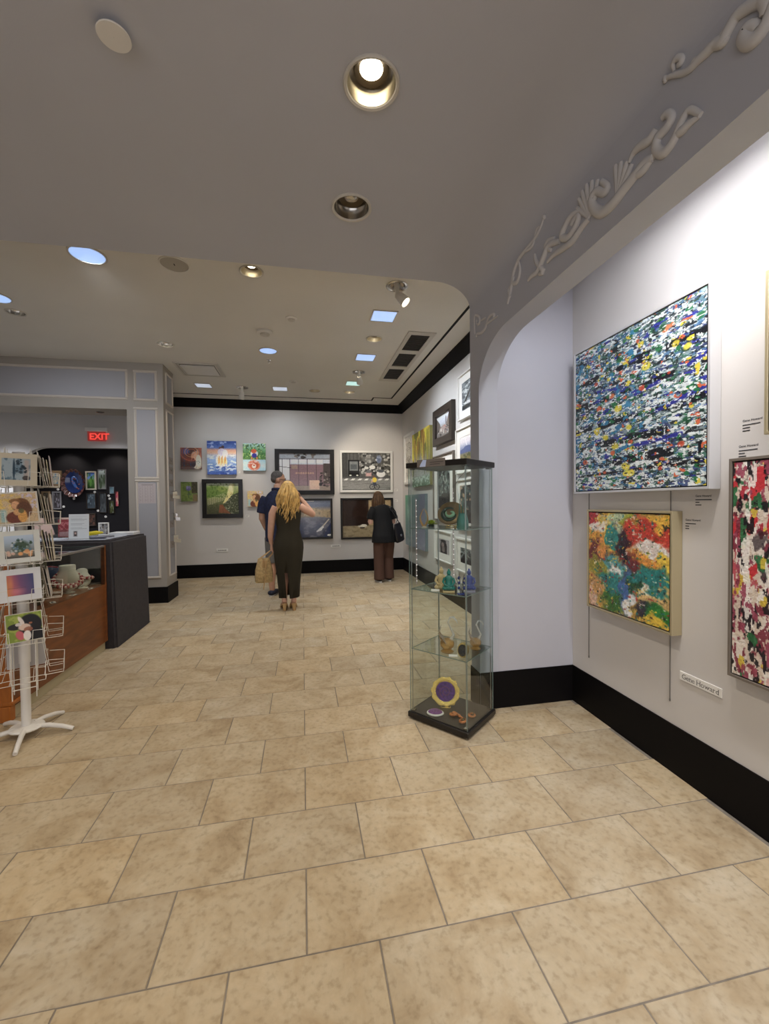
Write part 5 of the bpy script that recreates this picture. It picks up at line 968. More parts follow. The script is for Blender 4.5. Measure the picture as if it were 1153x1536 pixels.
# ---- wooden vitrine
VX, VY0, VY1 = -1.85, 3.07, 4.43
vt = thing('wooden_vitrine', 'low wooden display counter with a glass top section and cream kick plate', 'display counter', (VX, VY0, 0))
LY = VY1-VY0; DX = -0.56
MB().box(DX, 0, 0.03, LY, 0.085, 0.63).build('front_panel', OAK, vt)
MB().cbox(DX, 0.002, -0.005, 0.03, 0, 1.0, 0.004).build('end_panel', OAKE, vt)
MB().cbox(-0.09, 0.004, -0.02, 0.035, 0, 0.10, 0.004).build('leg', OAKE, vt)
MB().cbox(-0.05, 0.012, -0.01, 0.16, 0.10, 0.125, 0.004).build('ledge', OAKE, vt)
MB().box(DX, -0.02, 0.06, LY-0.01, 0, 0.085).build('kick_plate', KICK, vt)
MB().cbox(-0.035, 0.003, LY-0.028, LY, 0.085, 1.0, 0.003).build('corner_post', OAK, vt); MB().cbox(DX, DX+0.03, LY-0.028, LY, 0.63, 1.0, 0.003).build('corner_post', OAK, vt)
MB().box(DX, DX+0.012, 0.03, LY-0.028, 0.63, 0.985).build('back_panel', OAK, vt)
sheet(-0.006, -0.001, 0.03, LY-0.028, 0.63, 0.99).build('glass_front', [GLASS, EDGE], vt); sheet(DX+0.03, -0.036, LY-0.014, LY-0.010, 0.63, 0.99).build('glass_end', [GLASS, EDGE], vt); sheet(DX, -0.006, 0.03, LY-0.028, 0.992, 0.998).build('glass_top', [GLASS, EDGE], vt)
MB().cbox(-0.016, 0.003, 0.03, LY-0.028, 0.984, 1.002, 0.002).build('metal_rail', mat('satin_rail', (0.45, 0.43, 0.40), 0.35, metal=0.8), vt)
# jewellery inside
BUST = mat('cream_velvet', (0.62, 0.57, 0.45), 0.85); BEADR = mat('coral_bead', (0.32, 0.035, 0.04), 0.3); BEADC = mat('ivory_bead', (0.66, 0.50, 0.40), 0.35); DKMET = mat('dark_stand', (0.03, 0.028, 0.026), 0.4)
def bust(label, loc, rz, sc, tilt=0.0):
    t = thing('necklace_bust', label, 'jewellery bust', M=Matrix.Translation(loc) @ Matrix.Rotation(rz, 4, 'Z') @ Matrix.Scale(sc, 4))
    TM = Matrix.Translation((0, 0, 0.02)) @ Matrix.Rotation(tilt, 4, 'X')
    n = 24; rings = []
    for z, rx, ry, oy in ((0.0, 0.035, 0.025, 0.0), (0.03, 0.070, 0.040, -0.004), (0.08, 0.085, 0.052, -0.004), (0.12, 0.082, 0.062, 0.0), (0.15, 0.068, 0.062, 0.004), (0.17, 0.060, 0.058, 0.006), (0.212, 0.059, 0.057, 0.006), (0.218, 0.056, 0.054, 0.006)):
        rings.append([(rx*math.cos(2*math.pi*k/n), oy+ry*math.sin(2*math.pi*k/n), z) for k in range(n)])
    MB().loft(rings, M=TM).build('torso', BUST, t, 50)
    MB().lathe([(0.05, 0), (0.05, 0.006), (0.02, 0.012), (0.012, 0.03)], 20).build('foot', BUST, t, 40)
    return t, TM
BZ, BX, BY, BO = zip(*((0.0, 0.035, 0.025, 0.0), (0.03, 0.070, 0.040, -0.004), (0.08, 0.085, 0.052, -0.004), (0.12, 0.082, 0.062, 0.0), (0.15, 0.068, 0.062, 0.004), (0.17, 0.060, 0.058, 0.006), (0.212, 0.059, 0.057, 0.006)))
def necklace(label, loc, rz, sc, TM, rx=0.112, drop=0.12, nb=34):
    t = thing('bead_necklace', label, 'necklace', M=Matrix.Translation(loc) @ Matrix.Rotation(rz, 4, 'Z') @ Matrix.Scale(sc, 4)); pr = {}
    for k in range(nb):
        a = -math.pi/2+2*math.pi*(k+0.5)/nb; s = (1+math.cos(a+math.pi/2))/2   # s=1 at the front
        zz = 0.172-drop*s**0.8; ex, ey, eo = (float(np.interp(zz, BZ, q_)) for q_ in (BX, BY, BO)); g_ = 0.010+0.003*s; p = TM @ Vector(((ex+g_)*math.cos(a), eo+(ey+g_)*math.sin(a), zz))
        for j in range(2):
            c = (k+j) % 2; key = c
            if key not in pr: pr[key] = MB().sphere((0, 0, 0), (0.012, 0.012, 0.016), 8, 6).build('bead', BEADC if c else BEADR, t, 60); o = pr[key]
            else: o = pr[key].copy(); COL.objects.link(o)
            nn = (TM.to_3x3() @ Vector((math.cos(a), math.sin(a), 0))).normalized(); o.location = p+nn*(0.010*j)+Vector((0, 0, -0.013*j+0.003*math.sin(k*2.3)))
    return t
P = at(112, 880, Z=0.63); P = Vector((-1.985, 4.04, 0.631)); _, TM = bust('cream jewellery bust wearing a coral necklace inside the vitrine', P, math.radians(35), 1.0); necklace('chunky coral and ivory bead necklace on the upright bust', P, math.radians(35), 1.0, TM)
P2 = Vector((-1.965, 4.25, 0.631)); b2, TM2 = bust('cream jewellery bust tilted back beside the vitrine end post', P2, math.radians(30), 0.78, math.radians(-38)); necklace('dark coral bead necklace on the tilted bust', P2, math.radians(30), 0.78, TM2, 0.105, 0.10, 28)
t = thing('jewellery_box', 'dark olive presentation box with raised lid inside the vitrine', 'box', (-2.08, 3.66, 0.631), math.radians(20)); OLIVE = mat('olive_leather', (0.085, 0.07, 0.03), 0.5)
MB().cbox(-0.10, 0.10, -0.13, 0.13, 0, 0.10, 0.006).build('body', OLIVE, t, 30); MB().cbox(-0.10, 0.10, -0.008, 0.008, 0, 0.24, 0.004, M=Matrix.Translation((0, 0.12, 0.10)) @ Matrix.Rotation(math.radians(-20), 4, 'X')).build('lid', OLIVE, t, 30)
t = thing('jewellery_pouch', 'slate blue fabric pouch leaning at the vitrine end', 'pouch', (-2.25, 4.33, 0.631)); MB().sphere((0, 0, 0.10), (0.10, 0.05, 0.10), 18, 12).build('pouch_body', mat('slate_fabric', (0.05, 0.07, 0.12), 0.85, bump=(60, 0.5)), t, 60); MB().tube([(-0.06, -0.03, 0.19), (0, -0.045, 0.20), (0.06, -0.03, 0.19)], 0.006, 8).build('drawstring', BEADR, t, 60)
t = thing('jewellery_box', 'flat dark red presentation box near the front of the vitrine', 'box', (-1.99, 3.37, 0.631), 0.2); MB().cbox(-0.08, 0.08, -0.09, 0.09, 0, 0.035, 0.005).build('body', mat('maroon_leather', (0.10, 0.016, 0.018), 0.5), t, 30); MB().cbox(-0.082, 0.082, -0.092, 0.092, 0.036, 0.055, 0.005).build('lid', mat('maroon_leather', (0.10, 0.016, 0.018), 0.5), t, 30)
for k in range(3):
    t = thing('price_card', ('small white price card at the foot of the upright bust', 'small white price card beside the tilted bust', 'small white price card before the olive box')[k], 'price tag', ((-1.895, 3.93, 0.631), (-1.885, 4.20, 0.631), (-1.905, 3.66, 0.631))[k], 0.3*k); MB().cbox(-0.018, 0.018, -0.03, 0.03, 0, 0.003, 0.001).build('card', MATB, t); MB().box(-0.012, 0.002, -0.02, 0.02, 0.003, 0.0034).build('lettering', INK, t)
# ---- things on the counter
PINK = mat('pale_pink_print', (0.62, 0.44, 0.37), 0.5)
def on_counter(px_, Y): 
    P = at(px_, 800, Y=Y); return Vector((P.x, Y, ZT))
t = thing('pink_poster', 'wide pale pink poster board standing at the back of the counter', 'poster', M=Matrix.Translation(on_counter(89, 5.12)) @ Matrix.Rotation(math.radians(18), 4, 'Z'))
MB().cbox(-0.22, 0.22, -0.004, 0.004, 0.012, 0.20, 0.001, M=Matrix.Rotation(math.radians(-10), 4, 'X')).build('board', PINK, t); MB().cbox(-0.22, 0.22, -0.02, 0.03, 0, 0.014, 0.002).build('foot', mat('maroon_board', (0.09, 0.02, 0.025), 0.6), t)
t = thing('display_stand', 'dark vase shaped silhouette stand before the pink poster', 'display stand', on_counter(86, 4.98)); MB().lathe([(0.045, 0), (0.05, 0.01), (0.022, 0.03), (0.03, 0.07), (0.045, 0.12), (0.05, 0.16), (0.035, 0.195), (0.001, 0.205)], 20).build('form', DKMET, t, 50); MB().tube([(0.03, -0.03, 0.16), (0.05, -0.04, 0.12), (0.052, -0.03, 0.07)], [0.012, 0.014, 0.008], 8).build('drape', DKMET, t, 50)
t = thing('brochure_holder', 'clear acrylic stand holding a dark red brochure on the counter', 'brochure holder', M=Matrix.Translation(on_counter(96, 4.80)) @ Matrix.Rotation(math.radians(25), 4, 'Z'))
TL = Matrix.Rotation(math.radians(-16), 4, 'X'); MB().cbox(-0.05, 0.05, -0.02, -0.017, 0.004, 0.085, 0.001, M=TL).build('acrylic_pocket', GLASS, t); MB().cbox(-0.05, 0.05, -0.04, 0.05, 0, 0.004, 0.001).build('acrylic_foot', GLASS, t); MB().cbox(-0.055, 0.055, 0.0, 0.003, 0.004, 0.20, 0.001, M=TL).build('acrylic_back', GLASS, t)
p = Pt(20, 40, (128, 44, 52), 41); p.layer((170, 92, 98), 5, 8, 0.6, 0.1); p.rect(0.1, 0.9, 0.05, 0.3, (186, 170, 176), 0.6); canvas('brochure', p, 0.095, 0.185, -0.006, CARDM, t, M=TL @ Matrix.Translation((0, 0, 0.10)))
t = thing('counter_sign', 'tall white printed notice standing on the counter', 'sign', M=Matrix.Translation(on_counter(118, 4.60)) @ Matrix.Rotation(math.radians(14), 4, 'Z')); TL = Matrix.Rotation(math.radians(-8), 4, 'X')
p = Pt(44, 66, (206, 212, 216), 42)
for k in range(13):
    if k not in (6,): p.rect(0.10, 0.9-0.12*((k*7) % 3), 0.90-0.042*k, 0.912-0.042*k, (120, 128, 136), 0.9, 0.006)
p.rect(0.22, 0.44, 0.08, 0.32, (150, 150, 150)); p.rect(0.26, 0.40, 0.10, 0.30, (70, 60, 60)); p.ell(0.33, 0.22, 0.05, 0.05, (190, 160, 150))
MB().box(-0.082, 0.082, -0.001, 0.003, 0.003, 0.245, M=TL).build('backing', WHTF, t); canvas('notice', p, 0.164, 0.242, -0.0016, CARDM, t, M=TL @ Matrix.Translation((0, 0, 0.124))); MB().cbox(-0.082, 0.082, -0.02, 0.05, 0, 0.003, 0.001).build('acrylic_foot', GLASS, t)
def paper(label, px_, Y, w, d, h, rz, cols, name='paper_stack', cat='papers'):
    P = on_counter(px_, Y); t = thing(name, label, cat, P, rz); k = len(cols)
    for i, c in enumerate(cols): MB().cbox(-w/2, w/2, -d/2, d/2, h*i/k, h*(i+1)/k-0.0003, 0.0008, M=Matrix.Rotation(0.12*math.sin(i*3.1), 4, 'Z')).build('sheet', mat('paper_%d_%d_%d' % c, S(*c), 0.5), t)
paper('fan of dark printed brochures beside the white notice', 147, 4.59, 0.12, 0.10, 0.020, 0.2, [(60, 64, 78), (96, 100, 116), (40, 42, 50), (120, 124, 140)], 'brochure_pile', 'brochures'); paper('stack of white papers at the far end of the counter', 187, 5.12, 0.24, 0.22, 0.030, 0.05, [(206, 208, 210), (196, 200, 204), (214, 214, 214)]); paper('loose white papers under the pink poster', 76, 4.62, 0.22, 0.16, 0.006, -0.2, [(190, 200, 214), (204, 210, 220)]); paper('silver foil brochures spilling off the brochure fan', 158, 4.74, 0.12, 0.10, 0.015, -0.4, [(150, 150, 156), (90, 90, 96)], 'brochure_pile', 'brochures')
t = thing('banana_pouch', 'bright yellow curved pencil pouch on the counter', 'pouch', on_counter(139, 4.84), 0.3); MB().tube([(-0.09, 0, 0.022), (-0.04, 0.01, 0.034), (0.03, 0.01, 0.042), (0.09, -0.01, 0.044)], [0.010, 0.022, 0.022, 0.008], 10).build('pouch_body', mat('yellow_vinyl', (0.62, 0.50, 0.01), 0.4), t, 60); MB().tube([(-0.085, -0.002, 0.034), (-0.04, 0.008, 0.056), (0.03, 0.008, 0.064)], 0.002, 6).build('zipper', DKMET, t)
t = thing('photo_stand', 'small white framed photograph standing on the counter', 'photo frame', on_counter(156, 5.05), 0.1); frame_mesh(0.10, 0.14, 0.012, 0.014).build('frame', WHTF, t).location = (0, 0, 0.07); p = Pt(16, 22, (150, 150, 152), 43); p.blobs(14, [(60, 60, 60), (110, 100, 96), (190, 190, 190)], 0.12); o = canvas('print', p, 0.078, 0.118, -0.006, PHOTO, t); o.location = (0, 0, 0.07); MB().box(-0.04, 0.04, 0, 0.003, 0.01, 0.13).build('backing', GAP, t)

# ---- niche: small frames and a glass wall platter
TAN = mat('tan_wood_frame', (0.20, 0.135, 0.075), 0.5); CREAMF = mat('cream_frame', (0.50, 0.46, 0.38), 0.5); SILF = mat('pewter_frame', (0.24, 0.23, 0.24), 0.4, metal=0.4)
YW = 8.998
def niche_pic(rect, p, fm, fw, label, mw=0.0):
    x0, y0, x1, y1 = rect; a = at(x0, y0, Y=YW); b = at(x1, y1, Y=YW)
    return picture('small_picture', label, 'framed picture', Vector(((a.x+b.x)/2, YW, (a.z+b.z)/2)), b.x-a.x, a.z-b.z, 0.0, p, style='frame', d=0.03, fw=fw, fmat=fm, mw=mw)
def quick(base, blobs, seed, n=20, m=24, grad=None):
    p = Pt(n, m, base, seed)
    if grad: p.grad(grad)
    p.blobs(14, blobs, 0.12); return p
niche_pic((66, 702, 73, 722), quick((120, 140, 110), [(90, 110, 90), (160, 170, 150)], 50), CREAMF, 0.014, 'white framed green picture half hidden by the card rack in the niche')
niche_pic((75.6, 706, 93.6, 729.6), quick((170, 170, 160), [(84, 130, 170), (206, 196, 176), (120, 160, 186)], 51), TAN, 0.045, 'tan framed seaside picture on the black niche wall')
niche_pic((128.6, 707, 145.2, 734.8), quick((60, 90, 40), [(50, 100, 40), (90, 140, 60)], 52, grad=[(0, (40, 60, 34)), (0.3, (60, 104, 44)), (0.55, (120, 140, 96)), (0.62, (100, 140, 206)), (1, (70, 112, 196))]), CREAMF, 0.026, 'cream framed green valley under a bright blue sky in the niche')
niche_pic((147, 704, 160, 734), quick((90, 100, 90), [(60, 76, 54), (52, 66, 50)], 53, grad=[(0, (130, 136, 134)), (0.3, (76, 92, 70)), (0.7, (110, 124, 120)), (1, (186, 200, 206))]), SILF, 0.014, 'slim framed river canyon picture on the niche wall')
niche_pic((62.6, 737, 76.7, 764), quick((96, 88, 72), [(60, 56, 48), (130, 120, 100)], 54), TAN, 0.03, 'tan framed sepia archway picture low in the niche')
niche_pic((79, 737.4, 93.6, 764), quick((70, 66, 68), [(130, 124, 136), (50, 46, 48)], 55), SILF, 0.025, 'pewter framed dim forest picture low in the niche')
niche_pic((130, 740, 144.6, 763), quick((62, 74, 84), [(100, 116, 128), (50, 58, 66)], 56), DKF, 0.012, 'blue grey glazed picture under the valley painting')
niche_pic((149, 739, 161, 769), quick((58, 62, 66), [(80, 86, 90), (44, 48, 50)], 57), DKF, 0.01, 'plain grey panel picture under the canyon picture')
niche_pic((164.5, 730, 172, 740.7), quick((96, 130, 146), [(120, 150, 160)], 58, 12, 14), SILF, 0.008, 'tiny pale blue picture beside the canyon picture')
niche_pic((173.2, 737, 179, 759.5), quick((190, 80, 90), [(206, 150, 50), (186, 60, 110), (220, 190, 160)], 59, 12, 24), DKF, 0.006, 'narrow pink and orange picture at the niche edge')
niche_pic((164, 751, 172.4, 770), quick((64, 70, 40), [(90, 96, 60), (150, 160, 160)], 60, 14, 20), DKF, 0.01, 'small olive picture under the tiny blue one')
niche_pic((130, 770, 144.6, 789), quick((70, 52, 46), [(100, 66, 54), (40, 36, 36)], 61), DKF, 0.014, 'brown picture low on the niche wall above the counter')
a = at(113, 725, Y=YW); t = thing('glass_wall_platter', 'ruffled oval glass wall platter with blue centre and orange spotted rim', 'glass platter', M=Matrix.Translation((a.x, YW, a.z)) @ Matrix.Rotation(math.pi/2, 4, 'X') @ Matrix.Diagonal((0.80, 1.02, 1, 1)))
n = 64; DBL = mat('cobalt_glass', (0.010, 0.022, 0.09), 0.12, coat=0.5); SPOT = mat('spotted_amber_glass', (0.085, 0.035, 0.03), 0.2, noise=(38, 0.95), coat=0.5)
MB().loft([[((r+0.007*math.sin(16*2*math.pi*k/n)*(r/0.26))*math.cos(2*math.pi*k/n), (r+0.007*math.sin(16*2*math.pi*k/n)*(r/0.26))*math.sin(2*math.pi*k/n), z+0.014*math.sin(16*2*math.pi*k/n)*(r/0.26)) for k in range(n)] for r, z in ((0.05, 0.02), (0.15, 0.03), (0.20, 0.06), (0.26, 0.09), (0.262, 0.096), (0.20, 0.068))], cap=False).build('ruffled_rim', SPOT, t, 60)
MB().lathe([(0.205, 0.060), (0.12, 0.036), (0.001, 0.030)], 40, M=Matrix.Translation((0.03, 0.02, 0.016)), cap=False).build('blue_centre', DBL, t, 60)
MB().tube([(0.02+0.07*math.cos(0.5*k)*(1-k/24), 0.0+0.13*math.sin(0.4*k)*(1-k/30), 0.056) for k in range(18)], [0.006+0.016*math.sin(math.pi*k/17) for k in range(18)], 8, flat=(1, 0.3)).build('blue_swirl', mat('sky_glass', (0.05, 0.11, 0.32), 0.15), t, 60); MB().lathe([(0.05, 0), (0.05, 0.03)], 16).build('wall_mount', DKMET, t)
for k in range(7): MB().sphere((0.07*math.cos(k*1.7)+0.04, 0.10*math.sin(k*1.3)-0.02, 0.058), (0.018, 0.012, 0.006), 8, 6).build('amber_spot', mat('amber_spot', (0.30, 0.10, 0.05), 0.2), t, 60)
for k, (px_, py_) in enumerate(((95.5, 760), (87, 734), (111, 748), (142, 738), (163.0, 743.5), (147, 766), (158.5, 775), (164.5, 748))):
    c = at(px_, py_, Y=YW); t = thing('price_dot', 'round white price sticker '+('beside the pewter framed forest picture', 'under the tan framed seaside picture', 'under the ruffled glass platter', 'under the cream framed valley', 'at the foot of the river canyon picture', 'under the blue grey glazed picture', 'under the plain grey panel', 'between the tiny blue and olive pictures')[k], 'price tag', M=Matrix.Translation((c.x, YW+0.0, c.z)) @ Matrix.Rotation(math.pi/2, 4, 'X'), group='price stickers on the niche wall'); MB().lathe([(0.022, 0), (0.022, 0.002), (0.020, 0.003)], 16).build('sticker', MATB, t); MB().box(-0.012, 0.012, -0.004, 0.0, 0.003, 0.0034).build('lettering', INK, t)
# ---- exit sign
a = at(128, 641, Y=8.36); b = at(162, 663, Y=8.36); ex = thing('exit_sign', 'red EXIT sign under a white housing above the black niche', 'exit sign', M=Matrix.Translation(((a.x+b.x)/2, YB-0.001, (a.z+b.z)/2)))
W2 = (b.x-a.x)/2; MB().cbox(-W2, W2, -0.07, 0, 0.055, 0.125, 0.006).build('housing', WHITEM, ex, 30); MB().cbox(-W2*0.82, W2*0.82, -0.045, -0.030, -0.115, 0.055, 0.002).build('panel', mat('exit_panel', (0.30, 0.05, 0.05), 0.3, emit=((1.0, 0.10, 0.08), 0.16)), ex, 30)
lettering('exit_lettering', 'EXIT', 0.155, Matrix.Translation((-W2*0.66, -0.0465, -0.085)), ex, mat('exit_red', (0.8, 0.05, 0.04), emit=((1.0, 0.08, 0.06), 0.9)), 0.004)
# recessed spot under the portal beam
t = thing('beam_downlight', 'small dark downlight under the panelled beam', 'ceiling light', (-2.78, 6.6, 2.70)); MB().lathe([(0.05, 0), (0.05, -0.008), (0.04, -0.010)], 20).build('trim_ring', CHROME, t, 40); MB().lathe([(0.036, -0.0105), (0.001, -0.0105)], 20, cap=False).build('lens', DARKV, t)
# ---- notice and hanging jewellery on the column
a = at(207, 725, Y=PY0); b = at(234, 755, Y=PY0); t = thing('paper_notice', 'printed white paper notice pinned to the panelled column', 'notice', M=Matrix.Translation(((a.x+b.x)/2, PY0-0.0045, (a.z+b.z)/2)))
p = Pt(40, 46, (182, 172, 172), 62); p.rect(0.2, 0.85, 0.91, 0.94, (90, 80, 80))
for r in range(11):
    for c in range(6): p.rect(0.06+0.15*c, 0.06+0.15*c+0.06+0.05*((r*c+r) % 2), 0.82-0.075*r, 0.85-0.075*r, (138, 124, 124), 0.9, 0.01)
w_, h_ = b.x-a.x, a.z-b.z; MB().box(-w_/2, w_/2, -0.0005, 0.001, -h_/2, h_/2).build('sheet', WHTF, t); canvas('printing', p, w_, h_, -0.0012, CARDM, t)
for k, (px_, py_, c, lb) in enumerate(((259, 742, BUST, 'cream earring card on a hook high on the column side'), (262, 775, CHROME, 'silver pendant tag hanging on the column side'), (263, 808, BUST, 'cream earring card on a hook low on the column side'))):
    q_ = at(px_, py_, X=PX1+0.06); t = thing('hanging_jewellery', lb, 'jewellery', (PX1, 6.62, q_.z)); MB().tube([(0.0, 0, 0.05), (0.06, 0, 0.05), (0.075, 0, 0.06)], 0.003, 6).build('hook', CHROME, t); MB().cbox(0.03, 0.09, -0.004, 0.004, -0.05, 0.045, 0.002).build('card', c, t); MB().cbox(0.06, 0.125, -0.003, 0.003, -0.06, -0.01, 0.002).build('tag', c, t)
    for s in (-1, 1): MB().sphere((0.06+0.015*s, -0.008, 0.0), 0.008, 8, 6).build('bead', BEADC, t, 60)
for z in (2.02, 1.88, 1.70, 1.48, 1.10, 0.80):
    t = thing('earring_card', 'small grey earring card fixed flat on the column side panel', 'jewellery', (PX1+0.003, 6.63, z), group='earring cards on the column side'); MB().box(0, 0.006, -0.09, 0.09, -0.05, 0.05).build('card', mat('dim_card', (0.30, 0.27, 0.25), 0.6), t); MB().tube([(0.008, -0.04, 0.02), (0.012, 0, -0.01), (0.008, 0.04, 0.02)], 0.003, 6).build('chain', CHROME, t)

ART_GAIN = 1.15
# ---- card rack
RK = Vector((-1.65, 2.867, 0)); RA = math.radians(26)
rack = thing('card_rack', 'white wire spinner rack of greeting cards on a five legged base', 'card rack', RK, RA)
MB().tube([(0, 0, 0.05), (0, 0, 0.62)], 0.024, 16).build('post', WHITEM, rack, 40); MB().tube([(0, 0, 0.44), (0, 0, 1.70)], 0.029, 16).build('sleeve', WHITEM, rack, 40)
MB().lathe([(0.085, 0.044), (0.088, 0.050), (0.080, 0.058), (0.03, 0.062)], 28).build('hub_plate', WHITEM, rack, 40)
for a in (-72, 0, 72, 144, 216):
    a = math.radians(a)-RA; MB().tube([(0.05*math.cos(a), 0.05*math.sin(a), 0.050), (0.12*math.cos(a), 0.12*math.sin(a), 0.048), (0.19*math.cos(a), 0.19*math.sin(a), 0.034), (0.25*math.cos(a), 0.25*math.sin(a), 0.013)], [0.014, 0.014, 0.013, 0.012], 10).build('leg', WHITEM, rack, 50)
TIERS = [1.591, 1.364, 1.145, 0.925, 0.688]; WIREW = mat('white_coated_wire', (0.70, 0.68, 0.62), 0.4); R0 = 0.095
def pocket(z, face, wid=0.206):
    """one wire pocket: two back uprights, a bottom shelf and a rounded front guard"""
    M = Matrix.Rotation(math.radians(90*face), 4, 'Z'); mb = MB(); w = wid/2; zb = z-0.096; o = R0+0.045
    for s in (-1, 1): mb.tube([(s*w*0.55, -R0+0.010, z+0.12), (s*w*0.55, -R0-0.006, z), (s*w*0.55, -R0-0.020, zb), (s*w*0.55, -o-0.04, zb)], 0.0019, 6)
    mb.tube([(-w, -R0-0.02, zb+0.085), (-w, -o-0.05, zb+0.075), (-w, -o-0.045, zb), (w, -o-0.045, zb), (w, -o-0.05, zb+0.075), (w, -R0-0.02, zb+0.085)], 0.0019, 6)
    for s in (-1, 1): mb.tube([(s*w, -o-0.05, zb+0.075), (s*(w-0.05), -o-0.05, zb+0.078), (s*(w-0.055), -o-0.047, zb)], 0.0019, 6)
    mb.tube([(-w, -R0, zb+0.0), (w, -R0, zb+0.0)], 0.0019, 6); mb.tube([(-w, -R0, zb), (-w, -o-0.045, zb)], 0.0019, 6); mb.tube([(w, -R0, zb), (w, -o-0.045, zb)], 0.0019, 6)
    tmp = MB(); tmp.v = [tuple(M @ Vector(p)) for p in mb.v]; tmp.f = mb.f; tmp.m = mb.m; tmp.build('wire_pocket', WIREW, rack, 60)
for z in TIERS+[0.470]:
    for f in range(4): pocket(z, f)
for f in range(4):
    a = math.radians(90*f+45); MB().tube([(0.078*math.cos(a), 0.078*math.sin(a), 0.24), (0.078*math.cos(a), 0.078*math.sin(a), 1.72)], 0.003, 6).build('upright_wire', WIREW, rack)
for z in (0.30, 0.95, 1.68): MB().tube([(0.078*math.cos(math.radians(90*k+45)), 0.078*math.sin(math.radians(90*k+45)), z) for k in range(4)], 0.003, 6, closed=True).build('tie_ring', WIREW, rack)
def card(z, face, off, p, label, w=0.185, h=0.185, roll=0.0, lean=8, border=0.0, bcol=(0.66, 0.63, 0.55), dx=0.0, group=None):
    M = Matrix.Translation(RK) @ Matrix.Rotation(RA+math.radians(90*face), 4, 'Z') @ Matrix.Translation((dx, -R0-0.036-off, z-0.0938+w/2*math.sin(abs(math.radians(roll)))-h/2*(1-math.cos(math.radians(roll))))) @ Matrix.Rotation(math.radians(-lean), 4, 'X') @ Matrix.Translation((0, 0, h/2)) @ Matrix.Rotation(math.radians(roll), 4, 'Y')
    t = thing('art_card', label, 'greeting card', M=M, group=group); MB().box(-w/2, w/2, 0, 0.004, -h/2, h/2).build('card_stock', mat('card_%.2f_%.2f' % (bcol[0], bcol[2]), bcol, 0.6), t)
    if p is not None: canvas('print', p, w-2*border, h-2*border, -0.0012, CARDM, t)
    return t
def c_ice():
    p = Pt(40, 44, (150, 168, 178), 70); p.layer((96, 122, 138), 6, 4, 0.5, 0.12); p.rect(0.72, 1, 0, 1, (176, 160, 152), 0.9, 0.1); p.ell(0.42, 0.5, 0.05, 0.6, (34, 60, 78), 0.95, 0.4); p.blobs(16, [(30, 46, 58), (50, 66, 78)], 0.06, (0.5, 0.85, 0.3, 0.95)); p.ell(0.85, 0.1, 0.15, 0.12, (60, 50, 48), 0.8); return p
def c_bouquet():
    p = Pt(44, 46, (150, 170, 196), 71); p.grad([(0, (70, 66, 60)), (0.15, (110, 108, 96)), (0.7, (156, 176, 196)), (1, (178, 196, 216))]); p.ell(0.55, 0.48, 0.36, 0.34, (64, 84, 66), 1, 0.4); p.blobs(40, [(46, 70, 50), (120, 140, 130), (176, 186, 190), (90, 120, 140)], 0.05, (0.2, 0.9, 0.2, 0.85)); p.blobs(9, [(214, 150, 90), (226, 172, 120)], 0.08, (0.5, 0.95, 0.1, 0.3)); p.blobs(5, [(206, 170, 150), (220, 190, 170)], 0.07, (0.05, 0.3, 0.15, 0.3)); return p
def c_sunset():
    p = Pt(40, 44, (120, 80, 110), 72)
    for c in range(3): p.img[..., c] = np.interp(p.u+0.15*(p.v-0.5), [0, 0.2, 0.5, 1], [[196, 176, 116, 66][k] if c == 0 else [120, 86, 72, 70][k] if c == 1 else [60, 92, 112, 116][k] for k in range(4)])
    p.ell(0.35, 0.2, 0.4, 0.25, (206, 120, 130), 0.6, 0.8); p.rect(0, 0.7, 0.34, 0.38, (84, 56, 72), 0.7, 0.02); p.ell(0.15, 0.6, 0.12, 0.5, (214, 140, 70), 0.5, 0.9); return p
def c_dog():
    p = Pt(44, 46, (120, 140, 40), 73); p.layer((150, 164, 60), 6, 6, 0.55, 0.1); p.ell(0.66, 0.55, 0.36, 0.42, (26, 24, 26), 1, 0.12); p.ell(0.80, 0.18, 0.30, 0.26, (24, 22, 24), 1, 0.12); p.ell(0.24, 0.55, 0.22, 0.12, (30, 26, 28), 0.95); p.ell(0.42, 0.74, 0.07, 0.22, (226, 216, 206), 0.95, 0.3, 0.4); p.ell(0.50, 0.50, 0.20, 0.14, (206, 180, 160), 1, 0.25); p.ell(0.60, 0.40, 0.14, 0.10, (150, 92, 66), 0.9); p.ell(0.34, 0.62, 0.10, 0.07, (214, 206, 200), 0.9); p.ell(0.36, 0.22, 0.13, 0.20, (190, 86, 96), 1, 0.25, 0.3); p.ell(0.56, 0.18, 0.12, 0.20, (228, 222, 216), 0.95); p.ell(0.68, 0.62, 0.05, 0.04, (150, 92, 60)); return p
card(TIERS[0], 0, 0.0, c_ice(), 'cream bordered card of a frozen blue waterfall, topmost on the rack', border=0.03, bcol=(0.62, 0.56, 0.43), roll=1.0, dx=-0.004)
card(TIERS[1], 0, 0.0, art_bust(48, 48), 'square card of a brown haired figure among yellow blossom', border=0.008, roll=-4.5, dx=-0.002)
card(TIERS[2], 0, 0.0, c_bouquet(), 'white bordered card of a flower bouquet against blue', border=0.028, bcol=(0.68, 0.70, 0.66), roll=-2.5)
card(TIERS[3], 0, 0.0, c_sunset(), 'white bordered card of an orange and violet sunset', border=0.034, bcol=(0.70, 0.72, 0.74), roll=-2.5)
card(TIERS[4], 0, 0.0, c_dog(), 'card of a black and white dog with its tongue out', w=0.165, h=0.165, border=0.004, roll=-3, dx=0.012)
k = 0
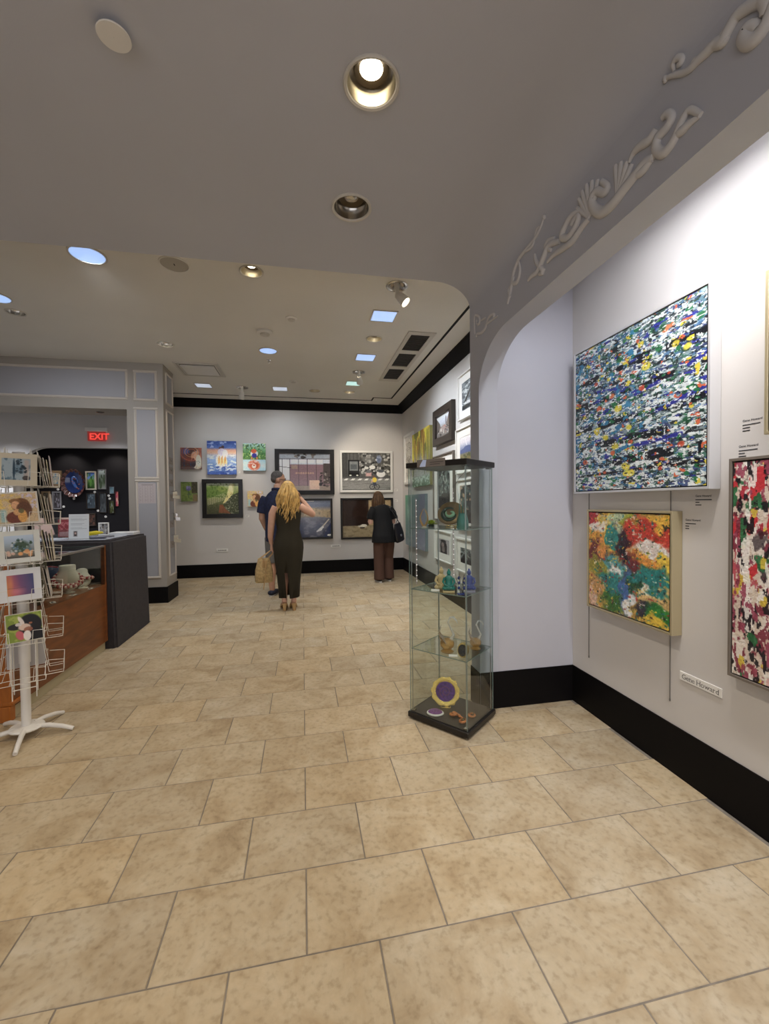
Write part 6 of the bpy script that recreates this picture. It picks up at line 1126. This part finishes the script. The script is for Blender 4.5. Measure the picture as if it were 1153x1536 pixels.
for f in (1, 3):
    for ti, n in ((0, 4), (1, 4), (2, 4), (3, 2)) if f == 1 else ((0, 3), (1, 2), (2, 3), (3, 3), (4, 2)):
        for j in range(n):
            card(TIERS[ti], f, 0.010*j-0.003, None, 'plain backed card in the '+('topmost', 'second', 'third', 'fourth', 'fifth')[ti]+' rack pocket '+('towards the glass case' if f == 1 else 'away from the glass case'), h=0.182-0.012*(j % 3), lean=9-1.5*j, bcol=(0.44+0.05*(k % 3), 0.39+0.05*(k % 3), 0.33+0.06*(k % 2)), group='cards in the side pockets of the rack'); k += 1
card(0.470, 2, 0.0, None, 'pale blank card in the lowest pocket of the rack', bcol=(0.50, 0.49, 0.50), h=0.185)

# ---- lamps of the room behind the portal
for x, y, pw, lb in ((-4.9, 7.5, 300, 'recessed downlight in the room behind the beam near its far side'), (-3.3, 7.6, 120, 'recessed downlight in the room behind the beam near the column')):
    c_ = MB().lathe([(0.086, -0.03), (0.086, 0.2)], 28, M=Matrix.Translation((x, y, ZC2-0.25))); cut(bpy.data.objects['ceiling_back_room'], c_.build('cutter', BLACK)); can(x, y, ZC2-0.25, lb, glow=GLOWD, power=pw, colr=WHITE, deep=0.02, bulb=0.03)
for x, pw, lb in ((-4.35, 14, 'small picture spotlight in the top of the niche above the glass platter'), (-3.55, 14, 'small picture spotlight in the top of the niche by its right end')):  # unseen spots added to brighten the dark niche
    t = thing('added_niche_light', lb, 'spotlight', (x, 8.62, 2.55)); MB().lathe([(0.03, 0), (0.03, -0.05), (0.025, -0.05), (0.02, -0.01)], 16, cap=False).build('housing', DKMET, t, 40); MB().lathe([(0.022, -0.03), (0.001, -0.03)], 16, cap=False).build('bulb', GLOWD, t)
    lamp('SPOT', (x, 8.62, 2.49), pw, NEUT, target=(x, 9.0, 1.75), cone=95, blend=0.8, radius=0.03, parent=t)
# ================================================================ PEOPLE
SKIN = mat('skin', (0.48, 0.27, 0.18), 0.5, noise=(14, 0.08)); SKIN2 = mat('fair_skin', (0.56, 0.33, 0.24), 0.5, noise=(14, 0.08))
def ring(c, rx, ry, n=20, rz=0.0, sq=1.0):
    out = []
    for k in range(n):
        a = 2*math.pi*k/n; x = math.copysign(abs(math.cos(a))**sq, math.cos(a))*rx; y = math.copysign(abs(math.sin(a))**sq, math.sin(a))*ry
        out.append((c[0]+x*math.cos(rz)-y*math.sin(rz), c[1]+x*math.sin(rz)+y*math.cos(rz), c[2]))
    return out
def remesh(mb, name, material, parent, voxel=0.008, smooth=4):
    o = mb.build(name, material); md = o.modifiers.new('r', 'REMESH'); md.mode = 'VOXEL'; md.voxel_size = voxel
    sm = o.modifiers.new('s', 'SMOOTH'); sm.factor = 0.5; sm.iterations = smooth
    dg = bpy.context.evaluated_depsgraph_get(); me = bpy.data.meshes.new_from_object(o.evaluated_get(dg)); old = o.data; o.modifiers.clear(); o.data = me; bpy.data.meshes.remove(old)
    me.polygons.foreach_set('use_smooth', [True]*len(me.polygons)); o.parent = parent; o.name = name; return o
def hand(mb, wrist, direc, palm_n, thumb_side, curl=0.5, s=1.0):
    """palm and five bent fingers; direc = finger direction, palm_n = towards the palm, thumb_side = sideways"""
    d = Vector(direc).normalized(); n = Vector(palm_n); n = (n-d*n.dot(d)).normalized(); t = Vector(thumb_side); t = (t-d*t.dot(d)-n*t.dot(n)).normalized(); w = Vector(wrist)
    mb.tube([w-d*0.01*s, w+d*0.03*s, w+d*0.065*s, w+d*0.09*s], [0.024*s, 0.033*s, 0.038*s, 0.034*s], 12, flat=(1, 0.5), up=n)
    for k in range(4):
        L = (0.068, 0.078, 0.072, 0.056)[k]*s; b = w+d*0.085*s+t*(0.030-0.020*k)*s; p = [b]; dd = d.copy()
        for f in (0.42, 0.33, 0.25): dd = (dd+n*curl*0.75).normalized(); p.append(p[-1]+dd*L*f)
        mb.tube(p, [0.0092*s, 0.0088*s, 0.0082*s, 0.0068*s], 8)
    b = w+d*0.025*s+t*0.026*s; mb.tube([b, b+(t*0.7+d*0.7+n*0.3)*0.032*s, b+(t*0.75+d*1.2+n*0.6)*0.045*s, b+(t*0.6+d*1.5+n*0.9)*0.052*s], [0.013*s, 0.011*s, 0.010*s, 0.008*s], 8)
def head(mb, M, s=1.0):
    """head looking along local +Y; origin at the ear line"""
    S_ = M @ Matrix.Scale(s, 4)
    mb.sphere((0, -0.008, 0.030), (0.074, 0.092, 0.088), 20, 14, S_); mb.sphere((0, 0.030, -0.030), (0.060, 0.062, 0.082), 18, 12, S_); mb.sphere((0, 0.058, -0.082), (0.030, 0.028, 0.026), 12, 8, S_)
    mb.tube([(0, 0.086, 0.020), (0, 0.100, -0.008), (0, 0.112, -0.026), (0, 0.092, -0.036)], [0.008, 0.010, 0.013, 0.010], 8, M=S_); mb.sphere((0, 0.082, -0.058), (0.022, 0.014, 0.010), 10, 6, S_); mb.tube([(-0.045, 0.074, 0.024), (0, 0.090, 0.028), (0.045, 0.074, 0.024)], 0.010, 8, M=S_)
    for k in (-1, 1): mb.sphere((k*0.074, -0.004, -0.010), (0.010, 0.020, 0.032), 10, 8, S_)
def face_parts(M, parent, s=1.0):
    S_ = M @ Matrix.Scale(s, 4)
    for k in (-1, 1):
        e = MB().sphere((k*0.030, 0.082, 0.006), (0.013, 0.010, 0.009), 12, 8, S_).build('eye', mat('eye_white', (0.7, 0.7, 0.68), 0.3), parent, 60); MB().sphere((k*0.030, 0.0905, 0.006), (0.005, 0.003, 0.005), 8, 6, S_).build('iris', DKMET, e, 60)
        MB().tube([(k*0.014, 0.094, 0.028), (k*0.030, 0.094, 0.034), (k*0.048, 0.080, 0.028)], 0.004, 6, M=S_).build('eyebrow', mat('brow_brown', (0.06, 0.04, 0.03), 0.8), parent)
    MB().tube([(-0.022, 0.088, -0.058), (0, 0.099, -0.056), (0.022, 0.088, -0.058)], 0.005, 6, M=S_).build('lips', mat('lip_rose', (0.36, 0.12, 0.10), 0.5), parent, 60)
def strands(mb, n, root, length, seed, wave=0.018, r=0.008, spread=1.0, back=0.0):
    rg = random.Random(seed)
    for k in range(n):
        p, d, L = root(k/n, rg); L *= length*(0.8+0.35*rg.random()); ph = rg.random()*6.28; pts = []; m = 12
        for j in range(m+1):
            f = j/m; q = Vector(p)+Vector((d[0]*spread*min(1, f*2.2), d[1]*min(1, f*2.2)+back*f, 0))*0.05+Vector((wave*math.sin(ph+f*9)*f, wave*0.6*math.cos(ph+f*8)*f, -L*f)); pts.append(q)
        mb.tube(pts, [r*(0.7+0.5*math.sin(math.pi*min(1, 0.15+f_/m)))*(1 if f_ < m else 0.3) for f_ in range(m+1)], 5)
def shoe(mb, x, y, rz, L=0.27, w=0.047, h=0.07, z0=0.0):
    M = Matrix.Translation((x, y, z0)) @ Matrix.Rotation(rz, 4, 'Z'); mb.loft([ring((0, 0, 0), 0.001, 0.001, 16)]+[[(xx*w*1, yy, zz) for xx, yy, zz in [(math.cos(2*math.pi*k/16)*(0.9 if math.sin(2*math.pi*k/16) < 0 else 1.0)*f, (math.sin(2*math.pi*k/16)*L/2+0.045)*1.0*(f if f > 0.7 else 0.9*f+0.0)-(1-f)*0.07, z) for k in range(16)]] for f, z in ((0.96, 0.0), (1.0, 0.016), (0.98, 0.034), (0.80, 0.056), (0.55, h))], M=M)

# ---- blonde woman in the dark dress
DRESS = mat('dark_olive_knit', (0.022, 0.018, 0.009), 0.85, bump=(420, 0.3)); BLOND = mat('blonde_hair', (0.52, 0.33, 0.11), 0.45, noise=(22, 0.35)); TANSH = mat('tan_leather', (0.42, 0.27, 0.12), 0.5)
w1 = thing('person', 'blonde woman in a long dark sleeveless dress, one arm bent up', 'person', (-0.185, 5.56, 0), math.radians(6))
b = MB(); HZ = 0.07
b.loft([ring((0, 0.00, z), rx, ry) for z, rx, ry in ((0.78, 0.150, 0.115), (0.86, 0.170, 0.125), (0.96, 0.148, 0.105), (1.05, 0.128, 0.092), (1.15, 0.140, 0.098), (1.25, 0.155, 0.105), (1.33, 0.150, 0.090), (1.375, 0.105, 0.070), (1.40, 0.055, 0.055))])
b.tube([(0, -0.005, 1.36), (0, 0.012, 1.45), (0, 0.020, 1.50)], [0.062, 0.050, 0.050], 14)
for s, fx, fy in ((-1, -0.062, 0.02), (1, 0.055, -0.01)):
    b.tube([(s*0.085, 0, 0.84), (s*0.088, 0.01, 0.68), (fx, fy+0.02, 0.50+HZ*0.5), (fx, fy-0.02, 0.36+HZ*0.5), (fx, fy-0.015, 0.12+HZ), (fx, fy-0.03, 0.105)], [0.092, 0.080, 0.058, 0.056, 0.036, 0.034], 16)
    b.tube([(fx, fy-0.03, 0.065+HZ*0.7), (fx, fy+0.03, 0.045+HZ*0.5), (fx, fy+0.12, 0.030), (fx, fy+0.175, 0.024)], [0.034, 0.038, 0.036, 0.020], 12, flat=(1, 0.75))
b.tube([(-0.150, 0, 1.34), (-0.195, 0.0, 1.25), (-0.215, -0.005, 1.08), (-0.222, 0.02, 0.95), (-0.212, 0.045, 0.86)], [0.052, 0.050, 0.042, 0.036, 0.026], 14); hand(b, (-0.212, 0.046, 0.865), (0.03, 0.05, -1), (1, 0.1, 0), (0, 1, 0), 0.75)
b.tube([(0.150, 0, 1.34), (0.215, -0.01, 1.30), (0.320, 0.01, 1.235), (0.300, 0.09, 1.27), (0.215, 0.165, 1.40), (0.170, 0.185, 1.46)], [0.052, 0.052, 0.043, 0.042, 0.034, 0.026], 14); hand(b, (0.172, 0.184, 1.457), (-0.55, 0.1, 0.75), (-0.6, -0.5, -0.2), (0.3, -0.9, 0.2), 0.7)
HM = Matrix.Translation((0, 0.030, 1.555)) @ Matrix.Rotation(math.radians(8), 4, 'Z'); head(b, HM, 0.94); remesh(b, 'body', SKIN2, w1, 0.0075); face_parts(HM, w1, 0.94)
d = MB(); n = 40; prof = [(0.165, 0.128, 0.112, 0.02), (0.30, 0.134, 0.116, 0.01), (0.50, 0.152, 0.122, 0.0), (0.68, 0.174, 0.130, 0.0), (0.80, 0.186, 0.136, -0.005), (0.87, 0.184, 0.134, -0.004), (0.96, 0.158, 0.114, 0.0), (1.05, 0.138, 0.102, 0.0), (1.15, 0.150, 0.110, 0.002), (1.25, 0.163, 0.117, 0.002), (1.29, 0.158, 0.110, 0.0)]
rings_ = []
for j, (z, rx, ry, oy) in enumerate(prof):
    rr = ring((0, oy, z), rx, ry, n)
    if z < 0.56:   # back slit: the hem opens left of centre
        q = (0.56-z)/0.4; rr = [(x+(0.022*q if (y < 0 and -0.085 < x < -0.0) else 0)*1, y+(0.030*q if (y < 0 and -0.10 < x < -0.03) else 0), zz) for x, y, zz in rr]
    rr = [(x+0.003*math.sin(9*math.atan2(y, x)+z*3), y+0.003*math.cos(7*math.atan2(y, x)), zz) for x, y, zz in rr]; rings_.append(rr)
dv = []
vs = [p_ for r_ in rings_ for p_ in r_]; fs = []
slit = [k for k in range(n) if -2.15 < (2*math.pi*k/n-2*math.pi if 2*math.pi*k/n > math.pi else 2*math.pi*k/n) < -1.85]
for j in range(len(prof)-1):
    for k in range(n):
        if j < 2 and k in slit: continue
        k2 = (k+1) % n; fs.append((j*n+k, j*n+k2, (j+1)*n+k2, (j+1)*n+k))
d.add(vs, fs)
for s in (-1, 1): d.tube([(s*0.085, 0.085, 1.27), (s*0.092, 0.06, 1.35), (s*0.095, 0.0, 1.385), (s*0.092, -0.055, 1.35), (s*0.080, -0.092, 1.27)], [0.032, 0.024, 0.021, 0.024, 0.034], 10, flat=(1, 0.35))
d.loft([ring((0, oy, z), rx, ry, n) for z, rx, ry, oy in ((1.285, 0.158, 0.110, 0), (1.315, 0.138, 0.100, 0.0), (1.325, 0.130, 0.094, 0.0))], cap=False)
o = d.build('dress', DRESS, w1, 70); md = o.modifiers.new('thick', 'SOLIDIFY'); md.thickness = 0.004; md.offset = 1
hh = MB(); S_ = HM @ Matrix.Scale(0.94, 4); hh.sphere((0, -0.016, 0.034), (0.086, 0.100, 0.098), 20, 14, S_); hh.sphere((0, -0.055, -0.03), (0.080, 0.060, 0.10), 16, 10, S_)
def root1(f, rg):
    a = -math.pi/2+(rg.random()-0.5)*3.9; e = rg.random(); p = S_ @ Vector((0.082*math.cos(a)*(0.35+0.65*e), -0.016+0.098*math.sin(a)*(0.35+0.65*e), 0.030+0.092*math.sqrt(max(0, 1-(0.35+0.65*e)**2*0.98)))); return p, (math.cos(a), math.sin(a)*1.0), 0.75+0.35*(1-e)+(0.12 if abs(math.cos(a)) < 0.5 else 0)
strands(hh, 210, root1, 0.43, 3, 0.026, 0.0100, 1.15, -0.4); hh.build('hair', BLOND, w1, 80)
for s, fx, fy in ((-1, -0.062, 0.02), (1, 0.055, -0.01)):
    sh = MB(); sh.tube([(fx, fy-0.052, 0.002), (fx, fy-0.05, 0.045), (fx, fy-0.045, 0.085)], [0.022, 0.023, 0.030], 12); sh.build('shoe_heel', TANSH, w1, 50)
    sl = MB(); sl.tube([(fx, fy-0.06, 0.088), (fx, fy+0.0, 0.070), (fx, fy+0.09, 0.018), (fx, fy+0.18, 0.010)], [0.036, 0.037, 0.043, 0.036], 12, flat=(1, 0.26)); sl.build('shoe_sole', TANSH, w1, 50)
    sp_ = MB(); sp_.tube([(fx-0.046, fy+0.09, 0.018), (fx-0.034, fy+0.075, 0.066), (fx, fy+0.065, 0.082), (fx+0.034, fy+0.075, 0.066), (fx+0.046, fy+0.09, 0.018)], 0.022, 8, flat=(1, 0.35)); sp_.build('shoe_strap', TANSH, w1, 50)
# straw bag in her hand
STRAW = mat('woven_straw', (0.42, 0.30, 0.14), 0.8, noise=(40, 0.3), bump=(160, 0.8))
hp = w1.matrix_world @ Vector((-0.205, 0.055, 0.785)); bag = thing('straw_handbag', 'tan woven straw bag with a long strap hanging from the blonde woman\'s hand', 'handbag', (hp.x-0.10, hp.y-0.05, 0.375), math.radians(15))
MB().loft([ring((0, 0, z), rx, ry, 24, sq=0.6) for z, rx, ry in ((0.0, 0.100, 0.050), (0.02, 0.112, 0.058), (0.16, 0.108, 0.055), (0.27, 0.080, 0.040), (0.31, 0.072, 0.030))]).build('bag_body', STRAW, bag, 50)
hl = bag.matrix_world.inverted() @ (hp+Vector((0, 0, 0.0)))
for s in (-1, 1): MB().tube([(-0.055, s*0.02, 0.305), (hl.x*0.55-0.03, s*0.022+hl.y*0.5, 0.36), (hl.x-0.008, hl.y+s*0.006, hl.z), (hl.x+0.012, hl.y+s*0.006, hl.z), (hl.x*0.5+0.055, s*0.022+hl.y*0.5, 0.36), (0.055, s*0.02, 0.305)], 0.0055, 8).build('handle', TANSH, bag, 60)
MB().tube([(-0.01, -0.062, 0.30), (0.012, -0.072, 0.20), (0.004, -0.072, 0.08), (-0.012, -0.068, 0.0), (-0.02, -0.066, -0.08)], 0.006, 8).build('hanging_strap', TANSH, bag, 60); MB().cbox(-0.03, 0.03, -0.058, -0.050, 0.20, 0.29, 0.004).build('flap', TANSH, bag, 40)

# ---- man in the navy shirt, head turned to the woman
NAVY = mat('navy_print_cotton', (0.010, 0.014, 0.045), 0.8, noise=(30, 0.45)); GREYP = mat('grey_cotton_shorts', (0.16, 0.155, 0.15), 0.85); GREYH = mat('greying_hair', (0.085, 0.078, 0.074), 0.7, noise=(90, 0.6), bump=(140, 0.6)); NSHOE = mat('navy_canvas_shoe', (0.010, 0.013, 0.03), 0.7); SOLE = mat('white_rubber_sole', (0.55, 0.53, 0.50), 0.6)
m1 = thing('person', 'tall man in a dark navy short sleeved shirt beside the blonde woman', 'person', (-0.365, 6.42, 0), math.radians(-22))
b = MB(); b.loft([ring((0, 0, z), rx, ry) for z, rx, ry in ((0.86, 0.165, 0.125), (0.95, 0.172, 0.130), (1.08, 0.165, 0.130), (1.22, 0.175, 0.128), (1.36, 0.190, 0.122), (1.46, 0.180, 0.105), (1.52, 0.130, 0.085), (1.56, 0.070, 0.070))])
b.tube([(0, 0, 1.52), (0, 0.015, 1.60), (0, 0.030, 1.66)], [0.075, 0.062, 0.060], 14)
for s in (-1, 1):
    fx = s*0.105; b.tube([(s*0.095, 0, 0.90), (s*0.10, 0.01, 0.72), (fx, 0.02, 0.52), (fx, -0.005, 0.36), (fx, -0.01, 0.22), (fx, 0.0, 0.09)], [0.105, 0.090, 0.062, 0.064, 0.050, 0.040], 16); b.tube([(fx, -0.04, 0.05), (fx, 0.05, 0.04), (fx*1.12, 0.16, 0.03)], [0.038, 0.042, 0.03], 12)
b.tube([(-0.185, 0, 1.46), (-0.225, -0.01, 1.36), (-0.240, -0.02, 1.16), (-0.205, 0.06, 1.00), (-0.150, 0.125, 0.90)], [0.062, 0.058, 0.048, 0.043, 0.030], 14); hand(b, (-0.152, 0.124, 0.905), (0.55, 0.5, -0.7), (0.6, -0.5, 0.2), (0, 0.6, 0.8), 0.5, 1.08)
b.tube([(0.185, 0, 1.46), (0.225, 0, 1.36), (0.240, 0.01, 1.16), (0.200, 0.09, 1.00), (0.150, 0.15, 0.92)], [0.062, 0.058, 0.048, 0.043, 0.030], 14); hand(b, (0.152, 0.149, 0.925), (-0.55, 0.5, -0.6), (-0.6, -0.5, 0.2), (0, 0.6, 0.8), 0.5, 1.08)
HM = Matrix.Translation((0.0, 0.045, 1.735)) @ Matrix.Rotation(math.radians(-62), 4, 'Z') @ Matrix.Rotation(math.radians(-10), 4, 'X'); head(b, HM, 1.06); remesh(b, 'body', SKIN, m1, 0.0085); face_parts(HM, m1, 1.06)
c = MB(); c.loft([ring((0, 0, z), rx, ry) for z, rx, ry in ((0.82, 0.190, 0.150), (0.95, 0.192, 0.150), (1.08, 0.186, 0.150), (1.22, 0.192, 0.146), (1.36, 0.206, 0.138), (1.46, 0.196, 0.120), (1.53, 0.145, 0.098), (1.575, 0.082, 0.082))])
for s in (-1, 1): c.tube([(s*0.175, 0, 1.47), (s*0.225, -0.006, 1.38), (s*0.246, -0.014, 1.24)], [0.078, 0.078, 0.076], 16)
remesh(c, 'shirt', NAVY, m1, 0.010, 6); MB().tube([(0.080*math.cos(a), 0.012+0.080*math.sin(a), 1.585+0.012*math.sin(a)*-1) for a in [2*math.pi*k/20 for k in range(20)]], 0.016, 8, closed=True, flat=(0.6, 1.3)).build('collar', NAVY, m1, 60)
c = MB(); c.loft([ring((0, 0, z), rx, ry) for z, rx, ry in ((0.80, 0.170, 0.135), (0.92, 0.182, 0.140), (1.00, 0.176, 0.138))])
for s in (-1, 1): c.tube([(s*0.092, 0, 0.88), (s*0.100, 0.01, 0.72), (s*0.106, 0.02, 0.50)], [0.112, 0.104, 0.092], 18)
remesh(c, 'shorts', GREYP, m1, 0.011, 5)
hh = MB(); S_ = HM @ Matrix.Scale(1.06, 4); hh.sphere((0, -0.022, 0.048), (0.079, 0.090, 0.080), 20, 14, S_); hh.sphere((0, -0.054, 0.004), (0.069, 0.052, 0.058), 16, 10, S_); remesh(hh, 'hair', GREYH, m1, 0.008, 3)
MB().tube([(-0.078, 0.0, 0.004), (-0.055, 0.088, 0.008), (0, 0.108, 0.010), (0.055, 0.088, 0.008), (0.078, 0.0, 0.004)], 0.003, 6, M=S_).build('glasses', DKMET, m1)
for s in (-1, 1):
    k = MB(); k.tube([(s*0.105, -0.078, 0.052), (s*0.105, -0.05, 0.054), (s*0.106, 0.03, 0.052), (s*0.112, 0.12, 0.046), (s*0.119, 0.185, 0.040), (s*0.121, 0.208, 0.036)], [0.030, 0.050, 0.054, 0.053, 0.044, 0.022], 16, flat=(1, 0.72)); k.build('shoe', NSHOE, m1, 60); k = MB(); M = Matrix.Translation((s*0.110, 0.0, 0)) @ Matrix.Rotation(-s*0.12, 4, 'Z'); k.loft([[(math.cos(2*math.pi*j/20)*0.052, math.sin(2*math.pi*j/20)*0.15+0.045+0.03, z) for j in range(20)] for z in (0.0, 0.02)], M=M); k.build('shoe_sole', SOLE, m1, 50)

# ---- woman in black leaning towards the dark picture
BLKT = mat('black_jersey', (0.0035, 0.0035, 0.004), 0.85); BRNP = mat('brown_twill', (0.085, 0.042, 0.028), 0.85, bump=(300, 0.2)); AUB = mat('auburn_hair', (0.105, 0.052, 0.020), 0.5, noise=(26, 0.4)); BLKL = mat('black_leather', (0.010, 0.010, 0.013), 0.35); DSHOE = mat('black_canvas_shoe', (0.012, 0.010, 0.011), 0.7)
v1 = thing('person', 'auburn haired woman in black top and brown trousers leaning towards a picture', 'person', (1.385, 7.16, 0), math.radians(12))
def lean(z): return 0.0 if z < 0.85 else (z-0.85)*0.22
b = MB(); b.loft([ring((0, lean(z), z), rx, ry) for z, rx, ry in ((0.76, 0.160, 0.120), (0.86, 0.172, 0.125), (0.98, 0.145, 0.105), (1.08, 0.142, 0.104), (1.20, 0.160, 0.106), (1.28, 0.152, 0.092), (1.32, 0.105, 0.072), (1.345, 0.055, 0.055))])
b.tube([(0, lean(1.3), 1.30), (-0.01, lean(1.36)+0.02, 1.38), (-0.02, lean(1.4)+0.05, 1.43)], [0.062, 0.052, 0.052], 14)
FT = ((-1, -0.095, 0.0), (1, 0.105, 0.05))
for s, fx, fy in FT:
    b.tube([(s*0.085, 0, 0.80), (s*0.088, 0.01, 0.65), (fx, fy+0.02, 0.46), (fx, fy, 0.30), (fx, fy-0.01, 0.08)], [0.098, 0.084, 0.058, 0.056, 0.036], 16); b.tube([(fx, fy-0.03, 0.045), (fx, fy+0.05, 0.036), (fx, fy+0.13, 0.028)], [0.032, 0.036, 0.026], 12)
b.tube([(-0.150, lean(1.27), 1.27), (-0.205, lean(1.2), 1.18), (-0.225, 0.06, 1.03), (-0.195, 0.17, 1.05), (-0.13, 0.25, 1.09)], [0.052, 0.048, 0.042, 0.037, 0.026], 14); hand(b, (-0.132, 0.248, 1.088), (0.6, 0.6, 0.3), (0.5, -0.6, 0), (-0.2, 0, 1), 0.6)
b.tube([(0.150, lean(1.27), 1.27), (0.205, lean(1.2), 1.18), (0.220, 0.08, 1.03), (0.165, 0.19, 1.06), (0.10, 0.25, 1.10)], [0.052, 0.048, 0.042, 0.037, 0.026], 14); hand(b, (0.102, 0.248, 1.098), (-0.6, 0.6, 0.3), (-0.5, -0.6, 0), (0.2, 0, 1), 0.6)
HM = Matrix.Translation((-0.035, 0.185, 1.465)) @ Matrix.Rotation(math.radians(14), 4, 'Z') @ Matrix.Rotation(math.radians(-18), 4, 'X'); head(b, HM, 0.92); remesh(b, 'body', SKIN2, v1, 0.0085); face_parts(HM, v1, 0.92)
c = MB(); c.loft([ring((0, lean(z), z), rx, ry) for z, rx, ry in ((0.69, 0.222, 0.172), (0.80, 0.214, 0.164), (0.92, 0.186, 0.144), (1.08, 0.168, 0.128), (1.20, 0.176, 0.124), (1.28, 0.168, 0.108), (1.325, 0.120, 0.088), (1.35, 0.072, 0.070))])
for s in (-1, 1): c.tube([(s*0.145, lean(1.28), 1.28), (s*0.205, lean(1.2), 1.19), (s*0.228, 0.075, 1.09)], [0.070, 0.068, 0.064], 16)
remesh(c, 'top', BLKT, v1, 0.010, 6)
c = MB(); c.loft([ring((0, 0, z), rx, ry) for z, rx, ry in ((0.70, 0.165, 0.130), (0.80, 0.182, 0.138), (0.90, 0.172, 0.130))])
for s, fx, fy in FT: c.tube([(s*0.085, 0, 0.80), (s*0.092, 0.008, 0.62), (fx, fy+0.015, 0.42), (fx, fy, 0.22), (fx, fy-0.005, 0.045)], [0.112, 0.102, 0.090, 0.090, 0.096], 18)
remesh(c, 'trousers', BRNP, v1, 0.011, 5)
for s, fx, fy in FT:
    k = MB(); k.tube([(fx, fy-0.070, 0.046), (fx, fy-0.045, 0.048), (fx, fy+0.03, 0.046), (fx, fy+0.10, 0.042), (fx, fy+0.145, 0.038), (fx, fy+0.165, 0.034)], [0.026, 0.043, 0.047, 0.046, 0.036, 0.018], 16, flat=(1, 0.72)); k.build('shoe', DSHOE, v1, 60); k = MB(); k.loft([[(fx+math.cos(2*math.pi*j/20)*0.044, fy+math.sin(2*math.pi*j/20)*0.128+0.042, z) for j in range(20)] for z in (0.0, 0.024)]); k.build('shoe_sole', SOLE, v1, 50)
hh = MB(); S_ = HM @ Matrix.Scale(0.92, 4); hh.sphere((0, -0.016, 0.034), (0.084, 0.100, 0.096), 20, 14, S_); hh.sphere((0, -0.055, -0.03), (0.078, 0.056, 0.10), 16, 10, S_)
def root2(f, rg):
    a = -math.pi/2+(rg.random()-0.5)*3.6; e = rg.random(); p = S_ @ Vector((0.080*math.cos(a)*(0.35+0.65*e), -0.016+0.098*math.sin(a)*(0.35+0.65*e), 0.030+0.090*math.sqrt(max(0, 1-(0.35+0.65*e)**2*0.98)))); return p, (math.cos(a)*0.8, math.sin(a)*0.8), 0.8+0.35*(1-e)
strands(hh, 160, root2, 0.40, 5, 0.009, 0.0105, 1.05, -0.3); hh.build('hair', AUB, v1, 80)
# shoulder bag
sb = thing('shoulder_bag', 'black leather shoulder bag on the auburn haired woman\'s right side', 'handbag', M=v1.matrix_world @ Matrix.Translation((0.258, -0.118, 0.70)) @ Matrix.Rotation(math.radians(25), 4, 'Z') @ Matrix.Rotation(math.radians(-14), 4, 'Y'))
MB().loft([ring((0, 0, z), rx, ry, 28, sq=0.7) for z, rx, ry in ((0.0, 0.085, 0.026), (0.02, 0.105, 0.042), (0.14, 0.108, 0.046), (0.27, 0.085, 0.032), (0.33, 0.074, 0.016))]).build('bag_body', BLKL, sb, 50)
from mathutils.bvhtree import BVHTree
tm = [c_ for c_ in v1.children if c_.name.startswith('top')][0].data; tb = BVHTree.FromPolygons([v_.co for v_ in tm.vertices], [tuple(p_.vertices) for p_ in tm.polygons]); V2B = sb.matrix_world.inverted() @ v1.matrix_world
for s in (-1, 1):   # each strap climbs the back, lies on the shoulder and ends in front of it
    a_ = V2B.inverted() @ Vector((-0.055*s, 0.0, 0.318)); ctrl = [tuple(a_), (0.215+0.012*s, -0.075, 1.12), (0.165+0.016*s, lean(1.25)-0.10, 1.25), (0.140+0.016*s, lean(1.31), 1.36), (0.138+0.016*s, lean(1.27)+0.09, 1.27)]; pts = []
    for p_ in smooth_path(ctrl, 7):
        p_ = Vector(p_); loc, nor, _, dist = tb.find_nearest(p_)
        if (p_-loc).dot(nor) < 0.004 or p_.z > 1.24: p_ = loc+nor*0.003
        pts.append(V2B @ p_)
    MB().tube(pts, 0.0065, 8, flat=(1.2, 0.6)).build('strap', BLKL, sb, 60)
MB().cbox(-0.02, 0.02, -0.050, -0.044, 0.10, 0.14, 0.003).build('buckle', CHROME, sb, 40)
